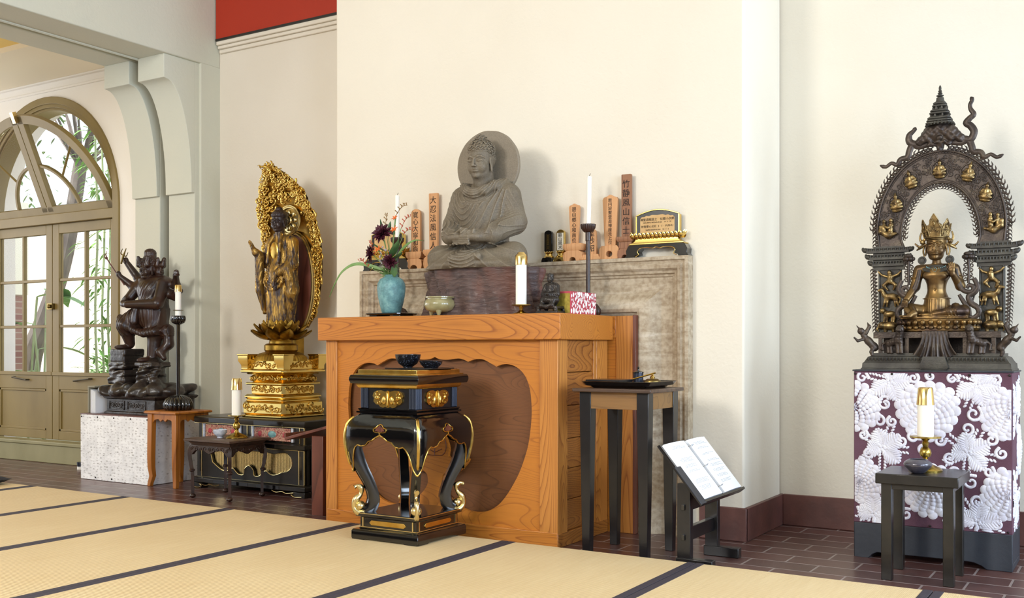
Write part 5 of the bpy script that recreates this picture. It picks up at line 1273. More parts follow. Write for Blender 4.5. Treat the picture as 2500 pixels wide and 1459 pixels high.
mums = [((-.325, .68), .115), ((-.012, .675), .132), ((.315, .665), .115), ((-.30, .345), .105), ((.0, .325), .12), ((.315, .325), .115)]
leaves = [((-.20, .50), .6), ((.155, .495), .5), ((-.17, .80), -1.2), ((.19, .79), -1.3), ((-.24, .20), .4), ((.19, .20), .2)]
curls = [((-.19, .70), 1, .034, 1), ((-.215, .62), 3, .030, -1), ((-.12, .535), 2, .030, 1), ((-.29, .815), 0, .028, 1), ((-.07, .815), 1, .024, -1), ((.175, .665), 1, .036, -1), ((.15, .60), 4, .03, 1), ((.245, .555), 2, .028, -1), ((.09, .815), 0, .026, 1), ((.26, .81), 3, .028, -1),
         ((-.26, .47), 2, .022, 1), ((.08, .47), 5, .026, -1), ((.165, .37), 1, .034, 1), ((-.155, .40), 0, .03, -1), ((-.17, .30), 2, .03, 1), ((.19, .29), 4, .026, -1), ((-.10, .21), 1, .028, 1), ((.08, .19), 3, .026, -1), ((.27, .20), 1, .028, 1), ((-.07, .555), 2, .024, 1), ((.04, .545), 0, .024, -1), ((.285, .50), 2, .026, 1), ((-.285, .555), 1, .022, -1), ((-.16, .62), 2, .024, 1), ((.0, .825), 2, .02, 1), ((-.03, .50), 1, .022, 1), ((-.25, .40), 4, .02, 1), ((.10, .41), 3, .022, -1), ((.235, .42), 1, .024, -1), ((.13, .23), 2, .02, -1), ((-.29, .225), 3, .02, 1)]
mb = MB(); mb.M = T(0, -.1505, 0); brocade_face(mb, .327, .162, .836, mums, leaves, curls)
mb.M = T(.327, 0, 0) @ Rz(PI/2); brocade_face(mb, .15, .162, .836, [((-.15, .68), .115), ((.12, .5), .11), ((-.13, .33), .1)], [((.05, .72), .5), ((-.02, .25), .8)], [((.02, .60), 1, .03, 1), ((.0, .40), 2, .03, -1), ((.1, .3), 1, .03, 1)])
mb.build('white_flowers', 'cloth_white', bb, smooth=60)
mb = MB()
for x in (-.32, -.16, 0, .16, .315): mb.ell((x, -.155, .832), (.0055, .004, .0055), 8, 5)
for x in (-.0, .31): mb.ell((x, -.155, .168), (.005, .004, .005), 8, 5)
mb.build('tack', 'tack', bb); MB().box(-.332, .332, -.156, .156, .843, .85).build('top_board', 'blue_black_paint', bb, bev=.002)
o_ = [(-.3265, 0), (-.26, 0), (-.245, .018), (-.225, .028), (.15, .028), (.175, .026), (.205, .015), (.225, .0), (.3265, 0), (.3265, .158), (-.3265, .158)]
mb = MB().prism(o_, -.15, -.13); mb.box(-.3265, .3265, -.13, .15, .028, .158).box(-.3265, -.26, -.13, .15, 0, .028).box(.24, .3265, -.13, .15, 0, .028); mb.build('plinth', 'blue_black_paint', bb, bev=.003)
rs_ = thing('black_stool', 'small square black wooden stool at right, before the brocade box', 'stool', (-.775, 4.505, 0))
MB().box(-.158, .158, -.157, .157, .395, .437).build('seat', 'black_worn', rs_, bev=.003)
for sx in (-1, 1):
    for sy in (-1, 1): MB().box(sx*.118-.0205, sx*.118+.0205, sy*.118-.0205, sy*.118+.0205, 0, .395).build('leg', 'black_worn', rs_, bev=.002)
for s in range(4): m_ = MB(); m_.M = Rz(s*PI/2); m_.box(-.098, .098, -.134, -.114, .372, .395); m_.build('apron', 'black_worn', rs_, bev=.001)
cs2 = thing('brass_candlestick', 'brass candlestick with wide pan on the black stool at right', 'candlestick', (-.77, 4.53, .437)); brass_stick(cs2, .145, .066, .062)
wc = candle((-.77, 4.53, .582), 'candle', 'thick white candle with brass cap on the black stool at right', .032, .13, (0, 0)); MB().lathe([(.001, .13), (.036, .13), (.034, .15), (.030, .195), (.026, .203), (.001, .203)], seg=28).build('brass_cap', 'brass_bright', wc)
bw = thing('glazed_bowl', 'small grey glazed rounded bowl on the black stool, before the candlestick', 'bowl', (-.782, 4.43, .437))
MB().lathe([(.001, 0), (.022, 0), (.03, .006), (.052, .028), (.056, .038), (.05, .048), (.034, .058), (.032, .056), (.044, .044), (.001, .02)], seg=36).build('bowl', 'grey_glaze', bw, smooth=60)
# ================================================================= things on the altar
Z1 = 1.113
va = thing('flower_vase', 'turquoise mottled ceramic vase on the altar, left end', 'vase', (-3.45, 4.36, Z1+.022))
MB().lathe([(.001, 0), (.046, 0), (.052, .006), (.064, .05), (.073, .095), (.0765, .135), (.074, .16), (.062, .182), (.044, .193), (.037, .198), (.040, .206), (.036, .207), (.032, .198), (.05, .17), (.001, .16)], seg=40).build('vase', 'verdigris', va, smooth=50)
vs_ = thing('vase_stand', 'small low black stand under the turquoise vase', 'stand', (-3.45, 4.36, Z1))
MB().sqlathe([(.112, .08, .012), (.118, .086, .016), (.118, .086, .020), (.11, .078, .022)], ch=.15).build('stand_top', 'black_lacquer', vs_); 
for s in (-1, 1): MB().box(s*.08-.025, s*.08+.025, -.06, .06, 0, .013).build('leg', 'black_lacquer', vs_, bev=.003)
ce = thing('incense_burner', 'round grey-green glazed incense burner with three short feet on the altar', 'incense burner', (-3.066, 4.275, Z1))
MB().lathe([(.001, .018), (.04, .016), (.072, .03), (.084, .055), (.078, .076), (.068, .084), (.068, .088), (.078, .091), (.078, .097), (.068, .097), (.062, .088), (.001, .07)], seg=40).build('body', 'celadon', ce, smooth=50)
for k in range(3): a = -PI/2+.5+k*2*PI/3; MB().tube([(.052*cos(a), .052*sin(a), .03), (.058*cos(a), .058*sin(a), .0)], [.018, .007], 10).build('foot', 'celadon', ce)
ps = thing('brass_candle_pan', 'low brass candle holder with wide pan on the altar before the stump', 'candlestick', (-2.555, 4.25, Z1)); MB().lathe([(.001, 0), (.036, 0), (.037, .004), (.018, .01), (.008, .02), (.010, .028), (.012, .034), (.05, .042), (.046, .046), (.001, .044)], seg=36).build('candlestick', 'brass', ps)
ps.location = (-2.578, 4.27, Z1)
wc = candle((-2.578, 4.27, Z1+.0445), 'candle', 'tall thick white candle with brass cap on the altar before the stump', .0265, .205, (0, 0)); MB().lathe([(.001, .195), (.031, .195), (.031, .20), (.0295, .235), (.027, .243), (.02, .249), (.016, .256), (.001, .257)], seg=28).build('brass_cap', 'brass_bright', wc)
def tall_stick(x, y, lab1, lab2, lean=0):
    b = thing('tall_candlestick', lab1, 'candlestick', (x, y, Z1))
    MB().lathe([(.001, 0), (.055, 0), (.063, .015), (.062, .035), (.045, .06), (.015, .075), (.001, .076)], seg=80, flute=16, fa=.12).build('base', 'dark_statue', b, smooth=60)
    MB().lathe([(.0115, .07), (.0115, .385), (.0145, .387), (.0145, .43), (.018, .432), (.012, .436)], seg=18).build('stem', 'dark_statue', b)
    MB().lathe([(.001, .43), (.018, .43), (.026, .437), (.036, .452), (.038, .466), (.0385, .47), (.037, .472), (.034, .468), (.03, .455), (.001, .445)], seg=72, flute=18, fa=.10).build('cup', 'dark_statue', b, smooth=60)
    c = thing('taper_candle', lab2, 'candle', (x, y, Z1+.447)); MB().tube([(0, 0, 0), (lean*.5, 0, .13), (lean*.8, 0, .268), (lean*.8, 0, .272)], [.012, .0125, .0125, .008], 18).build('wax', 'candle_wax', c); MB().tube([(lean*.8, 0, .27), (lean*.8+.003, 0, .28), (lean*.8+.008, 0, .285)], .0012, 5).build('wick', 'wick', c)
tall_stick(-2.434, 4.70, 'tall slender dark wood candlestick behind the red patterned box', 'plain white taper candle standing above the red patterned box', .008)
tall_stick(-3.675, 4.70, 'tall slender dark candlestick hidden behind the flowers at left', 'plain white taper candle rising behind the flowers at left')
rb = thing('patterned_box', 'small box covered in red and white paisley paper with gilt end on altar', 'box', (-2.40, 4.49, Z1))
MB().box(-.05, .05, -.135, .135, 0, .11).build('box', 'red_paper', rb, bev=.002); MB().box(-.046, .046, -.1365, -.1345, .004, .10).build('gilt_end', 'gold_brocade', rb)
mb = MB(); mb.M = T(.0502, 0, 0) @ Rz(PI/2); rg = random.Random(21); pts = []
for k in range(900):
    x, z = rg.uniform(-.128, .128), rg.uniform(.008, .102); r = rg.choice((.016, .012, .009, .006))
    if all((x-a)**2+((z-c)*.62)**2 > (r*.62+q*.62)**2 for a, c, q in pts): pts.append((x, z, r)); dome(mb, (x, z), r*.62, r*1.0, .0007, rg.uniform(-.15, .15), 10, (-.134, .134, .002, .108), 2)
mb.build('white_motifs', 'white_paint', rb)
# small seated bronze monk
def monk():
    b = thing('seated_monk_figure', 'small dark bronze seated monk on a footed base on the altar', 'figurine', (-2.44, 4.32, Z1))
    S = Carve((-.07, -.065, 0), (.07, .06, .21), .0019); S.frame((0, 0, .045))
    S.ell((0, -.01, .022), (.05, .036, .024), .01).cap((0, .008, .02), (0, .008, .085), .032, .026, .01).cap((-.022, .008, .09), (.022, .008, .09), .016, .016, .01)
    for s in (-1, 1): S.cap((s*.03, .006, .085), (s*.036, -.004, .05), .014, .015, .008).cap((s*.036, -.004, .05), (s*.006, -.028, .048), .014, .010, .006)
    S.ell((0, -.034, .05), (.012, .008, .008), .004).path([(-.028, -.03, .02), (-.03, -.042, -.006), (0, -.045, -.012), (.028, -.042, -.004), (.03, -.03, .02)], .009, .01)
    S.disp((0, 0, .05), .08, lambda X, Y, Z: -.0014*ridge((np.abs(X)+Z*.5)*PI/.009)); S.cap((0, .004, .09), (0, 0, .115), .009, .009, .006)
    S.frame((0, -.004, .150), .045); head(S, ush=False, hair=1.0)
    S.frame(); S.box((0, 0, .03), (.055, .045, .006), .003, .003); S.box((0, 0, .006), (.06, .05, .006), .004, .002)
    for sx in (-1, 1):
        for sy in (-1, 1): S.cap((sx*.045, sy*.035, .03), (sx*.05, sy*.038, .008), .009, .010, .004)
    S.mesh('figure', 'small_bronze', b)
monk()

# ================================================================= flowers
def flowers():
    O = Vector((-3.45, 4.36, Z1+.022))
    def stemmed(name, lab, cat, top, group, fn, bend=(0, 0, 0), r=.0025, mat='leaf_pale'):
        b = thing(name, lab, cat, tuple(O+Vector((0, 0, .17))), 0, group); tp = Vector(top)-(O+Vector((0, 0, .17)))
        mb = MB().tube(spline([(0, 0, 0), (tp.x*.25+bend[0], tp.y*.3+bend[1], tp.z*.45+bend[2]), tuple(tp)], 5), r, 6); mb.build('stem', mat, b); fn(b, tp); return b
    def dahlia(rad, face, dark=False):
        def f(b, tp):
            mb = MB(); q = Vector(face).to_track_quat('Z', 'Y').to_matrix().to_4x4()
            for k, (n, L, w, tl, rr) in enumerate(((16, 1.0, .36, 5, .1), (15, .92, .36, 22, .1), (13, .78, .33, 40, .08), (10, .6, .3, 58, .05), (7, .4, .25, 75, .02))):
                for i in range(n):
                    a = 2*PI*(i+.5*k)/n; mb.M = T(*tp) @ q @ Rz(a+.1*sin(i*3)) @ T(0, rr*rad, 0) @ Rx(R(tl+8*sin(i*2.1))); petal_mesh(mb, rad*L*(1+.08*sin(i*1.7)), rad*w, rad*.07, -.1, 5, 4, .0008)
            mb.M = T(*tp); mb.ell((0, 0, 0), rad*.2, 10, 6); mb.build('petals', 'petal_maroon', b, smooth=80)
        return f
    stemmed('dahlia', 'largest deep maroon dahlia, topmost in the turquoise vase', 'flower', (-3.475, 4.31, 1.563), 'maroon dahlias in the vase', dahlia(.055, (.1, -.85, .55)))
    stemmed('dahlia', 'deep maroon dahlia at the left of the bouquet', 'flower', (-3.565, 4.33, 1.462), 'maroon dahlias in the vase', dahlia(.048, (-.6, -.8, .1)))
    stemmed('dahlia', 'nearly black maroon dahlia lowest right in the bouquet', 'flower', (-3.405, 4.29, 1.405), 'maroon dahlias in the vase', dahlia(.042, (.15, -.95, -.2)))
    def lily(rad):
        def f(b, tp):
            mb = MB()
            for i in range(6): mb.M = T(*tp) @ Matrix.Rotation(.9, 4, 'X') @ Rz(PI*i/3) @ Rx(R(35)); petal_mesh(mb, rad, rad*.34, rad*.06, -.3, 5, 2, .0006)
            mb.build('petals', 'petal_orange', b, smooth=80)
        return f
    for k, (p, r, lab) in enumerate((((-3.40, 4.33, 1.64), .022, 'small orange star-shaped flower highest in the bouquet'), ((-3.405, 4.33, 1.578), .028, 'orange trumpet flower beside the topmost maroon dahlia'), ((-3.50, 4.31, 1.475), .028, 'orange flower in the middle left of the bouquet'))): stemmed('orange_flower', lab, 'flower', p, 'orange flowers in the vase', lily(r))
    def buds(dirn, n, L, matn='bud_red'):
        def f(b, tp):
            d = Vector(dirn).normalized(); mb = MB(); m2 = MB(); pts = []
            for i in range(n):
                t = i/n; c = tp+d*L*t+Vector((0, 0, .02*sin(t*3))); pts.append(c); s = (-1)**i; e = c+Vector((s*.012*(1-t*.5), -.004, .012)); mb.tube([c, e], [.0015, .0035*(1-t*.5)], 5); mb.ell(tuple(e), .0035*(1.2-t*.6), 6, 4)
            m2.tube(pts, .0014, 5); m2.build('spray_stem', 'stem_brown', b); mb.build('buds', matn, b)
        return f
    for p, d, n, L, lab, mt_ in (((-3.40, 4.34, 1.66), (.9, 0, .45), 10, .09, 'brown budding spray arching highest to the right', 'stem_brown'), ((-3.36, 4.33, 1.585), (.75, 0, .6), 9, .085, 'red budded sprig pointing right above the bouquet', 'bud_red'), ((-3.345, 4.33, 1.55), (.95, 0, .1), 7, .07, 'red budded sprig low on the right of the bouquet', 'bud_red'),
                       ((-3.475, 4.34, 1.60), (.2, 0, .9), 8, .06, 'brown curling sprig left of the white taper candle', 'stem_brown'), ((-3.535, 4.31, 1.45), (-.3, 0, .9), 9, .07, 'red and yellow budded sprig between the two left dahlias', 'bud_red'), ((-3.565, 4.30, 1.385), (-.85, 0, .35), 8, .07, 'red tipped sprig reaching left above the arching leaf', 'bud_red')):
        stemmed('budding_sprig', lab, 'flower sprig', p, 'budding sprigs in the vase', buds(d, n, L, mt_), r=.0017)
    def blade(lab, pts, w, mat='leaf_pale', name='arching_leaf'):
        b = thing(name, lab, 'leaf', tuple(O+Vector((0, 0, .17))), 0, 'leaves in the vase'); sp = [Vector(p)-Vector(b.location) for p in spline(pts, 6)]; n = len(sp); vs = []; fs = []
        for i, c in enumerate(sp):
            d = (sp[min(i+1, n-1)]-sp[max(i-1, 0)]).normalized(); sd = d.cross(Vector((0, -1, .35))).normalized(); t = i/(n-1); ww = w*(.35+.65*sin(PI*min(1, t*1.1)))*(1-t)**.4 if t < 1 else .0005
            vs += [tuple(c-sd*ww), tuple(c+Vector((0, .004, -.002))), tuple(c+sd*ww)]
        for i in range(n-1): a = i*3; fs += [(a, a+1, a+4, a+3), (a+1, a+2, a+5, a+4)]
        k = len(vs); mb = MB().add(vs+[(x, y+.0008, z) for x, y, z in vs], fs+[tuple(q+k for q in f[::-1]) for f in fs]); mb.build('blade', mat, b, smooth=80)
    blade('long pale green leaf arching far left and drooping over the altar edge', [(-3.45, 4.36, 1.33), (-3.52, 4.33, 1.38), (-3.64, 4.30, 1.405), (-3.73, 4.29, 1.37), (-3.79, 4.29, 1.30), (-3.83, 4.29, 1.23)], .012)
    blade('long green leaf arching right in front of the wooden tablets', [(-3.44, 4.36, 1.33), (-3.38, 4.32, 1.43), (-3.31, 4.30, 1.485), (-3.24, 4.29, 1.51), (-3.18, 4.29, 1.505)], .011)
    for lab, base, d, L, w in (('dark pointed leaf standing left above the top dahlia', (-3.49, 4.34, 1.575), (-.4, -.1, 1), .07, .028), ('dark pointed leaf right above the top dahlia', (-3.455, 4.34, 1.57), (.45, -.1, .9), .06, .024), ('broad dark leaf pointing right under the orange flowers', (-3.42, 4.31, 1.43), (.75, -.2, .65), .12, .05), ('dark leaf pointing right at mid height of bouquet', (-3.40, 4.31, 1.42), (.95, -.2, .25), .085, .036), ('dark leaf pointing left behind the dahlias', (-3.47, 4.33, 1.47), (-.9, -.1, .35), .09, .034), ('blue-green leaf hanging down right of the vase neck', (-3.385, 4.30, 1.385), (.25, -.3, -1), .075, .034), ('green leaf low over the left of vase rim', (-3.47, 4.32, 1.36), (-.8, -.3, .1), .06, .034)):
        b = thing('dark_leaf', lab, 'leaf', base, 0, 'leaves in the vase'); mb = MB(); dd = Vector(d).normalized()
        M_ = dd.to_track_quat('Y', 'Z').to_matrix().to_4x4(); mb.M = M_; petal_mesh(mb, L, w, .006, .15, 7, 4, .0008); mb.M = Matrix(); b_ = mb.build('blade', 'leaf_green', b, smooth=80)
        MB().tube([tuple(O+Vector((.0, 0, .18))-Vector(base)), (0, 0, 0)], .0018, 5).build('stalk', 'leaf_pale', b)
    mb = MB(); rg = random.Random(6)
    for k in range(210):
        a = rg.uniform(0, 6.28); r = rg.uniform(0, .045); z = rg.uniform(1.325, 1.40); p = Vector((-3.45+r*cos(a), 4.345+r*sin(a)*.7, z)); e = p+Vector((cos(a)*.02, sin(a)*.02-.006, rg.uniform(-.005, .03))); mb.tube([p, (p+e)/2+Vector((0, 0, .003)), e], [.0012, .0018, .0004], 4)
    tag(mb.build('fern_filler', 'leaf_pale'), 'mass of fine feathery green filler at the vase mouth', 'foliage', kind='stuff')
    mb = MB()
    for k in range(34):
        a = rg.uniform(0, 6.28); p = (-3.455+.035*cos(a), 4.31, 1.44+.055*sin(a)*rg.random()); mb.ell(p, .0042, 8, 5)
    tag(mb.build('berry_cluster', 'beads_grey'), 'cluster of tiny grey-lilac buds in the middle of the bouquet', 'buds', kind='stuff')
flowers()

# ================================================================= memorial tablets on the mantel
ZM = 1.4112; YT = 4.831
def arch_top(hw_, h, kind, hb=None):
    hb = hb or hw_
    if kind == 'flat': return [(-hb, 0), (hb, 0), (hw_, h-.003), (hw_-.003, h), (-hw_+.003, h), (-hw_, h-.003)]
    if kind == 'round': return [(-hb, 0), (hb, 0), (hw_, h-hw_*.8)]+[(hw_*cos(a), h-hw_*.8+hw_*.8*sin(a)) for a in [PI*i/12 for i in range(1, 12)]]+[(-hw_, h-hw_*.8)]
    return [(-hb, 0), (hb, 0), (hw_, h-hw_*.6), (hw_*.85, h-hw_*.32), (hw_*.4, h-hw_*.18), (.003, h), (-.003, h), (-hw_*.4, h-hw_*.18), (-hw_*.85, h-hw_*.32), (-hw_, h-hw_*.6)]
def tablet(lab, x, board, base, txt, tsz, wood_='tablet_wood', rz=0, lead=.95, tz=None, ink='ink', tx=0):
    b = thing('memorial_tablet', lab, 'tablet', (x*1.004, YT, ZM), rz, 'wooden memorial tablets on the mantel'); hw_, z0, z1, kind, hb = board
    mb = MB(); mb.M = T(0, 0, z0); mb.prism(arch_top(hw_, z1-z0, kind, hb), -.008, .008); bo = mb.build('board', wood_, b, bev=.0012)
    for kind_, *a in base:
        m = MB()
        if kind_ == 'block': m.sqlathe(a[0]); m.build('pedestal', wood_, b, bev=.0015)
        elif kind_ == 'foot':
            w, h, cw, ch = a; o = [(-w*.92, 0), (-cw, 0)]+[(cw*cos(PI-PI*i/10), ch*sin(PI-PI*i/10)) for i in range(1, 10)]+[(cw, 0), (w*.92, 0), (w, h*.35), (w*.93, h*.8), (w*.6, h), (-w*.6, h), (-w*.93, h*.8), (-w, h*.35)]
            m.prism(o, -.028, .028); m.build('foot', wood_, b, bev=.0015)
        elif kind_ == 'oval':
            w, h, cw, ch = a; m.prism([(-w+.008, 0), (w-.008, 0), (w, .01), (w, h-.015), (w-.012, h), (-w+.012, h), (-w, h-.015), (-w, .01)], -.022, .022, [[(cw*cos(-t), h*.38+ch*sin(-t)) for t in [2*PI*i/18 for i in range(18)]]]); m.build('foot', wood_, b, bev=.0015)
    n = len(txt.replace('\n', '')); text(txt, tsz, (tx, -.0084, tz or (z0+z1)/2-.005), ink, bo, lead=lead)
    return b
V = lambda s: '\n'.join(s)
def shelf(w, z0, z1): return ('block', [(w*.82, .026, z0), (w, .032, z0+(z1-z0)*.45), (w, .032, z1-.003), (w*.96, .03, z1)])
tablet('light wood tablet with rounded top and brush writing, behind flowers', -3.622, (.032, .085, .352, 'round', .032), [('foot', .06, .06, .026, .022), shelf(.056, .06, .1)], V('寛心大寧和尚'), .041, lead=.98)
tablet('tall flat-topped wood tablet with large spaced brush writing left of Buddha', -3.495, (.0315, .095, .435, 'flat', .028), [('foot', .058, .07, .026, .022), shelf(.056, .07, .108)], V('大忍法風信人'), .047, lead=1.12)
tablet('light wood tablet with pointed top and narrow writing, right of Buddha', -2.572, (.032, .085, .306, 'cusp', .021), [('foot', .058, .055, .02, .02), shelf(.056, .055, .092)], V('碧山郷心和尚位'), .027, lead=1.02)
tablet('small light wood tablet half hidden behind the tall candlestick', -2.468, (.024, .025, .165, 'round', .028), [('block', [(.060, .03, 0), (.062, .032, .004), (.06, .03, .012), (.05, .026, .016), (.045, .024, .03)])], V('室妙昭'), .038, lead=1.05, tz=.10, tx=.0)
tablet('light wood tablet with broad pointed top and oval hole in foot', -2.36, (.044, .066, .337, 'cusp', .031), [('oval', .056, .07, .019, .016)], V('新円寂聚雲斎禅座元上位'), .0225, lead=.98)
tablet('tallest dark-brown flat-topped tablet with bold writing, right of tall candle', -2.268, (.0275, .10, .436, 'flat', .0275), [('foot', .042, .05, .018, .018), ('block', [(.036, .022, .05), (.036, .022, .095)]), shelf(.048, .085, .112)], V('竹静風山信士'), .043, 'tablet_brown', lead=1.12)
def small_tablet(lab, x, gold, txt):
    b = thing('lacquer_tablet', lab, 'tablet', (x*1.004, YT, ZM), 0, 'small lacquer tablets on the mantel')
    mb = MB(); mb.M = T(0, 0, .055); mb.prism(arch_top(.0235, .118, 'round'), -.009, .009); bo = mb.build('board', 'gold_shiny' if gold else 'black_lacquer', b, bev=.001)
    if gold: MB().box(-.0185, .0185, -.0105, -.0088, .062, .155).build('paper_face', 'tag_paper', bo)
    else:
        m = MB(); 
        for q in ((-.0125, -.0115, .065, .15), (.0115, .0125, .065, .15), (-.0125, .0125, .065, .066), (-.0125, .0125, .149, .15)): m.box(q[0], q[1], -.0098, -.0088, q[2], q[3])
        m.build('gold_frame', 'gold_shiny', bo)
    text(V(txt), .0235 if gold else .0115, (0, -.0108 if gold else -.0093, .108), 'ink' if gold else 'gold_shiny', bo, lead=.95)
    m = MB().lathe([(.001, .042), (.018, .042), (.026, .052), (.022, .056), (.001, .056)], seg=20, sy=.7)
    lotus(m, .016, 12, .016, .010, R(35), .046, .3, .002, 0, .7); m.lathe([(.001, .024), (.028, .024), (.03, .03), (.022, .036), (.02, .044), (.001, .044)], seg=24, sy=.75); m.build('lotus_seat', 'gold_shiny', b, smooth=50)
    m = MB().prism([(-.034, 0), (-.018, 0), (-.014, .009), (0, .013), (.014, .009), (.018, 0), (.034, 0), (.032, .012), (.026, .024), (-.026, .024), (-.032, .012)], -.026, .026); m.build('foot', 'gold_shiny' if gold else 'black_lacquer', b, bev=.001)
small_tablet('small black lacquer tablet with gold writing just right of Buddha', -2.73, False, '賢雲慈禅善人位')
small_tablet('small gilt tablet with white face and black writing, right of Buddha', -2.655, True, '顕山閑木')
def plaque(lab, x, flip=False):
    b = thing('gilt_plaque', lab, 'plaque', (x*1.004, YT, ZM), 0)
    o = [(-.115, 0), (.115, 0), (.115, .098)]+[(.115-.23*i/14, .098+.026*sin(PI*i/14)) for i in range(1, 14)]+[(-.115, .098)]
    mb = MB(); mb.M = T(0, 0, .112); mb.prism(o, -.014, .014); bo = mb.build('board', 'black_satin', b, bev=.001)
    mb = MB(); mb.M = T(0, 0, .112); o2 = [(x_*1.03, z_*1.03) for x_, z_ in o[2:]]; mb.tube([(x_, -.012, z_) for x_, z_ in o2], .0035, 6); mb.box(.113, .1195, -.0145, .0145, 0, .098).box(-.1195, -.113, -.0145, .0145, 0, .098); mb.build('gold_border', 'gold_shiny', bo)
    mb = MB(); mb.M = T(0, 0, .112); mb.prism([(-.094, .012), (.094, .012), (.094, .085), (.085, .094), (.07, .094), (.06, .099), (.045, .097), (.03, .102), (0, .1), (-.03, .102), (-.045, .097), (-.06, .099), (-.07, .094), (-.085, .094), (-.094, .085)], -.0155, -.0138); fc = mb.build('wood_face', 'plaque_wood', bo)
    if not flip:
        for s, sz, z in (('禅聖道眼居士　伝蔵小次郎', .0155, .190), ('DEN MYO WITHIN KOJI     14 · 3 · 22', .0095, .175), ('妙智愛心法尼  5 · 1 ·  FUSHU', .0140, .155), ('SAIMI SEISSIN KONI    34 · 1 · 6', .0095, .138)): text(s, sz, (0, -.0158, z), 'ink', fc)
    m = MB(); m.sqlathe([(.13, .026, .075), (.118, .024, .085), (.112, .023, .1), (.12, .026, .112), (.13, .029, .118)])
    for i in range(13):
        xx = -.132+.022*i; m.M = T(xx, -.026, .094) @ Rz(PI) @ Rx(R(50)) ; petal_mesh(m, .034, .024, .006, .2, 5, 4, .002); m.M = T(xx, .012, .094) @ Rx(R(60)); petal_mesh(m, .030, .024, .006, .2, 5, 4, .002)
    for s in (-1, 1):
        for k in (-.012, .012): m.M = T(s*.122, k, .094) @ Rz(-s*PI/2) @ Rx(R(38)); petal_mesh(m, .045, .028, .007, .3, 5, 4, .002)
    m.M = Matrix(); m.sqlathe([(.150, .029, .062), (.152, .030, .066), (.14, .028, .072), (.128, .026, .076)]); m.build('lotus_seat', 'gold_shiny', b, smooth=50)
    m = MB(); m.prism([(-.175, 0), (-.12, 0), (-.118, .008), (-.098, .014), (-.104, .03), (-.09, .044), (-.05, .048), (-.02, .043), (0, .048), (.02, .043), (.05, .048), (.09, .044), (.104, .03), (.098, .014), (.118, .008), (.12, 0), (.175, 0), (.165, .012), (.168, .035), (.155, .058), (.145, .064), (-.145, .064), (-.155, .058), (-.168, .035), (-.165, .012)], -.031, .031); ft = m.build('foot', 'black_lacquer', b, bev=.002)
    m = MB(); m.tube([(x_, -.032, z_) for x_, z_ in spline([(-.112, .004), (-.096, .014), (-.103, .03), (-.088, .045), (-.05, .049), (-.02, .044), (0, .049), (.02, .044), (.05, .049), (.088, .045), (.103, .03), (.096, .014), (.112, .004)], 4)], .0022, 5); m.build('gold_line', 'gold_shiny', ft)
plaque('black and gold memorial plaque on lotus base at the right end of mantel', -2.092); plaque('black and gold plaque mostly hidden behind flowers, left end of mantel', -3.83, True)
tb = thing('round_wooden_block', 'brown rounded wooden object on the mantel behind the Buddha knee', 'wooden block', (-3.36, YT, ZM)); MB().lathe([(.001, 0), (.075, 0), (.078, .03), (.07, .06), (.05, .078), (.001, .088)], seg=32, sy=.4).build('block', 'fir_z', tb, smooth=60)
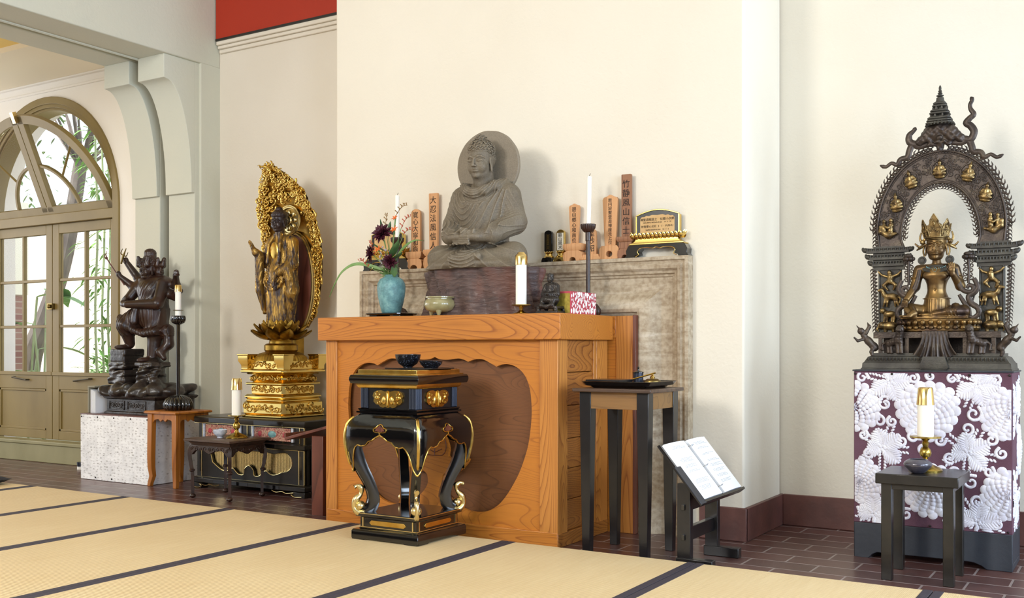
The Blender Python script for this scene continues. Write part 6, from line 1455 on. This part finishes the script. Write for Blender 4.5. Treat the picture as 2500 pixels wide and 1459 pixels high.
# ================================================================= bronze shrine at right
def shrine():
    b = thing('bronze_shrine', 'pierced bronze arch with gilt figures, pillars and lotus throne, on brocade box', 'shrine', (-.783, 4.945, .8502))
    mb = MB(); mb.sqlathe([(.312, .135, 0), (.312, .135, .006), (.308, .131, .008), (.306, .129, .030), (.30, .125, .034), (.285, .115, .058), (.272, .108, .062), (.272, .108, .075)])
    for i in range(38):
        x = -.28+.0152*i; mb.ell((x, -.121, .046), (.0065, .006, .012), 6, 4, Matrix.Rotation(.4, 3, 'X'))
    mb.build('plinth', 'bronze_green', b, smooth=30, bev=0)
    MB().sqlathe([(.05, .012, .0), (.06, .016, .012), (.045, .01, .06)], (.0, -.13, 0)).build('front_step', 'bronze_green', b)
    mb = MB().box(-.265, .265, -.098, .075, .142, .170); mb.build('throne_rail', 'old_bronze', b, bev=.002)
    mb = MB()
    for x in (-.235, -.12, .12, .235):
        for y in (-.088, .06): mb.box(x-.008, x+.008, y-.008, y+.008, .074, .143)
    mb.box(-.25, .25, .04, .05, .074, .143); mb.build('throne_post', 'old_bronze', b)
    # hanging cloth at centre
    n = 40; vs = []; fs = []
    for i in range(9):
        t = i/8
        for j in range(n+1):
            u = j/n*2-1; w = .052+.040*t*t; vs.append((u*w, -.112-.008*sin(j*1.15)*t-.012*t*(1-u*u), .172-.108*t-.012*t*(1-u*u)+.006*abs(u)**3*t))
    for i in range(8):
        for j in range(n): a = i*(n+1)+j; fs.append((a, a+1, a+n+2, a+n+1))
    k = len(vs); mb = MB().add(vs+[(x, y+.006, z) for x, y, z in vs], fs+[tuple(q+k for q in f[::-1]) for f in fs]); mb.build('throne_cloth', 'old_bronze', b, smooth=70)
    # lotus throne seat
    mb = MB().lathe([(.001, .170), (.165, .170), (.172, .178), (.150, .188), (.148, .20), (.172, .216), (.176, .226), (.16, .229), (.001, .230)], (0, -.015, 0), 64, sy=.55)
    for i in range(30): 
        a = 2*PI*i/30; mb.ell((.168*cos(a), -.015+.092*sin(a), .212), (.013, .012, .013), 8, 5); mb.ell((.163*cos(a), -.015+.09*sin(a), .188), (.013, .012, .011), 8, 5)
    mb.build('lotus_seat', 'bronze_gilt', b, smooth=85)
    # arch band
    YB = .03
    oc = [( .272*cos(a) if True else 0, .645+.345*sin(a)) for a in [PI*i/40 for i in range(41)]]
    ic = [(.168*cos(a), .600+.248*sin(a)) for a in [PI*i/40 for i in range(41)]]
    outl = [(.262, .56)]+oc+[(-.262, .56), (-.150, .56), (-.160, .585)]+ic[::-1]+[(.160, .585), (.150, .56)]
    mb = MB().prism(outl, YB-.006, YB+.006)
    band = mb.build('arch_band', 'old_bronze', b)
    mb = MB()
    def rim(pts, r, y=YB-.007): mb.tube([(x, y, z) for x, z in pts], r, 6)
    rim([(.264, .57)]+oc+[(-.264, .57)], .006); rim([(x*.965, .645+(z-.645)*.965) for x, z in oc], .0025)
    rim([(.160, .57)]+ic+[(-.160, .57)], .0055); rim([(x*1.06, .6+(z-.6)*1.05) for x, z in ic], .0025)
    for i in range(64): a = PI*(i+.5)/64; mb.ell((.2685*cos(a)*.98, YB-.009, .645+.345*sin(a)*.98), .0032, 5, 3)
    rg = random.Random(14)
    for i in range(260):      # scrolling vines on the band
        a = rg.uniform(.02, PI-.02); f = rg.uniform(.18, .85); x = (.168+(.272-.168)*f)*cos(a); z = (.6+.045*f)+(.248+.097*f)*sin(a)
        mb.tube([(p[0], YB-.008, p[2]) for p in spiral((x, z), rg.uniform(.008, .014), 1.2, rg.choice((-1, 1)), rg.uniform(0, 6), 13)], [.0026-.00012*q for q in range(14)], 5)
    mb.build('vine_relief', 'old_bronze', b, smooth=85)
    # fringe of flames outside and inside the arch and up the pillars
    mb = MB()
    def flame(x, z, nx, nz, L, s):
        tx, tz_ = -nz*s, nx*s; P = lambda o, t: (x+nx*o*L+tx*t*L, YB, z+nz*o*L+tz_*t*L)
        mb.tube([P(-.1, -.2), P(.35, -.05), P(.62, .28), P(.85, .15), P(1.0, -.25)], [L*.17, L*.17, L*.15, L*.11, L*.02], 5)
        mb.tube([P(.2, .1), P(.28, .5), P(.55, .62), P(.62, .42)], [L*.12, L*.11, L*.08, L*.03], 5)
        mb.tube([P(.45, -.1), P(.62, -.32), P(.5, -.45)], [L*.10, L*.07, L*.02], 4)
    for i in range(45):
        a = PI*(i+.5)/45; nx, nz = cos(a)/.272, sin(a)/.345; l_ = math.hypot(nx, nz); s = -1 if a < PI/2 else 1
        if abs(a-PI/2) > .10: flame(.274*cos(a), .645+.347*sin(a), nx/l_, nz/l_, .036, s)
    mb.build('flame_fringe', 'old_bronze', b, smooth=85); mb = MB()
    for i in range(36):
        a = PI*(i+.5)/36; nx, nz = -cos(a), -sin(a)*.8; l_ = math.hypot(nx, nz); flame(.165*cos(a), .600+.245*sin(a), nx/l_,  nz/l_, .027, 1 if a < PI/2 else -1)
    for s in (-1, 1):
        mb.build('flame_fringe', 'old_bronze', b, smooth=85); mb = MB()
        for i in range(5): flame(s*.264, .575+.017*i, s, 0, .032, -s*-1)
        for i in range(18): flame(s*(.268+.012*i/18), .178+.0165*i, s, 0, .028, s)
    mb.build('flame_fringe', 'old_bronze', b, smooth=85)
    # capitals with upturned eaves, pillars
    for s in (-1, 1):
        mb = MB()
        for k, (xa, xb, z) in enumerate(((.118, .335, .552), (.128, .322, .520), (.140, .310, .490))):
            pts = spline([(s*(xa-.006), .012+z), (s*(xa+.012), z), (s*(xa+xb)/2, z-.003), (s*(xb-.014), z+.001), (s*(xb+.004), .016+z)], 5)
            mb.tube([(x, YB-.012, zz) for x, zz in pts], [.003+.009*min(1, i/4, (len(pts)-1-i)/4) for i in range(len(pts))], 8)
            mb.box(min(s*(xa+.012), s*(xb-.016)), max(s*(xa+.012), s*(xb-.016)), YB-.03, YB+.012, z-.013, z-.003)
            for q in range(11): xq = s*(xa+.018+(xb-xa-.04)*q/10); mb.tube([(xq, YB-.024, z+.009), (xq, YB-.027, z-.008)], .004, 5)
        mb.box(min(s*.155, s*.29), max(s*.155, s*.29), YB-.015, YB+.015, .46, .57)
        mb.build('capital', 'bronze_green', b, smooth=85)
        mb = MB().box(min(s*.165, s*.268), max(s*.165, s*.268), YB-.008, YB+.008, .165, .47); mb.box(min(s*.155, s*.275), max(s*.155, s*.275), YB-.02, YB+.02, .165, .18)
        for x in (.168, .262): mb.tube([(s*x, YB-.01, .17), (s*x, YB-.01, .47)], .005, 6)
        mb.build('pillar', 'bronze_green', b, bev=.001)
        # gilt animals and acrobat on each pillar
        S = Carve((s*.215-.085, -.045, .165), (s*.215+.085, .035, .475), .0021); S.frame((s*.215, YB-.022, 0))
        f = -s
        S.cap((0, 0, .405), (.004*f, 0, .425), .012, .014, .006).ell((0, -.004, .446), (.010, .010, .012), .004)
        for q in (-1, 1): S.path([(q*.012, 0, .428), (q*.034, 0, .436), (q*.05, 0, .452)], [.007, .005, .004], .004).path([(q*.008, 0, .405), (q*.026, 0, .388), (q*.012+.004, 0, .366)], [.009, .008, .004], .004)
        S.ell((.006*f, 0, .335), (.030, .014, .016), .006).path([(-.022*f, 0, .342), (-.034*f, -.002, .366), (-.048*f, -.004, .364)], [.012, .009, .006], .006)   # horse, rearing outward
        for dx, ex in ((-.016, -.028), (-.006, -.012), (.022, .026), (.030, .040)): S.path([(dx*f, 0, .328), ((dx+ex)/2*f, -.002, .308), (ex*f, 0, .290)], [.008, .005, .004], .004)
        S.path([(.034*f, 0, .34), (.048*f, 0, .325), (.044*f, 0, .305)], [.005, .004, .003], .003)
        S.ell((0, 0, .255), (.028, .014, .015), .006).ell((-.030*f, -.004, .270), (.014, .013, .013), .005)
        for dx in (-.02, -.008, .014, .024): S.cap((dx*f, 0, .248), ((dx-.004)*f, 0, .222), .007, .005, .004)
        S.ell((.002*f, 0, .200), (.036, .017, .020), .006).ell((-.034*f, -.004, .203), (.016, .015, .016), .006).path([(-.044*f, -.006, .2), (-.054*f, -.006, .185), (-.048*f, -.006, .174)], [.007, .005, .003], .004)
        for dx in (-.018, .018): S.cap((dx*f, 0, .195), (dx*f, 0, .172), .010, .008, .004)
        S.mesh('gilt_animals', 'gilt_relief', b)
        # ribbons beside the spire
        mb = MB(); M_ = S3(s, 1, 1); mb.M = M_
        def rib(pts, w): sp = spline([(x, YB-.004, z) for x, z in pts], 5); n_ = len(sp); mb.tube(sp, [w*(.55+.45*sin(PI*min(1, .25+i/n_)))*(1 if i < n_-4 else (n_-i)*.28) for i in range(n_)], 6, flat=.5)
        if s > 0: rib([(.06, 1.035), (.10, 1.035), (.128, 1.03), (.142, 1.062), (.128, 1.09), (.110, 1.105), (.125, 1.125), (.141, 1.14), (.128, 1.165), (.126, 1.185), (.134, 1.205), (.128, 1.22)], .016)
        else: rib([(.06, 1.035), (.10, 1.03), (.13, 1.045), (.132, 1.075), (.112, 1.095), (.104, 1.11)], .017)
        rib([(.05, 1.025), (.09, 1.02), (.118, 1.03), (.132, 1.0), (.14, .975), (.17, .968), (.185, .945), (.21, .955), (.235, .94), (.262, .95)], .015)
        mb.build('ribbon', 'old_bronze', b, smooth=85)
        # leaping griffins at the base corners and standing lions in front
        S = Carve((-.40, -.19, .06), (.40, .04, .245), .0026)
        S.frame((s*.262, -.085, .10)); S.path([(0, 0, .0), (s*.025, -.01, .03), (s*.045, -.02, .055)], [.018, .016, .012], .01).ell((s*.055, -.025, .075), (.016, .014, .016), .006).path([(s*.04, -.02, .04), (s*.065, -.04, .03), (s*.08, -.045, .045)], [.008, .006, .004], .004).path([(s*.035, -.02, .065), (s*.02, -.015, .095), (s*.03, -.01, .115)], [.010, .008, .002], .004).cap((s*.06, -.03, .085), (s*.072, -.035, .10), .005, .002, .003)
        S.path([(0, 0, .01), (s*.01, -.02, -.02), (s*.005, -.02, -.036)], [.012, .008, .008], .006)
        S.frame((s*.165, -.115, .078)); f = s
        S.cap((-.012*f, 0, .055), (.028*f, .012, .04), .018, .016, .01).cap((-.014*f, -.004, .06), (-.02*f, -.012, .088), .017, .015, .008).ell((-.022*f, -.016, .104), (.017, .016, .018), .006).ell((-.022*f, -.032, .10), (.010, .008, .008), .005)
        for dx, dy in ((-.024, -.006), (-.008, -.004), (.022, .01), (.036, .014)): S.path([(dx*f, dy, .045), ((dx-.002)*f, dy-.002, .02), ((dx-.004)*f, dy-.006, .0)], [.010, .007, .008], .004)
        S.path([(.04*f, .016, .05), (.06*f, .016, .035), (.056*f, .014, .012), (.068*f, .014, .012)], [.007, .005, .005, .003], .003)
        S.frame(); S.disp((s*.15, -.11, .18), .06, lambda X, Y, Z: -.002*np.abs(np.sin(X*260)*np.sin(Z*240)))
        S.mesh('guardian_lion', 'old_bronze', b)
    # canopy, mask and stupa spire
    S = Carve((-.13, -.03, .985), (.13, .075, 1.14), .0028)
    S.ell((0, YB, 1.07), (.075, .022, .05), .02); S.path([(-.085, YB, 1.04), (-.04, YB-.004, 1.075), (0, YB-.008, 1.09), (.04, YB-.004, 1.075), (.085, YB, 1.04)], .022, .02)
    for s in (-1, 1): S.ell((s*.02, YB-.022, 1.065), (.012, .008, .010), .004).ell((s*.05, YB-.014, 1.045), (.018, .012, .014), .006).ell((s*.036, YB-.01, 1.022), (.018, .01, .012), .008)
    S.ell((0, YB-.024, 1.048), (.014, .012, .012), .005).cap((-.02, YB-.02, 1.03), (.02, YB-.02, 1.03), .006, .006, .004).cap((0, YB, 1.02), (0, YB, .99), .02, .012, .01)
    S.disp((0, YB, 1.06), .1, lambda X, Y, Z: .002*np.sin(X*210)*np.sin(Z*190)); S.mesh('canopy_mask', 'old_bronze', b)
    mb = MB()
    for k in range(9):
        z = 1.108+.0115*k; w = .056-.0036*k
        if k in (3, 6):
            for q in range(8): a = 2*PI*(q+.5)/8; mb.box(w*.9*cos(a)-.003, w*.9*cos(a)+.003, YB+w*.9*sin(a)-.003, YB+w*.9*sin(a)+.003, z-.002, z+.012)
            continue
        mb.sqlathe([(w-.004, w-.004, z), (w, w, z+.003), (w, w, z+.006), (w-.005, w-.005, z+.0115)], (0, YB, 0), ch=.25)
    for k in range(24): a = 2*PI*k/24; mb.tube([(.055*cos(a), YB+.055*sin(a), 1.118), (.062*cos(a), YB+.062*sin(a), 1.104)], [.003, .004], 5)
    mb.lathe([(.001, 1.205), (.022, 1.205), (.020, 1.213), (.017, 1.222), (.016, 1.232), (.008, 1.236), (.016, 1.240), (.016, 1.243), (.007, 1.246), (.011, 1.252), (.006, 1.257), (.009, 1.262), (.005, 1.267), (.006, 1.274), (.005, 1.282), (.002, 1.288), (.001, 1.29)], (0, YB, 0), 20)
    mb.build('stupa_spire', 'bronze_green', b, smooth=40)
    # small gilt deities on the arch
    def deity(x, z, tilt, sc=1.0, pair=False):
        S = Carve((x-.05, -.04, z-.055), (x+.05, .045, z+.06), .0019); S.frame((x, YB-.016, z), sc, 0, 0, tilt)
        S.ell((0, 0, -.018), (.029, .014, .012), .006).cap((0, 0, -.01), (0, 0, .010), .012, .012, .006).cap((-.010, 0, .012), (.010, 0, .012), .006, .006, .004).ell((0, -.002, .030), (.0085, .009, .011), .003).cap((0, 0, .038), (0, 0, .048), .006, .002, .003)
        for q in (-1, 1): S.path([(q*.014, 0, .012), (q*.022, 0, -.002), (q*.008, -.010, -.006)], [.0055, .005, .0045], .004)
        S.ell((0, .004, -.032), (.022, .010, .008), .004); S.disp((0, 0, -.02), .035, lambda X, Y, Z: -.0012*np.abs(np.sin(Z*700))*(Z < -.005))
        S.frame(); S.mesh('gilt_deity', 'gilt_relief', b)
        m = MB(); m.tube([(x+.036*sc*cos(a), YB-.009, z+.040*sc*sin(a)) for a in [2*PI*i/28 for i in range(29)]], .0028, 6); m.build('medallion_ring', 'old_bronze', b)
    for x, z, tl in ((0, .905, 0), (-.125, .868, -.25), (-.187, .765, -.1), (.122, .88, .25), (.192, .785, .2)): deity(x, z, tl)
    for s in (-1, 1):
        S = Carve((s*.222-.06, -.05, .60), (s*.222+.06, .045, .715), .002); S.frame((s*.222, YB-.018, .655))
        S.path([(-s*.035, 0, -.028), (0, 0, -.036), (s*.03, 0, -.018), (s*.034, 0, .004)], [.006, .014, .012, .009], .008).cap((-s*.01, 0, -.015), (-s*.012, 0, .014), .012, .011, .006).ell((-s*.012, -.002, .032), (.009, .009, .011), .004).cap((s*.018, 0, -.01), (s*.018, 0, .012), .010, .009, .006).ell((s*.018, -.002, .028), (.008, .008, .010), .004)
        S.path([(-s*.02, -.004, .008), (-s*.0, -.012, -.002), (s*.012, -.008, .006)], .005, .004); S.frame(); S.mesh('naga_pair', 'gilt_relief', b)
        # lotus stalks and scarf scrolls by the throne
        mb = MB(); mb.M = S3(s, 1, 1)
        for k in range(5): 
            z = .405+.02*k
            for q in (-1, 1): mb.tube([(.125+q*p[0]*1.0, -.02, p[2]) for p in spiral((.012, z), .011, 1.1, q, 1.2*k, 9)], .003, 5)
        mb.tube(spline([(.125, -.02, .385), (.127, -.02, .45), (.125, -.02, .50)], 4), .006, 6); mb.tube(spline([(.10, -.03, .24), (.14, -.03, .30), (.15, -.025, .35), (.125, -.02, .39)], 4), .004, 6)
        for k in range(6): a = 2*PI*k/6; mb.ell((.125+.016*cos(a), -.02+.010*sin(a), .503), (.012, .012, .011), 8, 5)
        mb.ell((.125, -.025, .516), (.02, .016, .010), 10, 6); mb.build('lotus_stalk', 'old_bronze', b, smooth=85)
        mb = MB(); mb.M = S3(s, 1, 1)
        def scarf(pts, w): sp = spline([(x, -.045, z) for x, z in pts], 6); n_ = len(sp); mb.tube(sp, [w*(.5+.5*sin(PI*(.15+.8*i/n_))) for i in range(n_)], 8, flat=.45, up=(0, 1, 0))
        scarf([(.075, .45), (.085, .40), (.105, .355), (.14, .345), (.15, .365), (.132, .375), (.122, .36)], .011)
        scarf([(.15, .405), (.165, .37), (.155, .345), (.13, .325), (.14, .295), (.165, .275), (.17, .25), (.15, .232), (.13, .238)], .013)
        scarf([(.09, .335), (.11, .30), (.13, .27), (.135, .24)], .010); mb.build('scarf', 'old_bronze', b, smooth=85)
    return b
shrine()
def tara():
    b = thing('seated_goddess', 'gilded bronze crowned goddess seated under the pierced arch, hand raised', 'statue', (-.79, 4.93, 1.0805))
    # local z = 0 at the lotus seat
    S = Carve((-.16, -.115, -.004), (.16, .06, .31), .0021)
    S.box((0, -.03, .002), (.14, .055, .006), .004, .004)
    S.cap((.02, 0, .025), (.115, -.03, .034), .030, .026, .01).path([(.12, -.04, .030), (.06, -.068, .028), (-.0, -.072, .018)], [.025, .018, .013], .008).ell((-.03, -.076, .015), (.026, .010, .009), .005)
    S.cap((-.02, 0, .025), (-.105, -.03, .045), .030, .026, .01).path([(-.11, -.04, .042), (-.085, -.075, .022), (-.10, -.095, .012)], [.024, .017, .011], .008).ell((-.112, -.098, .008), (.024, .011, .008), .004)
    for i in range(5): S.cap((-.128-.001*i, -.108+.006*i, .012), (-.138, -.110+.006*i, .009), .0035, .003, .002); S.cap((-.05, -.082+.003*i, .018-.002*i), (-.062, -.082+.003*i, .016-.002*i), .003, .0025, .002)
    S.cap((0, 0, .03), (0, .0, .075), .060, .052, .012).cap((0, 0, .075), (0, -.004, .13), .050, .035, .012).cap((0, -.004, .13), (0, -.002, .19), .035, .052, .015).ell((0, -.002, .20), (.060, .036, .035), .015)
    for s in (-1, 1): S.ell((s*.028, -.030, .192), (.026, .018, .020), .010)
    S.cap((-.055, 0, .225), (.055, 0, .225), .022, .022, .012).cap((0, 0, .23), (0, -.006, .275), .019, .018, .008).ell((0, -.0, .09), (.061, .05, .006), .004)
    S.ell((0, -.044, .128), (.004, .006, .004), .003, True)
    # right arm resting on the knee
    S.cap((-.075, 0, .222), (-.092, .0, .145), .023, .021, .01).cap((-.092, 0, .145), (-.118, -.055, .088), .021, .014, .008).ell((-.122, -.068, .078), (.015, .018, .009), .005)
    for i in range(4): S.cap((-.132+.007*i, -.078, .074), (-.133+.007*i, -.090, .052), .0038, .003, .002)
    # left arm raised, hand open
    S.cap((.075, 0, .222), (.098, .0, .145), .023, .021, .01).cap((.098, 0, .142), (.075, -.055, .195), .020, .013, .008).ell((.072, -.062, .212), (.014, .008, .016), .005)
    for i in range(4): S.cap((.063+.0065*i, -.064, .222), (.060+.0075*i, -.066, .248-.004*abs(i-1.5)), .0037, .0028, .002)
    S.cap((.060, -.062, .21), (.056, -.074, .222), .004, .003, .002)
    for s in (-1, 1): S.ell((s*.088, 0, .185), (.026, .025, .006), .003)
    S.path([(.085, -.045, .048), (.09, -.06, .03)], .02, .01); S.disp((.09, -.04, .03), .06, lambda X, Y, Z: -.0016*ridge((X+Z*.3)*PI/.013)*(X > .05)*(X < .10))
    S.disp((0, 0, .06), .07, lambda X, Y, Z: -.0014*ridge(X*PI/.010)*(Z < .086)*(Z > .03)*(np.abs(X) < .045)*(Y < 0))
    S.mesh('body', 'bronze_gilt', b)
    H = Carve((-.06, -.07, .25), (.06, .07, .415), .0015); H.frame((0, -.010, .263), .128); head(H, ush=False, wave=0); H.frame(); H.mesh('head', 'bronze_gilt', b)
    mb = MB(); n = 36
    for r, z, w in ((.049, .366, .004), (.047, .358, .0025)): mb.tube([(r*.98*cos(a), -.008+r*1.12*sin(a), z-.004+.012*(1-abs(sin(a)))*0) for a in [2*PI*i/n for i in range(n+1)]], w, 6)
    def leaf(ang, h, w, r=.048):
        mb.M = T(r*sin(ang), -.008-r*1.1*cos(ang), .366) @ Rz(ang) @ Rx(R(10))
        o = [(-w*.5, 0), (w*.5, 0), (w*.62, h*.25), (w*.75, h*.4), (w*.45, h*.5), (w*.5, h*.68), (w*.2, h*.8), (0, h), (-w*.2, h*.8), (-w*.5, h*.68), (-w*.45, h*.5), (-w*.75, h*.4), (-w*.62, h*.25)]
        mb.prism(o, -.002, .002)
        for q in (-1, 1): mb.tube([(p[0], -.003, p[2]) for p in spiral((q*w*.3, h*.3), w*.24, 1.2, q, 1, 14)], .0022, 6); mb.tube([(p[0], -.003, p[2]) for p in spiral((q*w*.18, h*.68), w*.16, 1.1, -q, 2, 12)], .0018, 6); mb.tube([(q*w*.5, -.002, 0), (q*w*.7, -.003, h*.38), (q*w*.45, -.003, h*.55), (q*w*.4, -.003, h*.72), (0, -.003, h)], .0022, 6)
        mb.ell((0, -.004, h*.55), (w*.15, .004, h*.12), 8, 5); mb.M = Matrix()
    for ang, h, w in ((0, .100, .042), (.55, .05, .018), (-.55, .05, .018), (.95, .078, .034), (-.95, .078, .034), (1.35, .045, .018), (-1.35, .045, .018), (1.7, .060, .032), (-1.7, .060, .032)): leaf(ang, h, w)
    mb.ell((0, .0, .385), (.034, .034, .05), 14, 8); mb.tube([(0, 0, .42), (0, 0, .44)], [.008, .003], 8)
    for s in (-1, 1):
        mb.tube(spline([(s*.044, -.01, .362), (s*.062, -.008, .348), (s*.070, -.006, .365), (s*.064, -.006, .39)], 4), [.008-.0004*i for i in range(13)], 6, flat=.5); mb.tube(spline([(s*.044, -.008, .335), (s*.072, -.006, .325), (s*.092, -.006, .342)], 4), [.008-.0006*i for i in range(9)], 6, flat=.5); mb.tube([(s*.055, -.006, .33), (s*.085, -.006, .310)], [.009, .003], 6); mb.ell((s*.058, -.01, .345), (.012, .006, .012), 8, 5)
        mb.tube(spline([(s*.048, -.005, .34), (s*.056, -.008, .305), (s*.05, -.008, .28)], 4), .004, 6)
    mb.build('crown', 'gilt_relief', b, smooth=85)
    mb = MB()
    for s in (-1, 1):
        mb.M = T(s*.058, -.02, .262) @ Rx(R(90)); mb.lathe([(.001, 0), (.017, 0), (.019, .004), (.012, .006), (.010, .004), (.001, .006)], seg=20); mb.M = Matrix()
        for k in range(10): a = 2*PI*k/10; mb.ell((s*.058+.0115*cos(a), -.027, .262+.0115*sin(a)), .0016, 5, 3)
    mb.build('earring', 'bronze_green', b)
    mb = MB(); vs = []; fs = []; n = 30
    for i in range(5):
        t = i/4
        for j in range(n+1): a = PI+PI*j/n; r = .026+.030*t; vs.append((r*1.05*cos(a), -.012-.030*abs(sin(a))*(.6+.5*t)-.006*t, .240-.010*t+.026*t*sin(a)))
    for i in range(4):
        for j in range(n): a = i*(n+1)+j; fs.append((a, a+1, a+n+2, a+n+1))
    k = len(vs); mb.add(vs+[(x, y+.004, z-.002) for x, y, z in vs], fs+[tuple(q+k for q in f[::-1]) for f in fs]); mb.build('collar', 'bronze_green', b, smooth=70)
    mb = MB()
    for j in range(15): a = PI+PI*(j+.5)/15; mb.ell((.040*cos(a), -.018-.036*abs(sin(a)), .236+.014*sin(a)), .002, 5, 3)
    for j in range(10): a = 2*PI*j/10; mb.ell((.009*cos(a), -.056, .217+.009*sin(a)), .0015, 5, 3)
    mb.build('turquoise_beads', 'verdigris', b)
tara()
